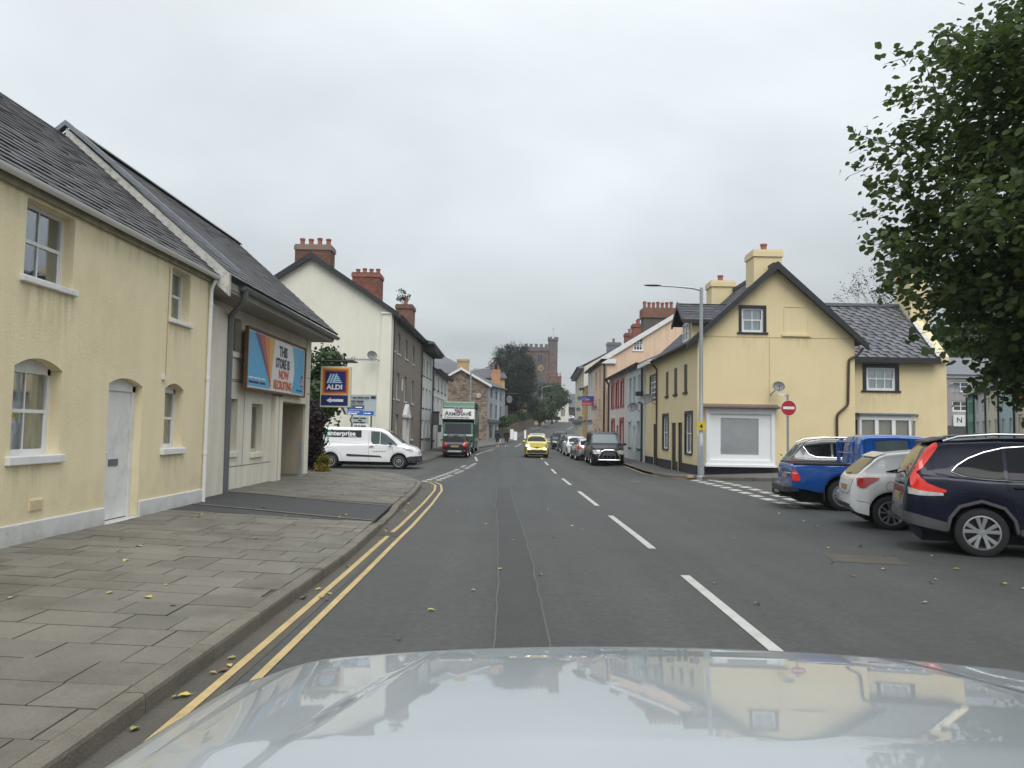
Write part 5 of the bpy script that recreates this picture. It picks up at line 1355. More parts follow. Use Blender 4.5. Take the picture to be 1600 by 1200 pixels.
text('N', .55, M['black_paint'], ns, fmat(fr1, 3.68, 2.85, .123), bold=.01, sx=1.1)
cols5 = [('mint green terraced house at the start of the side street row', M['green_wall'], 3.2), ('white terraced house next to the mint green one', M['white_render'], 4.4), ('pale cream terraced house in the middle of the side street row', M['pale_cream'], 4.2),
         ('sky blue terraced house in the side street row', M['sky_wall'], 4.2), ('off white end house of the side street row', M['blush_render'], 5)]
y0 = 52.0; x0 = 30.9
for lab, m_, L in cols5:
    A0 = (x0, y0); B0 = (x0 - L * .40, y0 - L * .917)
    t = thing('terraced_house', lab, 'house', (x0 + 2, y0 - L / 2, 1), group='coloured terrace in the side street')
    f = Fr(A0, B0); f.n = f.n if f.n.x < 0 else -f.n
    k = 1.12
    hh = [(.6, 1.3, 1.7, 2.7), (L - 1.6, L - .9, 1.7, 2.7), (.6, 1.3, 3.2, 4.0), (L - 1.6, L - .9, 3.2, 4.0)]
    wall(t, f, [(0, -.5), (L, -.5), (L, 4.55), (0, 4.55)], hh, m_, room=False)
    for h in hh: window(t, f, h, 1, 2, M['upvc'], recess=.08, fw=.06)
    q = Vector((B0[0] - A0[0], B0[1] - A0[1], 0)).normalized(); nn = -f.n
    a, b = Vector((*A0, 4.5)), Vector((*B0, 4.5))
    roof_plane(t, a + f.n * .25, b + f.n * .25, a + nn * 3.2 + Vector((0, 0, 1.8)), b + nn * 3.2 + Vector((0, 0, 1.8)), M['slate_far'], far=True)
    g_ = Fr((A0[0], A0[1]), (A0[0] + nn.x * 6.4, A0[1] + nn.y * 6.4))
    wall(t, g_, [(0, -.5), (6.4, -.5), (6.4, 4.5), (3.2, 6.2), (0, 4.5)], [], m_, name='gable_wall', room=False)
    pipe(t, [f.p(.05, 4.4, .08), f.p(.05, .2, .08)], .05, M['gutter_black'])
    x0, y0 = B0
dish((28.5, 49.5, 4.75), PI + .2, .5, .6, 'large grey dish standing above the mint green house eaves', (30.6, 51.5, 4.4))
fl = thing('flag', 'small red flag hanging behind the leaves of the near tree', 'flag', (22.9, 32, 3))
mb = MB(); mb.grid([[(19.9 + i * .1, 30 + .05 * math.sin(i), 3.05 + j * .16 + i * .035) for j in range(4)] for i in range(10)]); mb.build('cloth', mat('flag_red', (.55, .03, .03), .8), fl)
mb = MB(); mb.tube([(20.9, 30, 0), (20.9, 30, 4.2)], .03, 6); mb.build('pole', M['galv'], fl)
# ------------------------------------------------------------------ vehicles
def cr(pts, n):
    """Catmull-Rom through 3D points"""
    out = []; m = len(pts)
    for i in range(m - 1):
        p0, p1, p2, p3 = pts[max(0, i - 1)], pts[i], pts[i + 1], pts[min(m - 1, i + 2)]
        for k in range(n):
            t = k / n
            out.append(tuple(.5 * ((2 * b) + (-a + c) * t + (2 * a - 5 * b + 4 * c - d) * t * t + (-a + 3 * b - 3 * c + d) * t ** 3) for a, b, c, d in zip(p0, p1, p2, p3)))
    out.append(pts[-1]); return out
def ip(x, tab, smooth=False):
    return float(np.interp(x, [p[0] for p in tab], [p[1] for p in tab]))

class Car:
    """lofted car body. x: 0 at the tail .. L at the nose; y half-width; z up."""
    def __init__(s, root, paint, L, top, belt, wid, sill, wheels, wr, arch=.09, roofw=.78, cut_low=None, shoulder=.955, dark_below=None, plastic=None, track=None):
        s.root = root; s.L = L; s.wheels = wheels; s.wr = wr; s.wid = wid; s.track = track
        xs = set(lin(0, L, 70))
        for a in (0, .01, .03, .06, .1, .15, .2, .25): xs.add(a); xs.add(L - a)
        ra = wr + arch
        for w in wheels:
            for k in range(19): xs.add(round(w + ra * math.cos(PI * k / 18), 4))
            xs.add(w + ra + .004); xs.add(w - ra - .004)
        for p in top: xs.add(p[0])
        xs = sorted(x for x in xs if 0 <= x <= L)
        P = []
        for x in xs:
            W = ip(x, wid); zt = ip(x, top); zb = min(ip(x, belt), zt - .03); zs = ip(x, sill)
            zl = zs
            for w in wheels:
                if abs(x - w) < ra: zl = max(zl, wr + math.sqrt(max(0, ra * ra - (x - w) ** 2)))
            g = max(0.0, zt - zb); q = ss(.02, .42, g)
            zl = min(zl, zb - .12)
            yt = (W * shoulder * .93) * (1 - q) + (W * roofw) * q
            zmid = (zl + zb) / 2
            sec = [(0, zl), (W * .6, zl), (W * .93, zl), (W * .985, zl + .03), (W, zl + (zb - zl) * .35), (W * .995, zl + (zb - zl) * .7), (W * shoulder, zb),
                   (W * shoulder * .975 * (1 - q) + (W * shoulder * .93) * q, zb + g * .08 + .0), (yt * 1.03, zb + g * (.60 * (1 - q) + .72 * q)), (yt, zb + g * (.80 * (1 - q) + .90 * q)), (yt * .82, zb + g * (.93 * (1 - q) + .975 * q)), (yt * .45, zt - g * .008), (0, zt)]
            row = cr([(y, z) for y, z in sec], 3)
            full = [(x, y, z) for y, z in row] + [(x, -y, z) for y, z in reversed(row[:-1])]
            P.append(full)
        mb = MB(); mb.grid(P); n = len(P[0])
        mb.f.append(tuple(range(n - 1))); mb.m.append(0)
        o = (len(P) - 1) * n; mb.f.append(tuple(o + i for i in range(n - 1))); mb.m.append(0)
        s.body = mb.build('body', paint, root, smooth=True, angle=38)
        bm = bmesh.new(); bm.from_mesh(s.body.data); bmesh.ops.triangulate(bm, faces=bm.faces[:]); s.bvh = BVHTree.FromBMesh(bm); bm.free()
        mb = MB(); ws = max(p[1] for p in wid)
        mb.box((.25, -ws + .27, .17), (L - .25, ws - .27, wr + .28)); 
        for w in wheels: mb.box((w - ra * .98, -ws + .24, .25), (w + ra * .98, ws - .24, wr * 2 + arch - .01))
        mb.build('underbody', M['shut_line'], root)
    def hit(s, kind, a, z):
        if kind in ('L', 'R'):
            sg = 1 if kind == 'L' else -1
            h = s.bvh.ray_cast(Vector((a, 4 * sg, z)), Vector((0, -sg, 0)))
        elif kind == 'back': h = s.bvh.ray_cast(Vector((-4, a, z)), Vector((1, 0, 0)))
        elif kind == 'front': h = s.bvh.ray_cast(Vector((s.L + 4, a, z)), Vector((-1, 0, 0)))
        else: h = s.bvh.ray_cast(Vector((a, z, 6)), Vector((0, 0, -1)))
        if h[0] is None: return None
        nn = h[1]
        d = {'L': Vector((0, 1, 0)), 'R': Vector((0, -1, 0)), 'back': Vector((-1, 0, 0)), 'front': Vector((1, 0, 0)), 'top': Vector((0, 0, 1))}[kind]
        if nn.dot(d) < 0: nn = -nn
        return h[0], nn
    def patch(s, kind, strips, m, name, d=.006, nz=8, sub=6, smooth=True, parent=None, raw=False):
        """strips: (a, lo, hi) across the patch; projected on the body and lifted off by d"""
        dense = []
        for A_, B_ in zip(strips, strips[1:]):
            for k in range(sub): t = k / sub; dense.append(tuple(p + (q - p) * t for p, q in zip(A_, B_)))
        dense.append(strips[-1])
        P = []; last = None
        for a, lo, hi in dense:
            row = []
            for j in range(nz + 1):
                z = lo + (hi - lo) * j / nz; h = s.hit(kind, a, z)
                if h is None: row.append(None); continue
                row.append(h[0] + h[1] * d)
            if any(r is None for r in row):
                ok = [r for r in row if r is not None]
                if not ok: continue
                row = [r if r is not None else min(ok, key=lambda q: abs(q.z - (lo + (hi - lo) * i / nz))) for i, r in enumerate(row)]
            P.append(row)
        if len(P) < 2: return None
        mb = MB(); mb.grid(P)
        # skirts so the panel has thickness
        e = {'L': Vector((0, -1, 0)), 'R': Vector((0, 1, 0)), 'back': Vector((1, 0, 0)), 'front': Vector((-1, 0, 0)), 'top': Vector((0, 0, -1))}[kind] * (d + .006)
        for loop in ([r[0] for r in P], [r[-1] for r in P], P[0], P[-1]):
            mb.grid([[p, p + e] for p in loop])
        return mb.build(name, m, parent or s.root, smooth=smooth, angle=50)
    def line(s, kind, pts, r, m, name, sub=6, parent=None, d=.0, seg=5):
        out = []
        for A_, B_ in zip(pts, pts[1:]):
            for k in range(sub):
                t = k / sub; h = s.hit(kind, A_[0] + (B_[0] - A_[0]) * t, A_[1] + (B_[1] - A_[1]) * t)
                if h: out.append(h[0] + h[1] * d)
        h = s.hit(kind, *pts[-1])
        if h: out.append(h[0] + h[1] * d)
        if len(out) < 2: return None
        mb = MB(); mb.tube(out, r, seg); return mb.build(name, m, parent or s.root, smooth=True)
    def both(s, fn, *a, **k):
        for q in ('L', 'R'): getattr(s, fn)(q, *a, **k)
    def add_wheels(s, style='five', rim=None, w=.20, only=None):
        tr = s.track or (max(p[1] for p in s.wid) - .03)
        for x in s.wheels:
            for sg in (1, -1):
                make_wheel(s.root, (x, sg * tr, s.wr), s.wr, w, sg, style)

def make_wheel(root, c, r, w, sg, style):
    mb = MB(); ri = r * .69
    prof = [(ri, -w), (r * .88, -w), (r * .97, -w + .02), (r, -w + .05), (r, -.05), (r * .975, -.02), (r * .88, -.002), (ri + .012, .0), (ri, -.012)]
    mb.lathe([(a, b * sg) for a, b in prof], c, 'Y', 40, closed=True)
    for k in range(4):   # tread grooves
        pass
    wh = mb.build('wheel', M['tyre'], root, smooth=True, angle=40)
    y0 = c[1]
    rb = MB(); face = .012
    # barrel and rim lip
    rb.lathe([(ri + .004, (-w) * sg), (ri + .004, -.002 * sg), (ri - .016, .0), (ri - .022, -.03 * sg), (ri - .03, -w * sg)], c, 'Y', 40, closed=True)
    rb.lathe([(0.001, (-.09) * sg), (ri - .02, (-.10) * sg)], c, 'Y', 30, m=1)      # dark back plate
    rb.lathe([(0.001, -.012 * sg), (.055, -.014 * sg), (.065, -.04 * sg), (.065, -.09 * sg)], c, 'Y', 20)
    def spoke(t, w0, w1, r0, r1, yo=-.02, m=0, tw=0.0, th=.03):
        a = Vector((math.cos(t), 0, math.sin(t))); b = Vector((-math.sin(t), 0, math.cos(t))); cc = Vector(c)
        p = [cc + a * r0 + b * w0 + Vector((0, yo * sg, 0)), cc + a * r0 - b * w0 + Vector((0, yo * sg, 0)), cc + a * r1 - b * w1 + b * tw + Vector((0, (yo + .008) * sg, 0)), cc + a * r1 + b * w1 + b * tw + Vector((0, (yo + .008) * sg, 0))]
        rb.pbox([q - Vector((0, th * sg, 0)) for q in p] + p, m)
    if style == 'five':           # five broad forked spokes
        for k in range(5):
            t = PI / 2 + k * 2 * PI / 5
            spoke(t - .12, .018, .030, .05, ri - .01, tw=-.030); spoke(t + .12, .018, .030, .05, ri - .01, tw=.030)
            spoke(t, .02, .045, .05, ri * .85, yo=-.035, m=1)
            spoke(t - .13, .022, .008, .05, ri - .015, yo=-.012, tw=-.03); spoke(t + .13, .022, .008, .05, ri - .015, yo=-.012, tw=.03)
    elif style == 'twist':
        for k in range(5):
            t = PI / 2 + k * 2 * PI / 5
            spoke(t - .18, .016, .015, .05, ri - .01, tw=-.02); spoke(t + .18, .016, .015, .05, ri - .01, tw=.02)
            spoke(t + .3, .012, .03, ri * .7, ri - .01, tw=-.03)
    elif style == 'steel':
        rb.lathe([(.05, -.02 * sg), (ri * .5, -.035 * sg), (ri * .62, -.015 * sg), (ri * .82, -.045 * sg), (ri - .015, -.05 * sg)], c, 'Y', 36)
        for k in range(14):
            t = k * 2 * PI / 14; q = Vector(c) + Vector((math.cos(t), 0, math.sin(t))) * ri * .74
            rb.lathe([(.001, -.022 * sg), (.018, -.026 * sg)], (q.x, c[1], q.z), 'Y', 8, m=1)
    elif style == 'cap':
        rb.lathe([(.001, -.012 * sg), (ri * .40, -.016 * sg)], c, 'Y', 30, m=1, closed=True); rb.lathe([(ri * .41, -.012 * sg), (ri * .56, -.02 * sg), (ri * .60, -.05 * sg)], c, 'Y', 36, closed=True)
        rb.lathe([(ri * .60, -.05 * sg), (ri * .84, -.045 * sg)], c, 'Y', 36, m=1, closed=True); rb.lathe([(ri * .84, -.03 * sg), (ri - .015, -.025 * sg)], c, 'Y', 36, closed=True)
    else:
        for k in range(7): spoke(k * 2 * PI / 7, .016, .022, .05, ri - .01)
    rb.build('rim', [M['steel_wheel'] if style in ('steel', 'cap') else M['alloy'], M['alloy_dark']], wh, smooth=True, angle=30)
    return wh
def mirror(car, x, z, paint, m2=None, out=.17):
    for sg, q in ((1, 'L'), (-1, 'R')):
        h = car.hit(q, x, z)
        if not h: continue
        p = h[0]
        mb = MB(); mb.lathe([(0, -.055), (.055, -.05), (.075, -.02), (.078, .0), (.06, .05), (.03, .08), (0, .09)], (0, 0, 0), 'X', 14)
        mb.v = [(p.x + v[0] * 1.1, p.y + sg * (out * .75) + v[1] * 1.45, p.z + .05 + v[2] * .95) for v in mb.v]
        mr = mb.build('door_mirror', paint, car.root, smooth=True)
        mb = MB(); mb.tube([(p.x, p.y - sg * .02, p.z), (p.x, p.y + sg * out * .5, p.z + .03)], .022, 6); mb.build('mirror_arm', M['plastic'], mr)
def plate(car, kind, z, m, w=.26, h=.055, out=.012):
    q = car.hit(kind, 0, z)
    if not q: return
    x = q[0].x; s = -1 if kind == 'back' else 1; mb = MB()
    mb.box((min(x + s * out, x - s * .01), -w, z - h), (max(x + s * out, x - s * .01), w, z + h)); mb.build('number_plate', m, car.root)

def place_w(root, wx, wy, X, Y, heading):
    """park so that the wheel at local (wx, wy) stands at plan point X, Y"""
    c_, s_ = math.cos(heading), math.sin(heading)
    place(root, X - (wx * c_ - wy * s_), Y - (wx * s_ + wy * c_), heading)
def place(root, x, y, heading, dz=0.0, pitch=True):
    """put the car with its tail centre at x, y pointing along heading (radians from +X)"""
    z0 = gz(x, y) + dz
    L = root.get('len', 4.0)
    x1, y1 = x + math.cos(heading) * L, y + math.sin(heading) * L
    sl = math.atan2(gz(x1, y1) - gz(x, y), L)
    root.matrix_basis = Matrix.Translation((x, y, z0)) @ Matrix.Rotation(heading, 4, 'Z') @ Matrix.Rotation(-sl, 4, 'Y')
def car_root(label, L, cat='car', group='cars parked or driving in the street', name='car'):
    t = thing(name, label, cat, group=group, world_children=False); t['len'] = L; return t

# --- large dark blue SUV, rear half in view
r = car_root('dark navy SUV with tall red tail lamps, nearest parked car on the right', 4.53, group='cars parked side by side on the right'); 
T = [(0, .66), (.015, .80), (.05, 1.0), (.10, 1.16), (.18, 1.32), (.30, 1.50), (.42, 1.61), (.55, 1.655), (1.2, 1.70), (2.0, 1.70), (2.7, 1.64), (3.05, 1.47), (3.55, 1.14), (3.7, 1.09), (4.2, 1.0), (4.42, .88), (4.5, .72), (4.53, .6)]
Bt = [(0, .62), (.05, .92), (.2, 1.10), (.8, 1.10), (2.0, 1.04), (3.3, 1.0), (3.7, .98), (4.2, .90), (4.45, .75), (4.53, .55)]
Wd = [(0, .66), (.03, .76), (.1, .84), (.25, .885), (.6, .905), (3.8, .905), (4.2, .84), (4.42, .72), (4.53, .55)]
Sl = [(0, .46), (.1, .40), (.3, .33), (4.2, .28), (4.53, .34)]
c = Car(r, PAINT['navy'], 4.53, T, Bt, Wd, Sl, (.98, 3.6), .345, arch=.065, roofw=.72)
c.both('patch', [(.66, 1.19, 1.22), (.80, 1.14, 1.34), (1.0, 1.115, 1.44), (1.28, 1.10, 1.52)], M['car_glass'], 'quarter_window')
c.both('patch', [(1.33, 1.10, 1.53), (1.7, 1.09, 1.56), (2.12, 1.075, 1.56)], M['car_glass'], 'rear_window')
c.both('patch', [(2.2, 1.07, 1.56), (2.7, 1.055, 1.49), (3.1, 1.04, 1.27), (3.3, 1.035, 1.09)], M['car_glass'], 'front_window')
c.both('line', [(3.3, 1.02), (2.2, 1.05), (1.3, 1.085), (1.0, 1.10), (.78, 1.13), (.62, 1.185), (.70, 1.28), (.85, 1.385), (1.05, 1.475), (1.3, 1.545), (1.7, 1.585), (2.2, 1.585)], .009, M['chrome'], 'window_trim', d=.006)
c.patch('back', [(-.60, 1.10, 1.34), (-.3, 1.08, 1.54), (.3, 1.08, 1.54), (.60, 1.10, 1.34)], mat('tailgate_glass', (.075, .07, .045), .06, spec=.4), 'tailgate_window')
c.both('patch', [(.10, .92, 1.10), (.16, .90, 1.22), (.21, .90, 1.11), (.30, .885, 1.02), (.44, .885, .96), (.54, .90, .93)], M['lamp_bright_red'], 'tail_lamp', d=.016)
c.both('patch', [(.17, 1.16, 1.26), (.25, 1.22, 1.38), (.33, 1.32, 1.50), (.41, 1.44, 1.575), (.47, 1.54, 1.60)], M['lamp_bright_red'], 'tail_lamp', d=.014)
c.both('patch', [(.07, .855, .955), (.2, .84, .91), (.36, .84, .893), (.50, .85, .885)], M['lamp_clear'], 'reversing_lamp', d=.018)
c.both('patch', [(.02, .44, .60), (.2, .40, .56), (.42, .36, .50), (.54, .34, .47)], M['plastic_grey'], 'bumper_skirt', d=.012)
c.patch('back', [(-.7, .44, .58), (0, .44, .60), (.7, .44, .58)], M['plastic_grey'], 'bumper_skirt', d=.012)
c.both('line', [(.98 - .44, .36), (.98 - .40, .54), (.98 - .28, .70), (.98, .79), (.98 + .28, .70), (.98 + .40, .54), (.98 + .44, .36)], .03, M['plastic_grey'], 'arch_trim', sub=4)
c.both('patch', [(1.45, .30, .42), (3.1, .30, .42)], M['plastic_grey'], 'sill_trim', d=.01)
c.both('line', [(1.28, 1.08), (1.34, .9), (1.40, .72), (1.48, .44)], .004, M['shut_line'], 'door_gap'); c.both('line', [(2.16, 1.05), (2.17, .44)], .004, M['shut_line'], 'door_gap')
c.both('line', [(1.38, .985), (1.72, .99)], .014, PAINT['navy'], 'door_handle', d=.02); c.both('line', [(2.3, .975), (2.62, .965)], .014, PAINT['navy'], 'door_handle', d=.02)
c.both('line', [(.4, .86), (1.2, .86), (2.4, .83), (3.3, .82)], .006, M['shut_line'], 'body_crease_shade', d=-.002)  # near-black line drawn in for the shade of the side crease
for sg in (1, -1):
    mb = MB(); mb.tube([(.55, sg * .62, 1.63), (.75, sg * .63, 1.70), (1.2, sg * .64, 1.74), (2.2, sg * .64, 1.735), (2.6, sg * .63, 1.68)], .018, 8); mb.build('roof_rail', M['alloy'], r, smooth=True)
mb = MB(); mb.prism([(.34, -.55, 1.60), (.34, .55, 1.60), (.60, .6, 1.665), (.60, -.6, 1.665)], (0, 0, .03)); bevel(mb.build('roof_spoiler', M['plastic_grey'], r), .01)
mb = MB(); mb.tube([(-.02, .1, 1.12), (.0, .0, 1.12), (.14, -.25, 1.18)], .012, 6); mb.build('rear_wiper', M['plastic'], r)
mb = MB(); mb.tube([(.02, -.2, .98), (.02, .2, .98)], .02, 6); mb.build('tailgate_handle', M['plastic'], r)
plate(c, 'back', .78, M['plate_y']); mirror(c, 3.15, 1.05, PAINT['navy'])
c.add_wheels('five', w=.225)
place_w(r, .98, -.875, 6.68, 10.95, math.radians(-20))

# --- white hatchback
r = car_root('white three door hatchback with swept red tail lamp, between the navy SUV and blue pickup', 4.0, group='cars parked side by side on the right')
T = [(0, .60), (.02, .78), (.07, .93), (.14, 1.02), (.26, 1.14), (.42, 1.28), (.52, 1.355), (.62, 1.40), (1.2, 1.47), (1.7, 1.485), (2.2, 1.44), (2.6, 1.29), (3.1, 1.02), (3.3, .96), (3.7, .86), (3.92, .72), (4.0, .55)]
Bt = [(0, .58), (.06, .86), (.2, .98), (.9, 1.0), (1.8, .95), (3.0, .9), (3.6, .8), (3.9, .65), (4.0, .5)]
Wd = [(0, .62), (.03, .70), (.1, .77), (.25, .83), (.6, .865), (3.3, .865), (3.7, .8), (3.9, .68), (4.0, .5)]
Sl = [(0, .40), (.08, .30), (.3, .25), (3.7, .22), (4.0, .28)]
c = Car(r, PAINT['white'], 4.0, T, Bt, Wd, Sl, (.66, 3.2), .315, arch=.06, roofw=.70)
c.both('patch', [(.60, 1.055, 1.07), (.85, 1.04, 1.13), (1.15, 1.03, 1.22), (1.45, 1.02, 1.32), (1.55, 1.02, 1.34)], M['car_glass'], 'quarter_window')
c.both('patch', [(1.6, 1.02, 1.34), (2.0, 1.0, 1.36), (2.4, .985, 1.25), (2.8, .97, 1.05), (2.9, .965, 1.0)], M['car_glass'], 'front_window')
c.patch('back', [(-.60, 1.02, 1.22), (-.5, 1.0, 1.31), (-.2, .985, 1.335), (.2, .985, 1.335), (.5, 1.0, 1.31), (.60, 1.02, 1.22)], mat('tailgate_glass_grey', (.08, .08, .06), .06, spec=.4), 'tailgate_window')
c.both('patch', [(.10, .80, .93), (.15, .76, .94), (.22, .76, .95), (.30, .83, .955), (.40, .89, .955), (.46, .93, .95)], M['lamp_red'], 'tail_lamp', d=.016)
c.both('line', [(.75 + .0, .80)] + [(.66 + .09 * math.cos(k * PI / 8), .80 + .09 * math.sin(k * PI / 8)) for k in range(1, 17)], .0035, M['shut_line'], 'fuel_flap', sub=1, d=.001)
c.both('line', [(1.5, .98), (1.5, .7), (1.42, .45), (1.40, .3)], .004, M['shut_line'], 'door_gap')
c.both('line', [(.08, .52), (.25, .5), (.38, .42)], .004, M['shut_line'], 'bumper_gap', d=.001)
c.line('back', [(-.6, .95), (-.55, .7), (-.3, .62), (.3, .62), (.55, .7), (.6, .95)], .004, M['shut_line'], 'tailgate_gap', d=.001)
c.patch('back', [(-.55, .34, .44), (.55, .34, .44)], M['plastic'], 'bumper_insert', d=.008)
mb = MB(); mb.prism([(.44, -.52, 1.318), (.44, .52, 1.318), (.64, .56, 1.40), (.64, -.56, 1.40)], (0, 0, .022)); bevel(mb.build('roof_spoiler', PAINT['white'], r), .01)
mb = MB(); mb.tube([(.06, .05, .99), (.1, 0, .99), (.24, -.3, 1.08)], .012, 6); mb.build('rear_wiper', M['plastic'], r)
plate(c, 'back', .74, M['plate_y']); mirror(c, 2.75, .97, PAINT['white'])
c.add_wheels('twist', w=.2)
place_w(r, .66, -.835, 6.98, 14.15, math.radians(-13))

# --- blue pickup
r = car_root('bright blue double cab pickup with open load bed and tow hook, parked on the right', 5.25, 'pickup', group='cars parked side by side on the right', name='pickup_truck')
T = [(0, .95), (.01, 1.03), (.04, 1.075), (1.50, 1.075), (1.535, 1.09), (1.56, 1.5), (1.62, 1.74), (1.75, 1.79), (2.3, 1.81), (2.9, 1.79), (3.2, 1.70), (3.9, 1.18), (4.1, 1.14), (4.9, 1.05), (5.15, .9), (5.25, .7)]
Bt = [(0, .93), (.04, 1.02), (1.5, 1.04), (1.6, 1.14), (2.6, 1.12), (3.8, 1.06), (4.8, .95), (5.15, .8), (5.25, .6)]
Wd = [(0, .84), (.02, .86), (.1, .875), (4.6, .875), (5.0, .82), (5.2, .7), (5.25, .62)]
Sl = [(0, .50), (.3, .48), (.6, .42), (4.6, .38), (5.25, .42)]
c = Car(r, PAINT['blue'], 5.25, T, Bt, Wd, Sl, (1.17, 4.25), .37, arch=.09, roofw=.76, shoulder=.985)
c.both('patch', [(1.92, 1.20, 1.62), (2.1, 1.19, 1.66), (2.62, 1.175, 1.67)], M['car_glass_light'], 'rear_window')
c.both('patch', [(2.78, 1.17, 1.67), (3.1, 1.155, 1.60), (3.45, 1.14, 1.36), (3.7, 1.13, 1.18)], M['car_glass_light'], 'front_window')
c.both('line', [(1.86, 1.17), (1.86, 1.66), (2.66, 1.70), (2.68, .45)], .004, M['shut_line'], 'door_gap', d=.001)
c.both('line', [(1.68, 1.70), (1.66, 1.1), (1.70, .9), (1.78, .6), (1.80, .45)], .004, M['shut_line'], 'door_gap', d=.001)
c.both('line', [(1.545, 1.06), (1.545, .45)], .010, M['shut_line'], 'bed_gap', d=.0)
mb = MB(); mb.box((.08, -.70, 1.02), (1.45, .70, 1.085)); mb.build('load_bed', M['shut_line'], r)
for sg in (1, -1):
    mb = MB(); mb.box((.05, sg * .80 - .045, 1.07), (1.5, sg * .80 + .045, 1.10)); mb.build('bed_rail', M['plastic'], r)
mb = MB()
for sg in (1, -1):
    for k in range(4): mb.tube([(1.42 - .0 * k, sg * (.72 - k * .06), 1.08), (1.40 + .03 * k, sg * (.70 - k * .06), 1.60), (1.5, sg * (.66 - k * .06), 1.70)], .016, 6)
mb.tube([(1.42, -.7, 1.62), (1.42, .7, 1.62)], .02, 6); mb.tube([(1.42, -.7, 1.35), (1.42, .7, 1.35)], .016, 6)
mb.build('headboard_rack', PAINT['blue'], r, smooth=True)
c.both('patch', [(.015, .70, .93), (.07, .68, .95), (.13, .68, .88), (.18, .70, .80)], M['lamp_bright_red'], 'tail_lamp', d=.014)
c.both('patch', [(.02, .855, .88), (.14, .85, .87)], M['lamp_clear'], 'reversing_lamp', d=.02)
mb = MB()
mb.box((-.17, -.80, .40), (.02, .80, .56)); mb.box((-.02, -.85, .42), (.17, -.80, .56)); mb.box((-.02, .80, .42), (.17, .85, .56)); bevel(mb.build('rear_bumper', M['plastic'], r), .03)
mb = MB(); mb.box((-.14, -.30, .54), (-.0, .3, .60)); mb.build('bumper_step', M['chrome'], r)
mb = MB(); mb.tube([(.1, 0, .33), (-.22, 0, .33), (-.27, 0, .37), (-.27, 0, .43)], .03, 8); mb.lathe([(0, -.03), (.025, -.018), (.03, 0), (.025, .018), (0, .03)], (-.27, 0, .45), 'Z', 10); mb.box((-.12, -.12, .26), (.4, .12, .42)); mb.build('tow_hook', M['plastic'], r)
for y_ in (.60, -.86):
    mb = MB(); mb.box((.72, y_, .22), (.74, y_ + .26, .55)); mb.build('mudflap', M['plastic'], r)
plate(c, 'back', .78, M['plate_y']); mirror(c, 3.55, 1.15, M['chrome'], out=.2)
c.add_wheels('steel', w=.24)
place_w(r, 1.17, -.845, 7.78, 18.0, math.radians(-9))

# --- grey crossover beyond the pickup
r = car_root('mid grey crossover with silver roof rails, parked beyond the blue pickup', 4.4, group='cars parked side by side on the right')
T = [(0, .70), (.02, .9), (.08, 1.05), (.14, 1.12), (.3, 1.32), (.42, 1.45), (.52, 1.52), (1.0, 1.60), (1.8, 1.62), (2.4, 1.58), (2.8, 1.45), (3.4, 1.10), (4.1, .98), (4.32, .85), (4.4, .6)]
Bt = [(0, .68), (.08, .98), (.25, 1.08), (1.5, 1.06), (3.0, 1.0), (4.0, .9), (4.4, .55)]
Wd = [(0, .66), (.05, .78), (.2, .86), (.5, .90), (3.7, .90), (4.1, .82), (4.4, .55)]
Sl = [(0, .44), (.3, .33), (4.1, .28), (4.4, .34)]
c = Car(r, PAINT['grey'], 4.4, T, Bt, Wd, Sl, (.88, 3.53), .34, arch=.07, roofw=.74)
c.both('patch', [(.50, 1.30, 1.40), (.66, 1.18, 1.44), (.82, 1.13, 1.46), (1.2, 1.12, 1.49)], M['car_glass'], 'quarter_window')
c.both('patch', [(1.26, 1.12, 1.49), (2.05, 1.10, 1.50)], M['car_glass'], 'rear_window'); c.both('patch', [(2.13, 1.10, 1.50), (2.6, 1.08, 1.40), (3.05, 1.06, 1.15)], M['car_glass'], 'front_window')
c.patch('back', [(-.62, 1.14, 1.38), (0, 1.12, 1.46), (.62, 1.14, 1.38)], M['car_glass'], 'tailgate_window')
c.both('line', [(.47, 1.42), (.62, 1.19), (.80, 1.115), (1.3, 1.10), (2.9, 1.07)], .010, M['chrome'], 'window_trim', d=.006)
c.both('patch', [(.06, .86, 1.02), (.4, .92, 1.02)], M['lamp_red'], 'tail_lamp', d=.014)
for sg in (1, -1):
    mb = MB(); mb.tube([(.45, sg * .60, 1.50), (.7, sg * .63, 1.61), (1.2, sg * .65, 1.66), (2.2, sg * .65, 1.65), (2.5, sg * .63, 1.56)], .022, 8); mb.build('roof_rail', M['alloy'], r, smooth=True)
mb = MB(); mb.tube([(.0, .1, 1.13), (-.04, .05, 1.16)], .014, 6); mb.build('rear_wiper', M['plastic'], r)
plate(c, 'back', .8, M['plate_y']); mirror(c, 2.95, 1.08, PAINT['grey']); c.add_wheels('seven', w=.21)
place_w(r, .88, -.87, 8.55, 21.3, math.radians(-13))

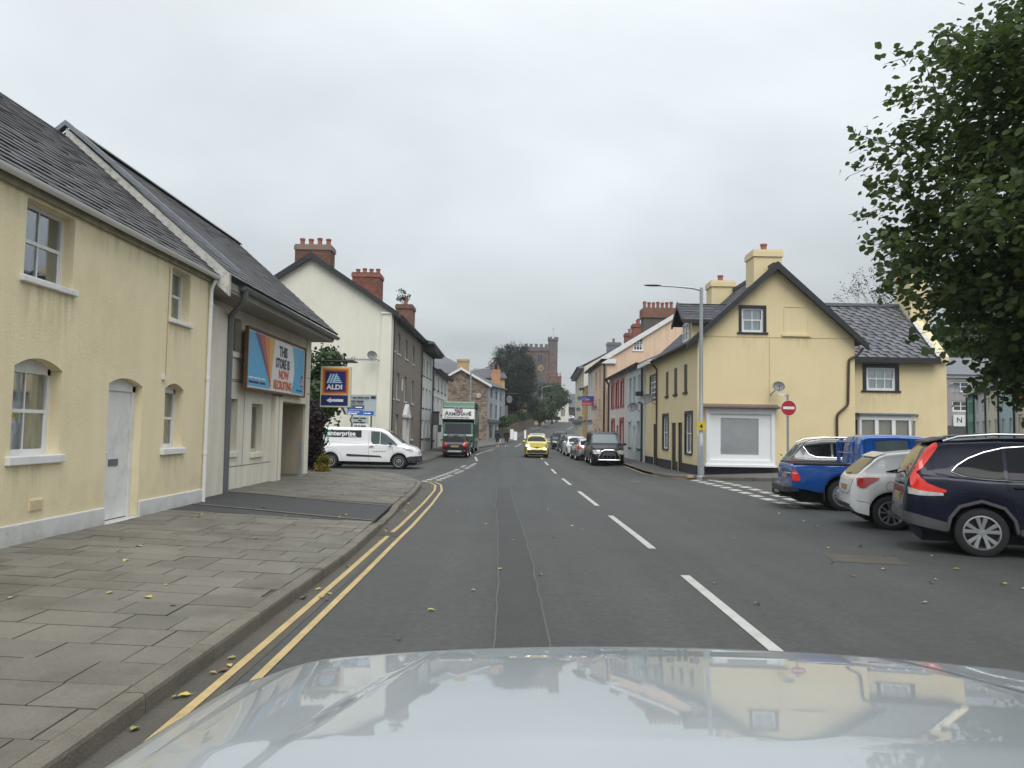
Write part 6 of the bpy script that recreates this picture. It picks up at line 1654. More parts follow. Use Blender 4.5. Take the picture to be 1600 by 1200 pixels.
# --- generic hatch/estate used for the kerbside cars
def hatch(label, paint, H=1.47, L=4.1, rear_glass=True, group='cars parked nose to tail along the right kerb', lamps='red', W=.87, wag=False, wheel='seven'):
    r = car_root(label, L, group=group)
    k = H / 1.47; e = .55 if wag else 0
    T = [(0, .62), (.03, .85), (.10, .98 * k), (.32, 1.22 * k), (.48, 1.38 * k), (.65, 1.43 * k), (1.5, 1.47 * k), (2.1, 1.44 * k), (2.55, 1.30 * k), (3.1, 1.02 * k), (3.8, .88 * k), (L - .1, .74), (L, .55)]
    Bt = [(0, .58), (.06, .86), (.2, .96 * k), (1.5, .96 * k), (3.0, .92 * k), (3.7, .80 * k), (L, .5)]
    Wd = [(0, .64), (.05, .74), (.25, .83 * W / .87), (.6, W), (L - .7, W), (L - .25, W * .86), (L, W * .62)]
    Sl = [(0, .38), (.1, .28), (L - .3, .24), (L, .30)]
    c = Car(r, paint, L, T, Bt, Wd, Sl, (.75, L - .82), .315, arch=.055, roofw=.72)
    c.both('patch', [(.62, 1.10 * k, 1.14 * k), (.80, 1.02 * k, 1.26 * k), (1.1, 1.01 * k, 1.33 * k), (1.5, 1.0 * k, 1.35 * k)], M['car_glass'], 'rear_window')
    c.both('patch', [(1.58, 1.0 * k, 1.35 * k), (2.0, .99 * k, 1.35 * k), (2.4, .98 * k, 1.22 * k), (2.85, .97 * k, 1.02 * k)], M['car_glass'], 'front_window')
    c.patch('back', [(-.58, 1.0 * k, 1.24 * k), (0, .99 * k, 1.36 * k), (.58, 1.0 * k, 1.24 * k)], M['car_glass'], 'tailgate_window')
    c.patch('front', [(-.62, 1.04 * k, 1.24 * k), (-.3, 1.05 * k, 1.37 * k), (.3, 1.05 * k, 1.37 * k), (.62, 1.04 * k, 1.24 * k)], M['car_glass'], 'windscreen')
    for sg in (1, -1):
        st = [(sg * .78 * W / .87, .78, .95), (sg * .66, .72, .96), (sg * .52, .76, .90)]
        c.patch('back', st, M['lamp_red'], 'tail_lamp', d=.012); c.patch('front', [(sg * .76 * W / .87, .66, .80), (sg * .6, .62, .78), (sg * .45, .64, .72)], M['lamp_clear'], 'headlight', d=.012)
    c.patch('front', [(-.4, .36, .56), (.4, .36, .56)], M['plastic'], 'grille', d=.01)
    c.patch('back', [(-.6, .30, .42), (.6, .30, .42)], M['plastic'], 'bumper_insert', d=.01)
    plate(c, 'back', .75, M['plate_y']); plate(c, 'front', .48, M['plate_w']); mirror(c, 2.75, .98 * k, paint); c.add_wheels(wheel)
    return r, c
up_ = PI / 2; dn_ = -PI / 2
r, c = hatch('silver hatchback with wide red tail lamps, parked just behind the black van', PAINT['silver'], 1.45, 4.3)
place(r, 5.02, 48.7, up_ + .04)
r, c = hatch('white hatchback facing us, parked behind the silver one', PAINT['white'], 1.45, 4.1); place(r, 4.75, 59.0, dn_ + .03)
r, c = hatch('dark grey hatchback, third in the line behind the black van', PAINT['dark'], 1.5, 4.2); place(r, 4.85, 63.6, dn_ + .03)
r, c = hatch('charcoal hatchback, fourth in the line behind the black van', PAINT['dark'], 1.45, 4.0); place(r, 4.9, 69.0, dn_ + .02)
r, c = hatch('black tall SUV, last of the line of cars on the right', PAINT['black'], 1.66, 4.4); place(r, 4.75, 76.0, dn_ - .02)
r, c = hatch('grey roofed silver car following close behind the yellow one', PAINT['silver'], 1.6, 4.2, group=None); place(r, 2.05, 62.6, dn_)
# small black hatch in front of the lorry
r, c = hatch('small black hatchback with red tail lamps, stopped in front of the green lorry', PAINT['black'], 1.50, 3.9, group=None, W=.84)
c.patch('back', [(-.45, .40, .47), (-.4, .38, .50), (.4, .38, .50), (.45, .40, .47)], M['plate_w'], 'bumper_panel', d=.018)
for sg in (1, -1):
    c.patch('back', [(sg * .74, .44, .52), (sg * .56, .44, .52)], M['lamp_red'], 'reflector', d=.015)
    c.patch('back', [(sg * .79, .80, 1.02), (sg * .66, .76, 1.04), (sg * .58, .80, .95)], M['lamp_red'], 'tail_lamp', d=.02)
    mb = MB(); mb.tube([(.7, sg * .56, 1.47), (1.9, sg * .58, 1.50)], .02, 6); mb.build('roof_rail', M['plastic'], r)
mb = MB(); mb.box((.5, -.14, 1.45), (.66, .14, 1.53)); mb.build('roof_aerial_base', M['alloy'], r)
place(r, -3.62, 49.6, up_ - .02)
# yellow city car, headlights on
r, c = hatch('small bright yellow city car with headlights on, driving towards us', PAINT['yellow'], 1.55, 3.6, group=None, W=.82)
for sg in (1, -1):
    c.patch('front', [(sg * .42, .58, .66), (sg * .52, .56, .68), (sg * .62, .58, .66)], M['lamp_lit'], 'running_lamp', d=.02)
    c.patch('front', [(sg * .52, .76, .88), (sg * .64, .74, .90), (sg * .72, .77, .86)], M['lamp_lit'] if sg < 0 else M['lamp_clear'], 'headlight', d=.022)
c.patch('front', [(-.48, .74, .76), (-.15, .69, .73), (0, .64, .76), (.15, .69, .73), (.48, .74, .76)], M['plastic'], 'grille', d=.02)
mb = MB(); q = c.hit('front', 0, .73); mb.prism([(q[0].x + .025, 0, .80), (q[0].x + .025, -.05, .73), (q[0].x + .025, 0, .66), (q[0].x + .025, .05, .73)], (.01, 0, 0)); mb.build('badge', M['chrome'], r)
c.patch('front', [(-.62, .40, .50), (-.5, .34, .52), (.5, .34, .52), (.62, .40, .50)], M['plastic'], 'lower_grille', d=.016)
place(r, 1.72, 55.4, dn_ + .01)

# --- black van with nudge bar
r = car_root('black people carrier van with chrome nudge bar, parked facing us by the pale houses', 4.75, 'van', None, 'van')
T = [(0, .7), (.02, 1.2), (.06, 1.7), (.15, 1.82), (.4, 1.87), (2.0, 1.88), (2.9, 1.84), (3.15, 1.76), (3.75, 1.22), (3.95, 1.12), (4.5, .98), (4.68, .85), (4.75, .6)]
Bt = [(0, .7), (.05, 1.1), (3.0, 1.10), (3.8, 1.06), (4.4, .92), (4.75, .55)]
Wd = [(0, .85), (.05, .92), (.2, .95), (3.9, .95), (4.4, .90), (4.65, .78), (4.75, .62)]
Sl = [(0, .34), (4.4, .28), (4.75, .32)]
c = Car(r, PAINT['black'], 4.75, T, Bt, Wd, Sl, (.95, 3.95), .33, arch=.06, roofw=.80, shoulder=.97)
c.both('patch', [(.3, 1.2, 1.68), (1.6, 1.18, 1.70)], M['car_glass'], 'rear_window'); c.both('patch', [(1.7, 1.18, 1.70), (2.7, 1.16, 1.68)], M['car_glass'], 'side_window'); c.both('patch', [(2.78, 1.16, 1.68), (3.1, 1.15, 1.62), (3.65, 1.14, 1.2)], M['car_glass_light'], 'front_window')
c.patch('front', [(-.80, 1.24, 1.55), (-.7, 1.24, 1.72), (.7, 1.24, 1.72), (.80, 1.24, 1.55)], mat('van_screen', (.13, .17, .18), .05, spec=.9, coat=.8), 'windscreen', nz=10)
for sg in (1, -1):
    c.patch('front', [(sg * .86, .66, .86), (sg * .72, .64, .88), (sg * .48, .68, .84)], M['lamp_clear'], 'headlight', d=.014)
    c.line('L' if sg > 0 else 'R', [(1.4, .30), (3.4, .30)], .035, M['chrome'], 'side_step', d=.05)
c.patch('front', [(-.36, .62, .84), (.36, .62, .84)], M['plastic'], 'grille', d=.01)
mb = MB(); nx = 4.86
mb.tube([(nx, -.62, .28), (nx + .04, -.58, .50), (nx - .0, -.42, .80), (nx - .04, -.2, .88), (nx - .04, .2, .88), (nx, .42, .80), (nx + .04, .58, .50), (nx, .62, .28)], .032, 8)
mb.tube([(nx, -.62, .34), (nx, .62, .34)], .03, 8); mb.tube([(nx, -.35, .34), (nx, -.33, .60), (nx, .33, .60), (nx, .35, .34)], .02, 6); mb.tube([(nx, -.1, .34), (nx, -.1, .6)], .016, 6); mb.tube([(nx, .1, .34), (nx, .1, .6)], .016, 6)
mb.build('nudge_bar', M['chrome'], r, smooth=True)
mb = MB(); mb.box((nx - .01, -.30, .60), (nx + .02, .30, .76)); mb.build('number_plate', M['plastic_grey'], r)
mb = MB(); mb.lathe([(0, 0), (.05, 0), (.05, .015), (0, .015)], (4.55, 0, 1.02), 'X', 14); mb.build('badge', M['chrome'], r)
mirror(c, 3.55, 1.14, M['plastic'], out=.26); c.add_wheels('seven', w=.22)
for sg in (1, -1):
    mb = MB(); mb.tube([(.6, sg * .72, 1.86), (.9, sg * .73, 1.91), (2.6, sg * .72, 1.90)], .016, 6); mb.build('roof_rail', M['plastic'], r)
place(r, 5.42, 47.3, dn_)
# high-visibility cloth/yellow wing seen beside its headlamp
# --- white panel van crossing from the side road
r = car_root('white panel van with green and black lettering panel, pulling out of the side road', 4.97, 'van', None, 'panel_van')
T = [(0, .75), (.01, 1.4), (.04, 1.85), (.12, 1.93), (.5, 1.965), (2.6, 1.965), (3.2, 1.90), (3.5, 1.76), (4.15, 1.24), (4.3, 1.17), (4.75, 1.02), (4.9, .85), (4.97, .6)]
Bt = [(0, .8), (.05, 1.05), (3.0, 1.12), (4.1, 1.06), (4.6, .95), (4.9, .8), (4.97, .5)]
Wd = [(0, .88), (.03, .93), (.15, .96), (4.1, .97), (4.5, .92), (4.8, .78), (4.97, .6)]
Sl = [(0, .34), (4.5, .32), (4.97, .28)]
c = Car(r, PAINT['white'], 4.97, T, Bt, Wd, Sl, (.78, 4.03), .335, arch=.08, roofw=.84, shoulder=.985)
c.both('patch', [(2.68, 1.30, 1.76), (2.78, 1.16, 1.77), (3.10, 1.15, 1.75)], M['car_glass_light'], 'front_window'); c.both('patch', [(3.13, 1.15, 1.75), (3.40, 1.12, 1.62), (3.75, 1.09, 1.34), (3.95, 1.07, 1.14)], M['car_glass_light'], 'quarter_window')
c.patch('front', [(-.78, 1.2, 1.6), (-.6, 1.22, 1.78), (.6, 1.22, 1.78), (.78, 1.2, 1.6)], M['car_glass'], 'windscreen')
c.both('patch', [(1.55, .60, .68), (1.62, .575, .68), (3.15, .55, .62), (3.25, .53, .54)], M['plastic'], 'rubbing_strip', d=.014)
c.both('patch', [(4.22, 1.0, 1.08), (4.4, .88, 1.04), (4.7, .84, .92)], M['lamp_clear'], 'headlight', d=.012)
c.both('patch', [(4.42, .30, .56), (4.6, .28, .60), (4.9, .28, .62), (4.965, .29, .62)], M['plastic'], 'front_bumper', d=.014); c.patch('front', [(-.9, .30, .60), (-.7, .30, .60), (.7, .30, .60), (.9, .30, .60)], M['plastic'], 'front_bumper', d=.02)
c.both('patch', [(0.02, .36, .58), (.40, .36, .58)], M['plastic'], 'rear_bumper', d=.012)
c.both('line', [(2.58, 1.9), (2.58, 1.0), (2.62, .38)], .005, M['shut_line'], 'door_gap', d=.0); c.both('line', [(3.72, 1.06), (3.78, .7), (3.6, .40)], .005, M['shut_line'], 'door_gap', d=.0)
c.both('line', [(.1, 1.30), (1.2, 1.22), (2.5, 1.14), (3.7, 1.06)], .008, M['satdish'], 'body_crease_shade', d=-.004); c.both('line', [(2.62, 1.04), (2.82, 1.04)], .02, M['plastic'], 'door_handle', d=.02)  # crease shade put on the white side as a grey line
c.both('line', [(.1, .75), (.35, .9), (.78, .96), (1.1, .88), (1.3, .65), (1.32, .45)], .006, M['satdish'], 'arch_crease_shade', d=-.003)  # shade round the arch crease, coloured in as a grey line
dk = mat('decal_black', (.03, .032, .035), .4); gr = mat('decal_green', (.03, .26, .13), .4)
c.patch('R', [(.44, 1.46, 1.80), (.80, 1.46, 1.80)], gr, 'green_panel', d=.004); c.patch('R', [(.80, 1.46, 1.80), (2.22, 1.46, 1.80)], dk, 'black_panel', d=.004)
c.patch('L', [(.44, 1.46, 1.80), (2.22, 1.46, 1.80)], dk, 'black_panel', d=.004)
hR = c.hit('R', 1.3, 1.6)[0]
sl_ = math.atan2(c.hit('R', 1.3, 1.75)[0].y - c.hit('R', 1.3, 1.5)[0].y, .25)
mw = Matrix(((1, 0, 0, .58), (0, math.sin(sl_), -1, c.hit('R', 1.3, 1.55)[0].y - .014), (0, math.cos(sl_), 0, 1.55), (0, 0, 0, 1)))
text('enterprise', .30, M['upvc'], r, mw, bold=.010, sx=1.08)
mw2 = mw.copy(); mw2[0][3] = 1.58; mw2[2][3] = 1.475; mw2[1][3] = c.hit('R', 1.3, 1.475)[0].y - .012
text('rent-a-car', .085, M['upvc'], r, mw2, bold=.002, sx=1.2)
mw3 = mw.copy(); mw3[0][3] = 2.78; mw3[2][3] = .80; mw3[1][3] = c.hit('R', 2.9, .80)[0].y - .006
mb = MB(); q_ = c.hit('R', 3.0, .80)[0].y
for k in range(5): mb.box((2.80 + k * .13, q_ - .008, .80), (2.90 + k * .13, q_ - .003, .83))
mb.build('small_print', M['satdish'], r)
mirror(c, 3.62, 1.16, M['plastic'], out=.25); c.add_wheels('cap', w=.22)
mb = MB()
for x in (1.4, 2.2): mb.box((x, -.7, .24), (x + .35, .7, .34))
mb.build('chassis_rail', M['plastic'], r)
place(r, -9.35, 37.55, 0.0)

# --- green removals lorry
r = car_root('tall green removals lorry with white lettered cab front, parked on the left', 8.5, 'lorry', None, 'lorry')
# local: x from tail(0) to nose(8.5)
Gm = PAINT['green']; Wm = PAINT['white']
mb = MB(); prof = [(0, .9), (7.35, .9), (7.35, 2.35), (8.25, 2.45), (8.32, 2.62), (8.2, 3.45), (7.9, 3.80), (7.6, 3.86), (0, 3.86)]
mb.prism([(x, -1.2, z) for x, z in prof], (0, 2.4, 0)); bevel(mb.build('box_body', Gm, r), .04, 3)
mb = MB(); mb.add([(8.285, -1.1, 2.53), (8.285, 1.1, 2.53), (8.185, 1.1, 3.35), (8.185, -1.1, 3.35)], [(0, 1, 2, 3)]);
def lor_front(z, e=0.0):   # x of the slanting front at height z
    return 8.32 - (z - 2.62) * (.12 / .83) + e
mb = MB(); mb.pbox([(lor_front(2.56) - .02, -1.19, 2.56), (lor_front(2.56, .02), -1.19, 2.56), (lor_front(2.56, .02), 1.19, 2.56), (lor_front(2.56) - .02, 1.19, 2.56),
                    (lor_front(3.32) - .02, -1.19, 3.32), (lor_front(3.32, .02), -1.19, 3.32), (lor_front(3.32, .02), 1.19, 3.32), (lor_front(3.32) - .02, 1.19, 3.32)])
mb.build('front_panel', Wm, r)
mb = MB()
for sg in (1, -1):
    mb.box((.3, sg * 1.2 - .015, 2.2), (8.0, sg * 1.2 + .015, 3.3))
mb.build('side_panel', Wm, r)
th = math.atan(.12 / .83)
def lm(y, z, e=.025): return Matrix(((0, -math.sin(th), 1, lor_front(z, e)), (1, 0, 0, y), (0, math.cos(th), 0, z), (0, 0, 0, 1)))
ink2 = mat('letter_green_black', (.03, .035, .02), .5)
text('A', .46, ink2, r, lm(-1.02, 2.80), bold=.012); text('RMISHAW', .36, ink2, r, lm(-.70, 2.80), bold=.012, sx=.98); text('S', .46, ink2, r, lm(.76, 2.80), bold=.012)
text('INTERNATIONAL REMOVERS', .17, ink2, r, lm(-1.05, 2.60), bold=.004, sx=.84)
# union flag: blue field, white and red crosses
fl_ = lambda n, c_: mat('flag_' + n, c_, .5)
def fq(pts, m_, e, nm):
    mb = MB(); mb.prism([(lor_front(z, e), y, z) for y, z in pts], (.003, 0, 0)); mb.build(nm, m_, r)
fy, fz, fw_, fh = -.30, 3.14, .62, .30
P_ = lambda a, b: (fy + a * fw_, fz + b * fh - a * .10 + .05 * math.sin(a * 5))
fq([P_(0, 0), P_(1, 0), P_(1, 1), P_(0, 1)], fl_('blue', (.03, .05, .22)), .030, 'flag_field')
for (a, b) in ((0, 1), (1, 0)): fq([P_(0, a - .08 + .16 * (a < .5)), P_(0, a + .16 * (a < .5) * .0), P_(1, b), P_(1, b - .1 if b > .5 else .1)], fl_('white', (.7, .7, .7)), .034, 'flag_saltire')
fq([P_(.42, 0), P_(.58, 0), P_(.58, 1), P_(.42, 1)], MATS['flag_white'], .037, 'flag_cross'); fq([P_(0, .36), P_(1, .36), P_(1, .64), P_(0, .64)], MATS['flag_white'], .0375, 'flag_cross')
fq([P_(.46, 0), P_(.54, 0), P_(.54, 1), P_(.46, 1)], fl_('cross_red', (.5, .03, .03)), .041, 'flag_cross'); fq([P_(0, .43), P_(1, .43), P_(1, .57), P_(0, .57)], MATS['flag_cross_red'], .0415, 'flag_cross')
# cab
mb = MB(); cp = [(6.7, .55), (8.42, .55), (8.5, .8), (8.5, 1.30), (8.42, 1.42), (8.15, 2.32), (6.7, 2.32)]
mb.prism([(x, -1.12, z) for x, z in cp], (0, 2.24, 0)); bevel(mb.build('cab', Gm, r), .05, 3)
mb = MB(); mb.pbox([(8.40, -.98, 1.46), (8.44, -.98, 1.46), (8.44, .98, 1.46), (8.40, .98, 1.46), (8.17, -.95, 2.22), (8.21, -.95, 2.22), (8.21, .95, 2.22), (8.17, .95, 2.22)]); mb.build('windscreen', mat('lorry_screen', (.02, .025, .035), .12, spec=.35), r)
mb = MB(); mb.box((8.42, -.8, .82), (8.53, .8, 1.25)); mb.build('grille', mat('lorry_grille', (.01, .05, .03), .5), r)
mb = MB(); mb.box((8.45, -1.13, .40), (8.56, 1.13, .80)); bevel(mb.build('bumper', Gm, r), .03)
for sg in (1, -1):
    mb = MB(); mb.box((8.5, sg * .95 - .14, .52), (8.575, sg * .95 + .14, .70)); mb.build('headlight', M['lamp_clear'], r)
    mb = MB(); mb.box((8.2, sg * 1.38 - .12, 1.55), (8.32, sg * 1.38 + .12, 2.1)); mb.tube([(8.15, sg * 1.1, 2.0), (8.25, sg * 1.38, 1.95)], .02, 6); bevel(mb.build('door_mirror', M['plastic'], r), .03)
    mb = MB(); mb.box((7.2, sg * 1.12 - .01, 1.45), (8.0, sg * 1.12 + .012, 2.15)); mb.build('side_window', M['car_glass'], r)
    for x in (1.4, 7.3): make_wheel(r, (x, sg * 1.16, .45), .45, .3, sg, 'steel')
    mb = MB(); mb.box((2.2, sg * 1.1 - .05, .35), (6.2, sg * 1.1 + .05, .95)); mb.build('side_skirt', M['gutter_grey'], r)
mb = MB(); mb.box((.1, -1, .55), (7, 1, .92)); mb.build('chassis', M['shut_line'], r)
r.matrix_basis = Matrix.Translation((-3.95, 57.0 + 8.5, gz(-4, 60))) @ Matrix.Rotation(-PI / 2 + .0, 4, 'Z')

# --- own vehicle: only its bonnet shows at the bottom of the picture
r = thing('car', 'pale silver bonnet of the car the picture is taken from', 'car', (0.35, .2, 0), world_children=True)
def hz(x, y):
    xx = abs(x - .36)
    y_ = max(y, 1.075)                                                  # trailing edge by the windscreen, flattened to mirror bright sky
    z = 1.224 - .0845 * (y_ - 1.1) - .033 * max(0, y_ - 1.1) ** 2 - .020 * xx * xx
    z -= 1.2 * max(0, xx - .72) ** 2
    e = 1.95 - .26 * (xx / .9) ** 2.2
    if y > e - .10: z -= 2.6 * (y - e + .10) ** 2
    if y > e: z -= 3.0 * (y - e)
    xc = .67 - .22 * (y - 1.05)
    z += .0045 * (1 - ss(xc - .015, xc + .015, xx)) * (1 - ss(1.62, 1.85, y))          # raised centre panel
    return z
def edge_x(y): return .36 - .835 + .0 + .23 * ss(1.35, 2.05, y)
P = []
for y in lin(.30, 2.12, 90):
    xl = -.50 + .26 * max(0, (y - 1.55)) ** 1.4; xr = .72 - xl
    row = []
    for k in range(161):
        t = k / 160; t = .5 - .5 * math.cos(PI * t) * (.35 + .65) if False else t
        x = xl + (xr - xl) * t; row.append((x, y, hz(x, y)))
    P.append(row)
mb = MB(); mb.grid(P); bon = mb.build('bonnet', PAINT['bonnet'], r, smooth=True, angle=60, recalc=False)
for sg in (1, -1):
    P = []
    for y in lin(.30, 2.12, 50):
        xl = -.50 + .26 * max(0, (y - 1.55)) ** 1.4 - .006
        row = []
        for k in range(14):
            t = k / 13; xo = xl - .30 * t; zz = hz(xl, y) - .004 - (.05 * t + 1.6 * t * t * .55) * .36
            row.append(((xo if sg > 0 else .72 - xo), y, zz))
        P.append(row)
    mb = MB(); mb.grid(P); mb.build('front_wing', PAINT['bonnet'], r, smooth=True, angle=60, recalc=False)
mb = MB(); mb.box((-.3, .3, .4), (1.0, 1.75, .9)); mb.build('engine_bay', M['shut_line'], r)
# ------------------------------------------------------------------ street furniture and signs
lp = thing('street_lamp', 'tall grey steel street lamp with long arm over the road, by the yellow corner house', 'street lamp', (7.35, 29.8, -.1))
mb = MB(); mb.lathe([(.16, -.2), (.16, 0), (.13, .03), (.13, 1.55), (.085, 1.62), (.080, 4), (.065, 7.35), (0, 7.38)], (7.35, 29.8, gz(7.35, 29.8) + .12), 'Z', 16); mb.build('post', M['galv'], lp, smooth=True)
zt = gz(7.35, 29.8) + .12
mb = MB(); mb.tube([(7.35, 29.8, zt + 7.25), (7.0, 29.8, zt + 7.33), (6.3, 29.8, zt + 7.38), (5.75, 29.8, zt + 7.40)], [.045, .04, .032, .03], 8); mb.build('arm', M['galv'], lp, smooth=True)
mb = MB(); mb.lathe([(0, 0), (.05, .02), (.085, .2), (.08, .5), (.04, .66), (0, .68)], (0, 0, 0), 'X', 12); mb.v = [(5.78 - v[0], 29.8 + v[1] * 1.3, zt + 7.41 + v[2] * .45) for v in mb.v]; mb.build('lamp_head', M['plastic_grey'], lp, smooth=True)
mb = MB(); mb.box((7.20, 29.655, zt + 1.78), (7.50, 29.67, zt + 2.1)); yp = mb.build('yellow_plate', mat('plate_warning', (.62, .45, .03), .5), lp)
text('4', .22, M['black_paint'], yp, Matrix(((1, 0, 0, 7.27), (0, 0, -1, 29.653), (0, 1, 0, zt + 1.86), (0, 0, 0, 1))), bold=.01)
mb = MB(); mb.box((7.31, 29.66, zt + .4), (7.39, 29.68, zt + 1.2)); mb.build('access_door', M['galv'], lp)

ne = thing('road_sign', 'round red no entry sign with white bar on a grey pole before the yellow gable', 'road sign', (9.35, 26.0, 0))
zb = 0.0
mb = MB(); mb.tube([(9.35, 26.0, -.1), (9.35, 26.0, 3.02)], .038, 10); mb.tube([(9.35, 26.0, 2.98), (9.12, 25.97, 3.0)], .02, 6); mb.build('pole', M['galv'], ne, smooth=True)
mb = MB(); mb.lathe([(0, 0), (.262, 0), (.262, .012), (0, .012)], (0, 0, 0), 'Y', 40); mb.v = [(v[0] + 9.36, 25.955 - v[1], v[2] + 2.56) for v in mb.v]; mb.build('disc_edge', M['upvc'], ne)
mb = MB(); mb.lathe([(0, 0), (.25, 0), (.25, .004), (0, .004)], (0, 0, 0), 'Y', 40); mb.v = [(v[0] + 9.36, 25.942 - v[1], v[2] + 2.56) for v in mb.v]; mb.build('red_disc', mat('sign_red', (.42, .018, .03), .45), ne)
mb = MB(); mb.box((9.17, 25.930, 2.515), (9.55, 25.938, 2.605)); mb.build('white_bar', M['upvc'], ne)
mb = MB(); mb.box((8.98, 25.88, 2.97), (9.20, 26.02, 3.03)); mb.build('sign_light', M['upvc'], ne)

ds = thing('direction_sign', 'grey direction signs with blue parking panels stacked on two posts behind the white van', 'road sign', (-7.3, 39.2, 0))
gm_ = mat('sign_grey', (.36, .40, .41), .5); bm_ = mat('sign_blue', (.02, .12, .42), .45)
def dq(x0, x1, z0, z1, m_, e=0.0, nm='panel'):
    mb = MB(); mb.box((x0, 39.2 - .02 - e, z0), (x1, 39.2 - e, z1)); return mb.build(nm, m_, ds)
k_ = 39.2 / 1200
X_ = lambda px: (px - 800 - 0) * k_ * 1.0
Z_ = lambda py: 1.65 + (668.6 - py) * k_
mb = MB(); mb.prism([(X_(541), 39.18, Z_(618)), (X_(532), 39.18, Z_(636)), (X_(539), 39.18, Z_(649)), (X_(588), 39.18, Z_(651)), (X_(589), 39.18, Z_(617))], (0, .04, 0)); mb.build('sign_board', gm_, ds)
mb = MB(); mb.prism([(X_(533), 39.17, Z_(636)), (X_(536.5), 39.17, Z_(636)), (X_(542.5), 39.17, Z_(648.5)), (X_(539.5), 39.17, Z_(648.5))], (0, -.01, 0)); mb.prism([(X_(541), 39.17, Z_(618)), (X_(543), 39.17, Z_(618)), (X_(541), 39.17, Z_(622))], (0, -.01, 0)); mb.build('black_chevron', M['black_paint'], ds)
mb = MB(); mb.lathe([(0, 0), (.085, 0), (.085, .01), (0, .01)], (0, 0, 0), 'Y', 20); mb.v = [(v[0] + X_(547.5), 39.17 - v[1], v[2] + Z_(620.5)) for v in mb.v]; mb.build('blue_roundel', bm_, ds)
dq(X_(544.5), X_(570), Z_(640), Z_(634), bm_, .02); dq(X_(551.5), X_(569.5), Z_(639.3), Z_(634.7), M['plastic_grey'], .025); dq(X_(544), X_(569), Z_(649), Z_(642), bm_, .02); dq(X_(570), X_(585), Z_(649), Z_(643), bm_, .02)
dq(X_(580), X_(587.5), Z_(623.5), Z_(619.5), M['black_paint'], .02, 'cover_strip')
mb = MB(); mb.prism([(X_(547), 39.16, Z_(657)), (X_(550), 39.16, Z_(651.5)), (X_(577), 39.16, Z_(651.5)), (X_(577), 39.16, Z_(662.5)), (X_(550), 39.16, Z_(662.5))], (0, .03, 0)); mb.build('sign_board', gm_, ds)
mb = MB(); mb.prism([(X_(548), 39.15, Z_(657)), (X_(550.5), 39.15, Z_(652)), (X_(552), 39.15, Z_(652)), (X_(549.7), 39.15, Z_(657)), (X_(552), 39.15, Z_(662)), (X_(550.5), 39.15, Z_(662))], (0, -.008, 0)); mb.build('black_chevron', M['black_paint'], ds)
dq(X_(553), X_(577), Z_(668), Z_(664), M['upvc'], 0.0, 'sign_board'); 
def dt(s, px, py, size, m_, sx=1.0): text(s, size, m_, ds, Matrix(((1, 0, 0, X_(px)), (0, 0, -1, 39.13), (0, 1, 0, Z_(py)), (0, 0, 0, 1))), sx=sx, bold=.002)
dt('P', 546, 622.5, .14, M['upvc']); dt('Recycling centre', 545, 632.6, .115, M['black_paint'], 1.0)
dt('P', 546, 639, .15, M['upvc']); dt('Leisure centre', 545, 645.5, .10, M['upvc'])
def words(px, py, ws, m_, e=.055):
    for w_ in ws: dq(X_(px), X_(px + w_), Z_(py), Z_(py - 1.7), m_, e, 'small_print'); px += w_ + 1.2
words(551.5, 623, (6, 10, 8), M['black_paint']); words(545, 628.6, (11, 12), M['black_paint']); words(557, 638.3, (10,), M['upvc']); words(545, 648.3, (4, 9), M['upvc']); words(571, 647.5, (3, 5), M['upvc'])
words(553, 655, (10, 9), M['black_paint'], .04); words(561, 658.5, (6,), M['black_paint'], .04); words(554, 661.7, (8, 9), M['black_paint'], .04); words(555, 667, (5, 3, 8), M['black_paint'], .04)
mb = MB()
for px in (551, 581): mb.tube([(X_(px), 39.26, gz(-7, 39)), (X_(px), 39.26, Z_(626))], .045, 8)
mb.build('post', mat('post_green', (.10, .14, .11), .6), ds, smooth=True)

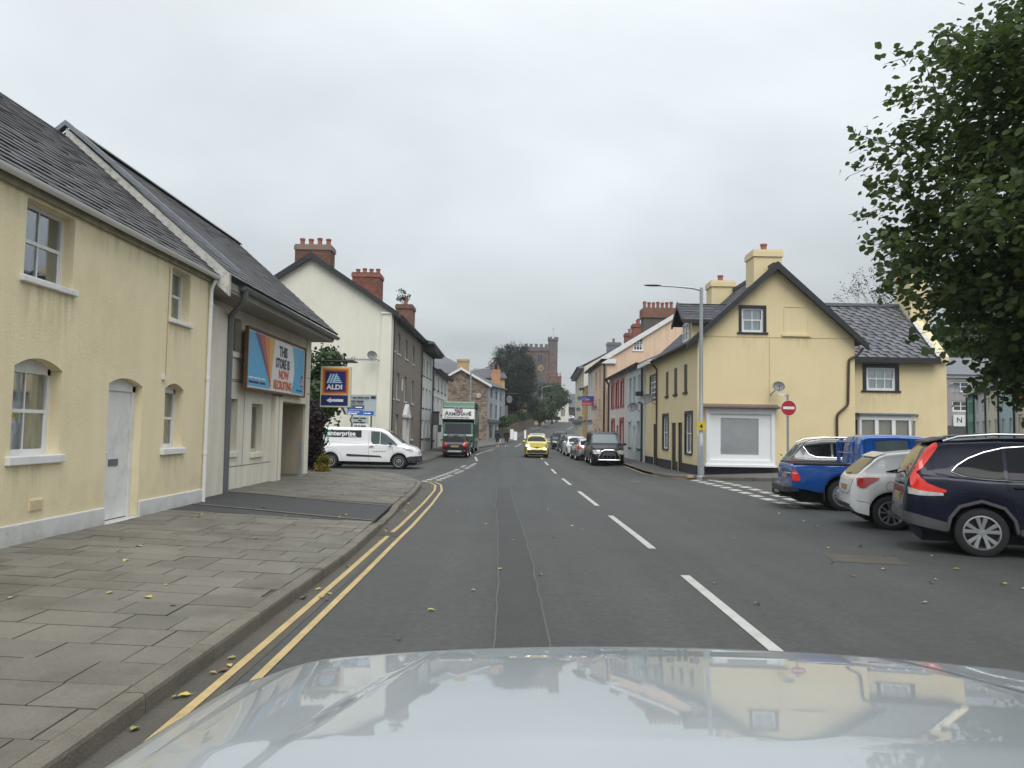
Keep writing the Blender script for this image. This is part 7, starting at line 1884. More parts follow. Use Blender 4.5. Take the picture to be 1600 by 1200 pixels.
# ------------------------------------------------------------------ vegetation
def leaf_mesh(name, pts, nrm, size, m, parent=None, shape='leaf', kind='stuff', droop=0.0, **pr):
    """pts (n,3) positions; each becomes one folded leaf of 4 or 6 vertices with random attitude"""
    n = len(pts); d = RNG.normal(size=(n, 3)) * .55 + nrm; d[:, 2] -= droop; d /= np.linalg.norm(d, axis=1)[:, None] + 1e-9
    u = np.cross(d, RNG.normal(size=(n, 3))); u /= np.linalg.norm(u, axis=1)[:, None] + 1e-9
    w = np.cross(d, u); s = (size * RNG.uniform(.65, 1.25, n))[:, None]
    if shape == 'leaf':
        tmpl = [(0, -.5, 0), (.42, -.12, .10), (.30, .28, .08), (0, .55, 0), (-.30, .28, .08), (-.42, -.12, .10)]
        faces = [(0, 1, 2, 3), (0, 3, 4, 5)]
    elif shape == 'needle':
        tmpl = [(-.12, -.5, 0), (.12, -.5, 0), (.05, .8, 0.05), (-.05, .8, 0.05)]; faces = [(0, 1, 2, 3)]
    else:
        tmpl = [(-.45, -.35, 0), (.5, -.4, .1), (.38, .45, 0), (-.4, .5, .12)]; faces = [(0, 1, 2), (0, 2, 3)]
    V = np.stack([pts + u * s * a + w * s * b + d * s * c_ for a, b, c_ in tmpl], 1).reshape(-1, 3); k = len(tmpl)
    me = bpy.data.meshes.new(name); fl = len(faces[0]); nf = len(faces) * n
    idx = (np.arange(n)[:, None, None] * k + np.array(faces)[None]).reshape(-1)
    me.vertices.add(len(V)); me.vertices.foreach_set('co', V.astype(np.float32).ravel()); me.loops.add(len(idx)); me.loops.foreach_set('vertex_index', idx.astype(np.int32))
    me.polygons.add(nf); me.polygons.foreach_set('loop_start', np.arange(nf, dtype=np.int32) * fl); me.polygons.foreach_set('loop_total', np.full(nf, fl, dtype=np.int32))
    me.update(calc_edges=True); me.materials.append(m)
    o = bpy.data.objects.new(name, me); COL.objects.link(o); attach(o, parent)
    if kind: o['kind'] = kind
    for a, b in pr.items(): o[a] = b
    return o
def blob_points(n, c, r, noise_s=.35, noise_a=.35, shell=.55, lower=1.0, seed=0):
    """points in a lumpy crown: ellipsoid with noisy radius, denser near the outside, in clumps"""
    rg = np.random.default_rng(seed); out = []; nr = []
    m = 0
    nc = max(12, n // 60)
    d = rg.normal(size=(nc, 3)); d /= np.linalg.norm(d, axis=1)[:, None]
    rad = rg.uniform(shell, 1.0, nc)
    for i in range(nc):
        q = 1 + noise_a * noise.noise(Vector(d[i] * 2.2 + seed)) + noise_a * .5 * noise.noise(Vector(d[i] * 5 + seed))
        p = np.array(c) + d[i] * np.array(r) * rad[i] * q
        if d[i][2] < 0: p[2] = c[2] + (p[2] - c[2]) * lower
        k = int(n / nc); sp = noise_s * rg.uniform(.6, 1.4)
        out.append(p + rg.normal(size=(k, 3)) * sp * np.array([1, 1, .7])); nr.append(np.tile(d[i], (k, 1)))
    return np.concatenate(out), np.concatenate(nr)
def trunk(parent, base, top, r0, r1, limbs, m=None, seed=1, name='trunk'):
    rg = random.Random(seed); mb = MB(); b, t = Vector(base), Vector(top)
    pts = [b.lerp(t, k / 6) + Vector((rg.uniform(-.08, .08), rg.uniform(-.08, .08), 0)) * (k > 0) * (t - b).length * .12 for k in range(7)]
    mb.tube(pts, [r0 * 1.25] + [r0 + (r1 - r0) * k / 6 for k in range(1, 7)], 10)
    for (s, e, rr) in limbs:
        s, e = Vector(s), Vector(e); mid = s.lerp(e, .5) + Vector((0, 0, (e - s).length * .1))
        mb.tube([s, mid, e], [rr, rr * .7, rr * .25], 7)
    return mb.build(name, m or M['bark'], parent, smooth=True)

LG = foliage_mat('linden_leaf', (.022, .042, .013), (.080, .125, .030), .36)
DG = foliage_mat('dark_conifer', (.008, .018, .012), (.030, .050, .030), .08)
MG = foliage_mat('mid_foliage', (.022, .045, .016), (.060, .095, .032), .2)
BGm = foliage_mat('brown_green_foliage', (.030, .035, .016), (.075, .080, .035), .2)
HG = foliage_mat('hedge_leaf', (.018, .042, .014), (.06, .10, .03), .15)
PV = foliage_mat('purple_leaf', (.020, .012, .018), (.045, .028, .032), .15)
YL_ = foliage_mat('yellow_leaf', (.20, .18, .03), (.36, .30, .06), .2)

# near lime tree overhanging on the right
NT = thing('lime_tree', 'large leafy lime tree hanging over the parked cars at the right edge', 'tree', (10.3, 11.5, 0))
tc_, tr_ = np.array([10.6, 11.2, 5.4]), np.array([4.2, 3.4, 4.1])
limbs = []
rg = random.Random(5)
for k in range(16):
    a = PI + (rg.random() - .5) * 3.4; e = (tc_[0] + math.cos(a) * 3.2, tc_[1] + math.sin(a) * 2.7, rg.uniform(3.0, 8.3)); limbs.append(((10.2, 11.5, rg.uniform(2.4, 5.5)), e, .07))
trunk(NT, (10.4, 11.5, 0), (10.0, 11.4, 7.5), .24, .08, limbs, seed=3)
pts = []; nrs = []; twigs = MB(); ends = []
rg2 = np.random.default_rng(8)
NTW = 3000
for i in range(NTW):
    d = rg2.normal(size=3); d /= np.linalg.norm(d)
    if d[0] > .55: continue
    if noise.noise(Vector(d * 4.5 + 9.0)) > .28: continue
    q = 1 + .24 * noise.noise(Vector(d * 2.6)) + .22 * noise.noise(Vector(d * 6.0)) ; rad = rg2.uniform(.35, 1.0) ** .6
    if d[2] < -.25: q *= .94
    p = tc_ + d * tr_ * rad * q
    out = d * np.array([1, .8, .35]) + np.array([-.25, -.1, -.12]); out /= np.linalg.norm(out)
    L = rg2.uniform(.5, 1.0); e = p + out * L; e[2] -= .12
    if e[2] < 2.15: continue
    surface = rad * q > .93
    if i % 2 == 0 or surface: twigs.tube([p, p + out * L * .5 + np.array([0, 0, .04]), e], [.012, .007, .003], 4, cap=False)
    k = rg2.integers(30, 46)
    t = rg2.random(k) ** .8
    sp = .17 if not surface else .07 + .12 * (1 - t)[:, None]
    q_ = p + np.outer(t, out * L) + rg2.normal(size=(k, 3)) * sp
    pts.append(q_); nrs.append(np.tile(d * .4 + np.array([0, 0, .8]), (k, 1)))
# long loose sprays along the left outline
for (px, pz, py, dx_, dz_) in ((4.75, 5.75, 11, -.75, .35), (5.0, 6.35, 10.6, -.35, .55), (4.9, 5.2, 11.4, -.6, .25), (4.75, 4.55, 11, -.6, -.05), (5.05, 3.95, 11, -.65, .2), (5.75, 3.3, 11.5, -.7, -.12), (5.9, 2.95, 11, -.85, -.1), (6.3, 2.65, 11.3, -.5, -.3), (6.6, 2.5, 10.8, .2, -.55), (7.0, 2.5, 10.5, -.4, -.35), (6.2, 3.2, 11, -.8, .02), (5.3, 6.95, 10.6, -.3, .4), (5.5, 7.3, 10.8, -.25, .3), (5.0, 3.6, 11.2, -.5, .25)):
    p = np.array([px + 1.0, py, pz]); out = np.array([dx_, rg2.uniform(-.2, .2), dz_]) * 1.15; L = 1
    twigs.tube([p, p + out * .5 + np.array([0, 0, .03]), p + out], [.010, .006, .003], 4, cap=False)
    k = 20; t = rg2.random(k); q_ = p + np.outer(t, out) + rg2.normal(size=(k, 3)) * .06; pts.append(q_); nrs.append(np.tile(np.array([-.3, -.6, .4]), (k, 1)))
pts = np.concatenate(pts); nrs = np.concatenate(nrs)
dist = np.abs(pts[:, 0] / pts[:, 1] - .0)
order = np.argsort(pts[:, 0] * 1.0 + (pts[:, 1] - 10) * .15); pts = pts[order]; nrs = nrs[order]
twigs.build('branch', M['bark'], NT, recalc=False)
ns_ = 300
sh = MB(); sh.add([(0, -.5, 0), (.42, -.12, .10), (.30, .28, .08), (0, .55, 0), (-.30, .28, .08), (-.42, -.12, .10)], [(0, 1, 2, 3), (0, 3, 4, 5)])
lme = sh.mesh('leaf', LG, recalc=False)
for i in range(ns_):
    o = bpy.data.objects.new('leaf', lme); COL.objects.link(o); o.parent = NT; o.matrix_parent_inverse = NT.matrix_basis.inverted()
    d = Vector(nrs[i]) + Vector(rg2.normal(size=3)) * .5; s = .12 * rg2.uniform(.7, 1.2)
    o.matrix_basis = Matrix.Translation(pts[i]) @ d.to_track_quat('Z', 'Y').to_matrix().to_4x4() @ Matrix.Rotation(rg2.uniform(0, 6.28), 4, 'Z') @ Matrix.Scale(s, 4)
leaf_mesh('crown', pts[ns_:], nrs[ns_:], .125, LG, NT)

# monkey puzzle like dark conifer up the hill
T1 = thing('conifer_tree', 'large dark rounded conifer with drooping branches, left of the church tower', 'tree', (.6, 130, 1.3))
trunk(T1, (.2, 130, .8), (.3, 130, 15), .55, .15, [((.2, 130, 3 + k), (.2 + 3 * math.cos(k * 2.1), 130 + 3 * math.sin(k * 2.1), 4 + k), .12) for k in range(10)], seed=7)
p, nr = blob_points(48000, (.15, 130, 10.0), (4.1, 4.2, 6.3), .40, .14, .5, .85, seed=4)
leaf_mesh('crown', p, nr, .34, DG, T1, shape='needle', droop=.3)
p2 = []
for k in range(60):
    a = k * .7; b = np.array([.35 + 3.7 * math.cos(a), 130 + 3.7 * math.sin(a), 5.6 + (k % 5) * .4]); t = np.linspace(0, 1, 60)[:, None]
    p2.append(b + t * np.array([math.cos(a) * .6, math.sin(a) * .6, -2.0 + .4 * (k % 4)]) + rg2.normal(size=(60, 3)) * .12)
p2 = np.concatenate(p2); leaf_mesh('drooping_branch', p2, np.tile([0, 0, .3], (len(p2), 1)), .34, DG, T1, shape='needle', droop=.6)
T2 = thing('broadleaf_tree', 'mid green spreading tree in front of the cream house on the hill', 'tree', (8.8, 168, 3.4))
trunk(T2, (8.9, 168, 2.8), (8.9, 168, 8.5), .3, .1, [((8.9, 168, 5), (8.9 + 2.2 * math.cos(k), 168 + 2 * math.sin(k), 7.5), .1) for k in range(6)], seed=9)
p, nr = blob_points(14000, (8.9, 168, 8.7), (3.4, 3.2, 3.3), .5, .25, .35, .8, seed=6); leaf_mesh('crown', p, nr, .36, MG, T2, shape='quad')
for i, (x, y, z, rx, rz, lab) in enumerate(((-1.5, 140, 8, 4, 3.5, 'dark bushy tree behind the conifer on the hill'), (5.5, 150, 5.5, 2.6, 2.5, 'low dark tree under the church tower'))):
    t = thing('broadleaf_tree', lab, 'tree', (x, y, gz(x, y)), group='trees on the hill')
    trunk(t, (x, y, gz(x, y) - .3), (x, y, z), .25, .1, [], seed=20 + i)
    p, nr = blob_points(7000, (x, y, z), (rx, 3, rz), .5, .25, .3, .9, seed=30 + i); leaf_mesh('crown', p, nr, .4, BGm if i == 0 else MG, t, shape='quad')
for i, (x, y, z, rx, rz, lab) in enumerate(((41, 82, 8.5, 7, 5.5, 'dark green tree behind the lilac grey block'), (53, 86, 9.5, 8, 6.5, 'second dark green tree behind the lilac grey block, at the right edge'), (33, 88, 6.0, 5.5, 4.0, 'lower dark tree just right of the yellow wing'))):
    t = thing('broadleaf_tree', lab, 'tree', (x, y, gz(x, y)), group='trees behind the side street')
    trunk(t, (x, y, gz(x, y) - .3), (x, y, z), .3, .1, [], seed=50 + i)
    p, nr = blob_points(14000, (x, y, z), (rx, 5, rz), .7, .25, .25, .9, seed=60 + i); leaf_mesh('crown', p, nr, .5, MG, t, shape='quad')
T3 = thing('bare_tree', 'sparse twiggy tree top showing above the slate roof of the yellow wing', 'tree', (26.2, 50, 0))
tw = MB(); rg = random.Random(3); tips = []
def grow(p, d, L, r, lvl):
    e = p + d * L; tw.tube([p, p.lerp(e, .5) + Vector((rg.uniform(-.05, .05), rg.uniform(-.05, .05), 0)) * L, e], [r, r * .8, r * .6], 5, cap=False)
    if lvl == 0: tips.append(e); return
    for k in range(3 if lvl > 1 else 4):
        q = (d + Vector((rg.uniform(-.75, .75), rg.uniform(-.75, .75), rg.uniform(-.1, .5)))).normalized(); grow(e if k else p.lerp(e, .75), q, L * rg.uniform(.6, .8), r * .55, lvl - 1)
grow(Vector((26.4, 50, 0)), Vector((0, 0, 1)), 4.4, .14, 5)
tw.build('trunk', M['bark'], T3, recalc=False)
tp = np.array([tuple(t_) for t_ in tips]); tp = np.repeat(tp, 7, 0) + RNG.normal(size=(len(tp) * 7, 3)) * .16
leaf_mesh('crown', tp, np.tile([0, 0, 1.], (len(tp), 1)), .11, BGm, T3, shape='quad')

# dark shrub and climber at the end of the store building
S1 = thing('shrub', 'tall dark purple shrub between the store corner and the white van', 'shrub', (-6.3, 25.6, 0))
trunk(S1, (-6.35, 25.7, 0), (-6.3, 25.7, 2.2), .05, .02, [((-6.35, 25.7, .5), (-6.6, 25.6, 2.0), .03), ((-6.35, 25.7, .5), (-6.1, 25.8, 1.8), .03)], seed=2)
p, nr = blob_points(5500, (-6.62, 25.7, 1.35), (.22, .45, 1.35), .12, .2, .2, 1, seed=70); leaf_mesh('foliage', p, nr, .10, PV, S1, shape='quad')
S2 = thing('shrub', 'bushy green shrub behind the blue and orange supermarket sign', 'shrub', (-7.2, 30.2, 0))
trunk(S2, (-8.0, 31, -.2), (-7.9, 31, 3.5), .07, .03, [], seed=4)
p, nr = blob_points(9000, (-7.85, 31, 2.75), (.65, 1.0, 1.3), .2, .35, .2, .7, seed=72); leaf_mesh('foliage', p, nr, .13, HG, S2, shape='quad')
p, nr = blob_points(1800, (-7.4, 30.8, 4.2), (.6, .6, .8), .15, .5, .2, 1, seed=73); leaf_mesh('top_foliage', p, nr, .13, HG, S2, shape='quad')
S3 = thing('shrub', 'small yellow green plant at the foot of the store corner', 'shrub', (-6.05, 24.9, 0))
p, nr = blob_points(900, (-6.02, 24.75, .42), (.16, .2, .35), .07, .3, .2, 1, seed=75); leaf_mesh('foliage', p, nr, .09, YL_, S3, shape='quad')
mb = MB(); mb.tube([(-6.02, 24.75, .05), (-6.02, 24.75, .6)], .012, 5); mb.tube([(-6.02, 24.75, .1), (-5.95, 24.7, .5)], .008, 5); mb.build('stem', M['bark'], S3)
S4 = thing('weed', 'straggly weed growing out of the rear chimney of the ivory townhouse', 'plant', (-7.8, 52.6, 11.5))
p, nr = blob_points(260, (-7.6, 52.8, 10.75), (.5, .4, .45), .1, .6, .1, 1, seed=77); leaf_mesh('foliage', p, nr, .10, BGm, S4, shape='quad')
mb = MB()
for k in range(7): mb.tube([(-7.5, 52.8, 10.0), (-7.6 + .5 * math.cos(k), 52.8 + .3 * math.sin(k), 10.9 + .1 * (k % 3))], .015, 4)
mb.build('stem', M['bark'], S4)

# ------------------------------------------------------------------ the hill: wall, hedge, church, houses
rwall = thing('retaining_wall', 'low brown retaining wall below the hedge where the road climbs', 'wall', (1.5, 120, .9))
st2 = mat('brown_stone', (.12, .085, .06), .95, var=.3, vscale=1.2)
mb = MB(); P = []
WL = [(-.6, 108), (0.3, 118), (2.0, 132), (4.4, 148)]; top_ = [1.9, 2.6, 3.2, 3.9]
for (x, y), zt_ in zip(WL, top_): P.append([(x, y, gz(x, y) - .5), (x, y, zt_), (x - 1.2, y, zt_ + .1), (x - 1.2, y, gz(x, y) - .5)])
mb.grid(P); mb.add([P[0][0], P[0][1], P[0][2], P[0][3]], [(0, 1, 2, 3)]); mb.add([P[-1][0], P[-1][1], P[-1][2], P[-1][3]], [(0, 1, 2, 3)]); mb.build('masonry', st2, rwall)
hd = thing('hedge', 'clipped green hedge along the top of the retaining wall', 'hedge', (1, 125, 2))
pp = []
for (a, za), (b, zb2) in zip(zip(WL, top_), list(zip(WL, top_))[1:]):
    n = 3500; t = RNG.random(n)[:, None]; base = np.array([*a, za]) * (1 - t) + np.array([*b, zb2]) * t
    pp.append(base + np.stack([RNG.uniform(-1.2, -.1, n), RNG.uniform(-.2, .2, n), RNG.uniform(0, 1.35, n)], 1))
pp = np.concatenate(pp); leaf_mesh('foliage', pp, RNG.normal(size=pp.shape), .22, HG, hd, shape='quad')
mb = MB(); mb.box((-8, 104, -.2), (-.3, 150, 1.6)); o = mb.build('bank', M['ground'], None); o['kind'] = 'structure'
CH = thing('church_tower', 'reddish stone church tower with battlements, corner turret and clock', 'church tower', (9.3, 254, 6))
rs = mat('red_sandstone', (.145, .098, .085), .95, var=.18, vscale=.35, bump=.4, bscale=1.2, bdist=.08)
add_voronoi(rs, (1.2, 1.2, 2.4), .75, 1.25)
rs2 = mat('grey_sandstone', (.125, .115, .115), .95, var=.2, vscale=.4)
mb = MB(); mb.box((4.2, 250, 4), (13.6, 259, 27.6)); mb.box((3.9, 249.7, 27.6), (13.9, 259.3, 28.1))
for x in (3.9, 12.6): mb.box((x, 249.5, 4), (x + 1.2, 250.3, 24.5))
mb.build('shaft', rs, CH)
mb = MB(); mb.box((3.9, 249.7, 28.1), (13.9, 250.1, 28.9)); mb.box((3.9, 258.9, 28.1), (13.9, 259.3, 28.9)); mb.box((3.9, 250.1, 28.1), (4.3, 258.9, 28.9)); mb.box((13.5, 250.1, 28.1), (13.9, 258.9, 28.9)); mb.build('parapet', rs2, CH)
for k in range(6):
    mb = MB(); x = 3.9 + k * 1.66; mb.box((x, 249.7, 28.9), (x + .98, 250.1, 29.9)); mb.build('merlon', rs2, CH)
    if k < 5:
        mb = MB(); y = 250.9 + k * 1.6; mb.box((3.9, y, 28.9), (4.3, y + .9, 29.9)); mb.build('merlon', rs2, CH)
mb = MB(); mb.lathe([(1.55, 4), (1.55, 27)], (13.2, 250.6, 0), 'Z', 8); mb.build('turret_shaft', rs, CH); mb = MB(); mb.lathe([(1.56, 27.01), (1.55, 30.8), (1.75, 31), (1.75, 31.6), (1.4, 31.6), (1.3, 31)], (13.2, 250.6, 0), 'Z', 8); mb.build('stair_turret', rs2, CH)
for k in range(6):
    mb = MB(); a = k * PI / 3; mb.box((13.2 + 1.45 * math.cos(a) - .3, 250.6 + 1.45 * math.sin(a) - .3, 31.6), (13.2 + 1.45 * math.cos(a) + .3, 250.6 + 1.45 * math.sin(a) + .3, 32.3)); mb.build('merlon', rs2, CH)
mb = MB(); mb.tube([(13.2, 250.6, 31.5), (13.2, 250.6, 35.5)], .06, 5); mb.box((12.8, 250.55, 34.8), (13.6, 250.65, 34.95)); mb.build('weather_vane', M['galv'], CH)
mb = MB(); mb.prism([(8.1, 249.99, 24.0), (9.9, 249.99, 24.0), (9.9, 249.99, 26.4), (9.0, 249.99, 27.1), (8.1, 249.99, 26.4)], (0, -.12, 0)); bw = mb.build('belfry_window', rs2, CH)
for k in range(2):
    mb = MB(); x = 8.3 + k * .8; mb.prism([(x, 249.86, 24.2), (x + .6, 249.86, 24.2), (x + .6, 249.86, 26.2), (x + .3, 249.86, 26.6), (x, 249.86, 26.2)], (0, -.05, 0)); mb.build('louvre', M['black_paint'], bw)
mb = MB(); mb.lathe([(0, 0), (.95, 0), (.95, .12), (0, .12)], (0, 0, 0), 'Y', 28); mb.v = [(v[0] + 9.3, 249.9 - v[1], v[2] + 22.0) for v in mb.v]; ck = mb.build('clock', rs2, CH)
mb = MB()
for k in range(28):
    a0, a1 = 2 * PI * k / 28, 2 * PI * (k + 1) / 28
    mb.add([(9.3 + r_ * math.sin(a), 249.76, 22 + r_ * math.cos(a)) for a, r_ in ((a0, .86), (a1, .86), (a1, .66), (a0, .66))], [(0, 1, 2, 3)])
mb.tube([(9.3, 249.75, 22), (9.3, 249.75, 22.55)], .05, 4); mb.tube([(9.3, 249.75, 22), (8.95, 249.75, 22.25)], .06, 4); mb.build('clock_ring', mat('gilt', (.5, .42, .22), .5), ck)
mb = MB(); mb.prism([(7.8, 249.99, 17), (10.3, 249.99, 17), (10.3, 249.99, 18.6), (9.05, 249.99, 19.9), (7.8, 249.99, 18.6)], (0, -.1, 0)); mb.build('west_window', M['plastic_grey'], CH)
mb = MB(); mb.prism([(2.5, 235, 6), (11.5, 235, 6), (11.5, 235, 13), (7, 235, 17), (2.5, 235, 13)], (0, 14.4, 0)); mb.build('nave', rs2, CH)
HC = thing('house', 'cream rendered house with wide brick chimney below the church tower', 'house', (12, 194, 4))
mb = MB(); mb.prism([(8.6, 190, 3), (14.1, 190, 3), (14.1, 190, 10.3), (10.2, 190, 13.3), (8.6, 190, 13.2)], (0, 9, 0)); mb.build('wall', M['ivory'], HC)
mb = MB(); mb.prism([(10.1, 189.7, 13.3), (14.5, 189.7, 10.0), (14.5, 189.7, 10.25), (10.1, 189.7, 13.6)], (0, 9.5, 0)); mb.build('roof', M['slate_far'], HC)
chimney(HC, 9.3, 12.3, 191, 192.2, 12.6, 15.2, M['brick_brown'], 5, bricks=False, pot_h=.8)
mb = MB(); mb.box((12.2, 189.9, 5.4), (13.2, 190, 7.4)); mb.build('window', M['pane_grey'], HC)
HB2 = thing('house', 'dark stone house with a white window at the top of the road', 'house', (12, 222, 4.8))
mb = MB(); mb.box((8.2, 222, 3.5), (19, 230, 8.6)); mb.build('wall', mat('dark_house', (.055, .048, .044), .9, var=.2), HB2)
f = Fr((8.2, 222), (19, 222)); window(HB2, f, (6.5, 8.4, 5.4, 6.9), 4, 4, M['upvc'], recess=-.06, bar=.1, fw=.1, sash=False)
roof_plane(HB2, (8, 221.6, 8.5), (19.2, 221.6, 8.5), (8, 226, 11.2), (19.2, 226, 11.2), M['slate_far'], far=True)
HB3 = thing('building', 'grey building with pale fascia board beyond the crossing', 'building', (20, 240, 5))
mb = MB(); mb.box((16.5, 236, 4.5), (30, 244, 10.5)); mb.build('wall', M['plastic_grey'], HB3); mb = MB(); mb.box((16.8, 235.8, 7.8), (22, 236, 9.6)); mb.build('fascia_board', M['pale_cream'], HB3)
roof_plane(HB3, (16, 235.5, 10.5), (31, 235.5, 10.5), (16, 240, 13.3), (31, 240, 13.3), M['slate_far'], far=True)
HB4 = thing('building', 'sandy coloured low building seen under the conifer', 'building', (2, 160, 3))
mb = MB(); mb.box((-3, 160, 1.5), (6.8, 168, 8.2)); mb.build('wall', mat('sand_wall', (.40, .30, .20), .9, var=.15), HB4); mb = MB(); mb.box((-3.3, 159.7, 8.2), (7.1, 168.3, 8.6)); mb.build('roof', M['slate_far'], HB4)
bc = thing('belisha_beacon', 'black and white striped crossing pole with yellow base at the top of the road', 'beacon', (14.7, 206, 4.4))
mb = MB(); mb.lathe([(.28, 0), (.28, .9), (0, .9)], (14.3, 206, gz(14, 206)), 'Z', 10); mb.build('base', mat('bollard_yellow', (.65, .38, .02), .5), bc)
for k in range(6): mb = MB(); mb.lathe([(.13, 0), (.13, .5)], (14.3, 206, gz(14, 206) + .9 + k * .5), 'Z', 8); mb.build('band', M['upvc'] if k % 2 else mat('beacon_navy', (.01, .012, .05), .5), bc)
for (x, y, z, lab) in ((14.0, 205, 8.1, 'small red no entry sign by the striped crossing pole'), (7.2, 160, 5.6, 'red and white sign at the entrance left of the far tree')):
    t = thing('road_sign', lab, 'road sign', (x, y, z - 3)); s_ = 1.0
    mb = MB(); mb.lathe([(0, 0), (.5, 0), (.5, .03), (0, .03)], (0, 0, 0), 'Y', 20); mb.v = [(v[0] + x, y - v[1], v[2] * .8 + z) for v in mb.v]; mb.build('disc', MATS['sign_red'], t)
    mb = MB(); mb.box((x - .33, y - .06, z - .08), (x + .33, y - .04, z + .08)); mb.build('white_bar', M['upvc'], t)
    mb = MB(); mb.tube([(x, y + .05, gz(x, y)), (x, y + .05, z)], .05, 6); mb.build('pole', M['galv'], t)
dv = thing('van', 'dark grey van parked at the top of the road under the trees', 'van', (8, 182, 3.7))
mb = MB(); pr_ = [(0, .3), (0, 1.7), (.2, 2.0), (3.4, 2.0), (4.0, 1.3), (4.8, 1.1), (4.9, .4)]; mb.prism([(6.7 + x, 180, gz(8, 180) + .2 + z) for x, z in pr_], (0, 1.9, 0)); mb.build('body', PAINT['dark'], dv)
mb = MB(); mb.prism([(6.9, 179.98, 5.1), (10, 179.98, 5.1), (10.4, 179.98, 4.7), (6.9, 179.98, 4.7)], (0, .02, 0)); mb.build('window', M['car_glass'], dv)
for x in (7.6, 10.6): make_wheel(dv, (x, 180.05, gz(8, 180) + .35), .36, .2, -1, 'cap')
for k, (x, y, lab) in enumerate(((15.6, 212, 'pale car far up the road beyond the crossing, left one of two'), (17.5, 213, 'pale car far up the road beyond the crossing, right one of two'))):
    r, c = hatch(lab, PAINT['white'] if k == 0 else PAINT['silver'], group='cars beyond the crossing'); place(r, x, y, PI + .1)
for (x, y, h, sgn, lab) in ((5.9, 150, 10.2, 1, 'far street lamp between the conifer and the mid green tree'), (-4.2, 78, 7.7, 1, 'thin street lamp pole standing in front of the stone gable')):
    t = thing('street_lamp', lab, 'street lamp', (x, y, gz(x, y)), group='street lamps up the street')
    mb = MB(); mb.lathe([(.11, 0), (.07, h - gz(x, y)), (0, h - gz(x, y))], (x, y, gz(x, y)), 'Z', 8); mb.tube([(x, y, h - .1), (x + 1.6, y, h + .25)], .04, 6); mb.build('post', M['galv'], t, smooth=True)
    mb = MB(); mb.box((x + 1.5, y - .12, h + .18), (x + 2.3, y + .12, h + .32)); mb.build('lamp_head', M['satdish'], t)
# pub sign, boards at the shops
sg = thing('hanging_sign', 'small pale hanging sign on the corner of the stone building', 'sign', (-.4, 114, 6))
mb = MB(); mb.lathe([(0, 0), (.45, 0), (.45, .08), (0, .08)], (0, 0, 0), 'Y', 20); mb.v = [(v[0] - .35, 113.5 - v[1], v[2] * 1.3 + 6.2) for v in mb.v]; mb.build('sign_disc', M['satdish'], sg); mb = MB(); mb.tube([(-1.0, 113.55, 7.0), (1.0, 113.55, 7.05)], .05, 5); mb.build('bracket', ir, sg)
bn = thing('banner', 'tall narrow pale banner on the shop front of the stone building', 'sign', (-.7, 114, 4)); mb = MB(); mb.box((-.95, 112.8, 2.9), (-.55, 112.86, 5.2)); mb.build('cloth', M['satdish'], bn)
for i, (x, y, w_, h_, lab) in enumerate(((.55, 97.5, .42, 1.1, 'white A board on the pavement beyond the pedestrians'), (.1, 101, .45, 1.3, 'white notice board beside the retaining wall'), (1.9, 104, .28, 1.1, 'narrow white post at the kerb where the road climbs'))):
    z0 = gz(x, y) + .12; t = thing('notice_board', lab, 'board', (x, y, z0))
    mb = MB(); mb.pbox([(x - w_ / 2, y, z0), (x + w_ / 2, y, z0), (x + w_ / 2, y + .05, z0), (x - w_ / 2, y + .05, z0), (x - w_ / 2, y + .22, z0 + h_), (x + w_ / 2, y + .22, z0 + h_), (x + w_ / 2, y + .27, z0 + h_), (x - w_ / 2, y + .27, z0 + h_)]); mb.build('panel', M['upvc'], t)
    mb = MB(); mb.tube([(x - w_ / 2 + .05, y + .5, z0), (x - w_ / 2 + .05, y + .25, z0 + h_ * .9)], .02, 4); mb.tube([(x + w_ / 2 - .05, y + .5, z0), (x + w_ / 2 - .05, y + .25, z0 + h_ * .9)], .02, 4); mb.build('strut', M['galv'], t)

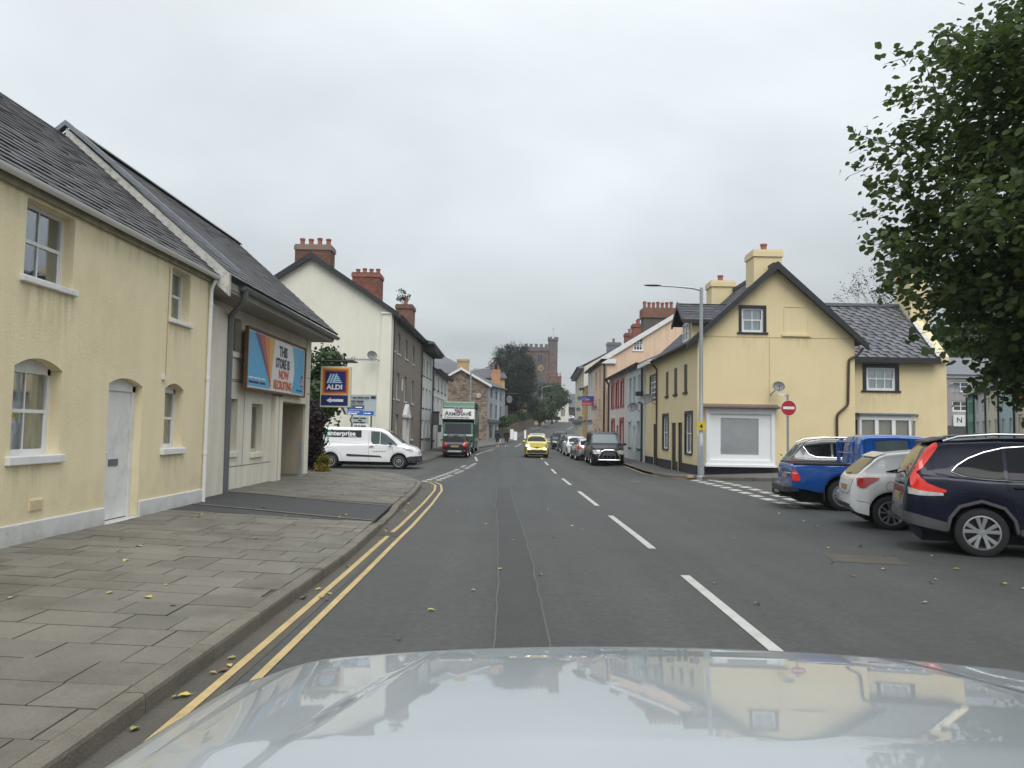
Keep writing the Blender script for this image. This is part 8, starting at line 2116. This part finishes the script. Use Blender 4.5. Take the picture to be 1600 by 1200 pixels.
# ------------------------------------------------------------------ people (two walkers far down the street)
def person(label, x, y, h, top_m, leg_m, bag=False, stride=.22, turn=0.0, shorts=True):
    z0 = gz(x, y); k = h / 1.75
    J = dict(pel=(0, 0, .95), wst=(0, 0, 1.10), chs=(0, .01, 1.33), nck=(0, .0, 1.48), hd=(0, .02, 1.60), top=(0, .02, 1.72),
             hl=(-.10, 0, .90), kl=(-.11, stride * .45, .50), al=(-.11, stride * .4, .09), tl=(-.11, stride * .4 + .15, .04),
             hr=(.10, 0, .90), kr=(.11, -stride * .2, .50), ar=(.11, -stride * .9, .12), tr=(.11, -stride * .9 + .14, .04),
             sl=(-.19, 0, 1.42), el=(-.25, -stride * .4, 1.14), wl=(-.25, -stride * .2 + .06, .90), fl=(-.25, -stride * .1 + .1, .82),
             sr=(.19, 0, 1.42), er=(.25, stride * .3, 1.14), wr=(.25, stride * .6 + .05, .92), fr=(.25, stride * .7 + .08, .84))
    Rr = dict(pel=.145, wst=.125, chs=.155, nck=.055, hd=.095, top=.06, hl=.09, kl=.062, al=.042, tl=.035, hr=.09, kr=.062, ar=.042, tr=.035,
              sl=.06, el=.042, wl=.03, fl=.028, sr=.06, er=.042, wr=.03, fr=.028)
    E = [('pel', 'wst'), ('wst', 'chs'), ('chs', 'nck'), ('nck', 'hd'), ('hd', 'top'), ('pel', 'hl'), ('hl', 'kl'), ('kl', 'al'), ('al', 'tl'), ('pel', 'hr'), ('hr', 'kr'), ('kr', 'ar'), ('ar', 'tr'),
         ('chs', 'sl'), ('sl', 'el'), ('el', 'wl'), ('wl', 'fl'), ('chs', 'sr'), ('sr', 'er'), ('er', 'wr'), ('wr', 'fr')]
    t = thing('person', label, 'person', (x, y, z0), turn, group='two people walking away along the street', world_children=False)
    names = list(J); me = bpy.data.meshes.new('body'); me.from_pydata([tuple(a * k for a in J[n]) for n in names], [(names.index(a), names.index(b)) for a, b in E], [])
    o = bpy.data.objects.new('body', me); COL.objects.link(o); o.parent = t
    sk = o.modifiers.new('skin', 'SKIN'); me.skin_vertices.new() if not me.skin_vertices else None
    for n, v in zip(names, me.skin_vertices[0].data): v.radius = (Rr[n] * k, Rr[n] * k); v.use_root = n == 'pel'
    sb = o.modifiers.new('sub', 'SUBSURF'); sb.levels = 2; sb.render_levels = 2
    skin = mat('skin', (.36, .22, .16), .6); me.materials.append(skin)
    # clothing shells round the body
    def shell(name, segs, m_, grow=.022):
        mb = MB()
        for seg in segs:
            mb.tube([Vector(J[a]) * k for a in seg], [(Rr[a] + grow) * k for a in seg], 10)
        mb.build(name, m_, t, smooth=True)
    shell('jacket', [('pel', 'wst', 'chs'), ('sl', 'el', 'wl'), ('sr', 'er', 'wr'), ('sl', 'chs', 'sr')], top_m, .03)
    if shorts: shell('shorts', [('hl', 'kl'), ('hr', 'kr'), ('hl', 'pel', 'hr')], leg_m, .022)
    else: shell('trousers', [('hl', 'kl', 'al'), ('hr', 'kr', 'ar'), ('hl', 'pel', 'hr')], leg_m, .022)
    for s_ in 'lr':
        mb = MB(); a = Vector(J['a' + s_]) * k; mb.lathe([(0, -.1), (.045, -.07), (.052, .05), (.04, .15), (0, .19)], (a.x, a.y, a.z - .045), 'Y', 10); mb.build('shoe', M['upvc'] if shorts else M['plastic'], t, smooth=True)
    mb = MB(); hc = Vector(J['hd']) * k + Vector((0, -.012, .03)); mb.lathe([(0, .12), (.07, .10), (.103, .04), (.108, -.02), (.095, -.06)], tuple(hc), 'Z', 12); mb.build('hair', mat('hair', (.03, .022, .018), .7), t, smooth=True)
    if bag: mb = MB(); f = Vector(J['fr']) * k; mb.box((f.x - .05, f.y - .14, f.z - .36), (f.x + .06, f.y + .14, f.z - .04)); bg_ = mb.build('bag', M['upvc'], None); bg_.matrix_world = t.matrix_basis.copy(); tag(bg_, 'pale carrier bag held by the walker on the left', 'bag')
person('person in navy top and shorts walking away, left one of the pair', -1.35, 77.6, 1.68, mat('navy_cloth', (.02, .022, .05), .9), mat('navy_cloth_dark', (.02, .02, .04), .9), bag=True)
person('person in black jacket and shorts walking away, right one of the pair', -.45, 78.4, 1.74, mat('black_cloth', (.018, .018, .02), .9), mat('black_cloth_dark', (.02, .02, .022), .9), stride=-.24)

# ------------------------------------------------------------------ fallen leaves
lc = [mat('fallen_leaf_yellow', (.50, .40, .10), .7, var=.2, vscale=20), mat('fallen_leaf_tan', (.36, .27, .13), .8, var=.2, vscale=20), mat('fallen_leaf_olive', (.26, .27, .09), .8, var=.2, vscale=20), mat('fallen_leaf_brown', (.14, .085, .05), .85, var=.2, vscale=20)]
lmesh = []
for m_ in lc:
    b = MB(); b.add([(0, -.5, 0), (.36, -.2, .14), (.32, .25, .10), (.02, .55, .0), (-.30, .22, .16), (-.38, -.15, .08), (0, 0, .02), (0.03, -.95, .02)], [(0, 1, 6), (1, 2, 6), (2, 3, 6), (3, 4, 6), (4, 5, 6), (5, 0, 6), (0, 7, 6)]); lmesh.append(b.mesh('fallen_leaf', m_))
rg = random.Random(21)
spots = []
for _ in range(30): y = rg.uniform(5.5, 14); spots.append((rg.uniform(-5.6, -2.6), y, 'pav'))
for _ in range(34): y = rg.uniform(4.2, 25); spots.append((kx(y) + rg.choice((.06, .1, .15, .3)), y, 'gutter'))
for _ in range(24): spots.append((rg.uniform(-1.5, 7), rg.uniform(6.8, 20), 'road'))
for _ in range(16): spots.append((rg.uniform(4.0, 6.4), rg.uniform(7.5, 12), 'road'))
spots += [(-.85, 6.15, 'road'), (-1.82, 7.6, 'gutter'), (-1.78, 7.75, 'gutter'), (-2.08, 9.9, 'gutter'), (-2.05, 10.0, 'gutter'), (-2.1, 10.1, 'gutter'), (-.1, 9.3, 'road')]
def leaf_label(w, q, x, y):
    c_ = ('yellow', 'tan', 'olive', 'brown')[q]
    if w == 'pav': return 'small %s fallen leaf on paving, %s, %s' % (c_, 'close to the cottage wall' if x < -4.6 else 'mid pavement' if x < -3.6 else 'close to the kerb', 'below the near window' if y < 9.6 else 'in front of the door' if y < 12.2 else 'by the tarmac crossing')
    if w == 'gutter': return 'small %s fallen leaf in the left gutter, %s' % (c_, 'beside the bonnet' if y < 7 else 'before the drain cover' if y < 12 else 'past the drain cover' if y < 17 else 'near the junction corner')
    return 'small %s fallen leaf on asphalt, %s, %s' % (c_, 'left lane' if x < 1.9 else 'right of the centre line' if x < 4.2 else 'by the parked cars', 'close to the bonnet' if y < 9 else 'in the middle distance' if y < 13 else 'farther up the road')
labs = {'pav': 'small dry leaf lying on the paving slabs by the cream cottage', 'gutter': 'small dry leaf lying in the gutter beside the left kerb', 'road': 'small dry leaf lying on the asphalt of the road'}
for (x, y, w) in spots:
    q = rg.choice((0, 0, 1, 1, 2, 3)); o = bpy.data.objects.new('fallen_leaf', lmesh[q]); COL.objects.link(o)
    z = zpl(x, y) + .006 if w == 'pav' else gz(x, y) + .016
    s = rg.uniform(.045, .085); o.matrix_basis = Matrix.Translation((x, y, z)) @ Matrix.Rotation(rg.uniform(0, 6.28), 4, 'Z') @ Matrix.Rotation(rg.uniform(-.3, .3), 4, 'X') @ Matrix.Scale(s, 4)
    tag(o, leaf_label(w, q, x, y), 'leaf', {'pav': 'fallen leaves on the pavement', 'gutter': 'fallen leaves in the gutter', 'road': 'fallen leaves on the road'}[w])
# drain grating across the double yellow lines
dg = MB(); dg.box((-2.15, 12.05, gz(-2, 12) + .002), (-1.72, 12.5, gz(-2, 12) + .0065)); o = dg.build('drain_cover', mat('cast_iron', (.06, .05, .045), .8, var=.3, vscale=12), None); tag(o, 'worn iron drain cover in the gutter beside the yellow lines', 'drain cover')

# ------------------------------------------------------------------ damp air
hm = bpy.data.materials.new('haze'); hm.use_nodes = True
hm.node_tree.nodes.remove(hm.node_tree.nodes['Principled BSDF'])
pv = hm.node_tree.nodes.new('ShaderNodeVolumePrincipled'); pv.inputs['Density'].default_value = .0005; pv.inputs['Color'].default_value = (.86, .89, .93, 1); pv.inputs['Anisotropy'].default_value = .2
hm.node_tree.links.new(pv.outputs[0], hm.node_tree.nodes['Material Output'].inputs['Volume'])
mb = MB(); mb.box((-960, -360, -3), (960, 1560, 60)); hz_ = mb.build('haze', hm, None); hz_['kind'] = 'stuff'
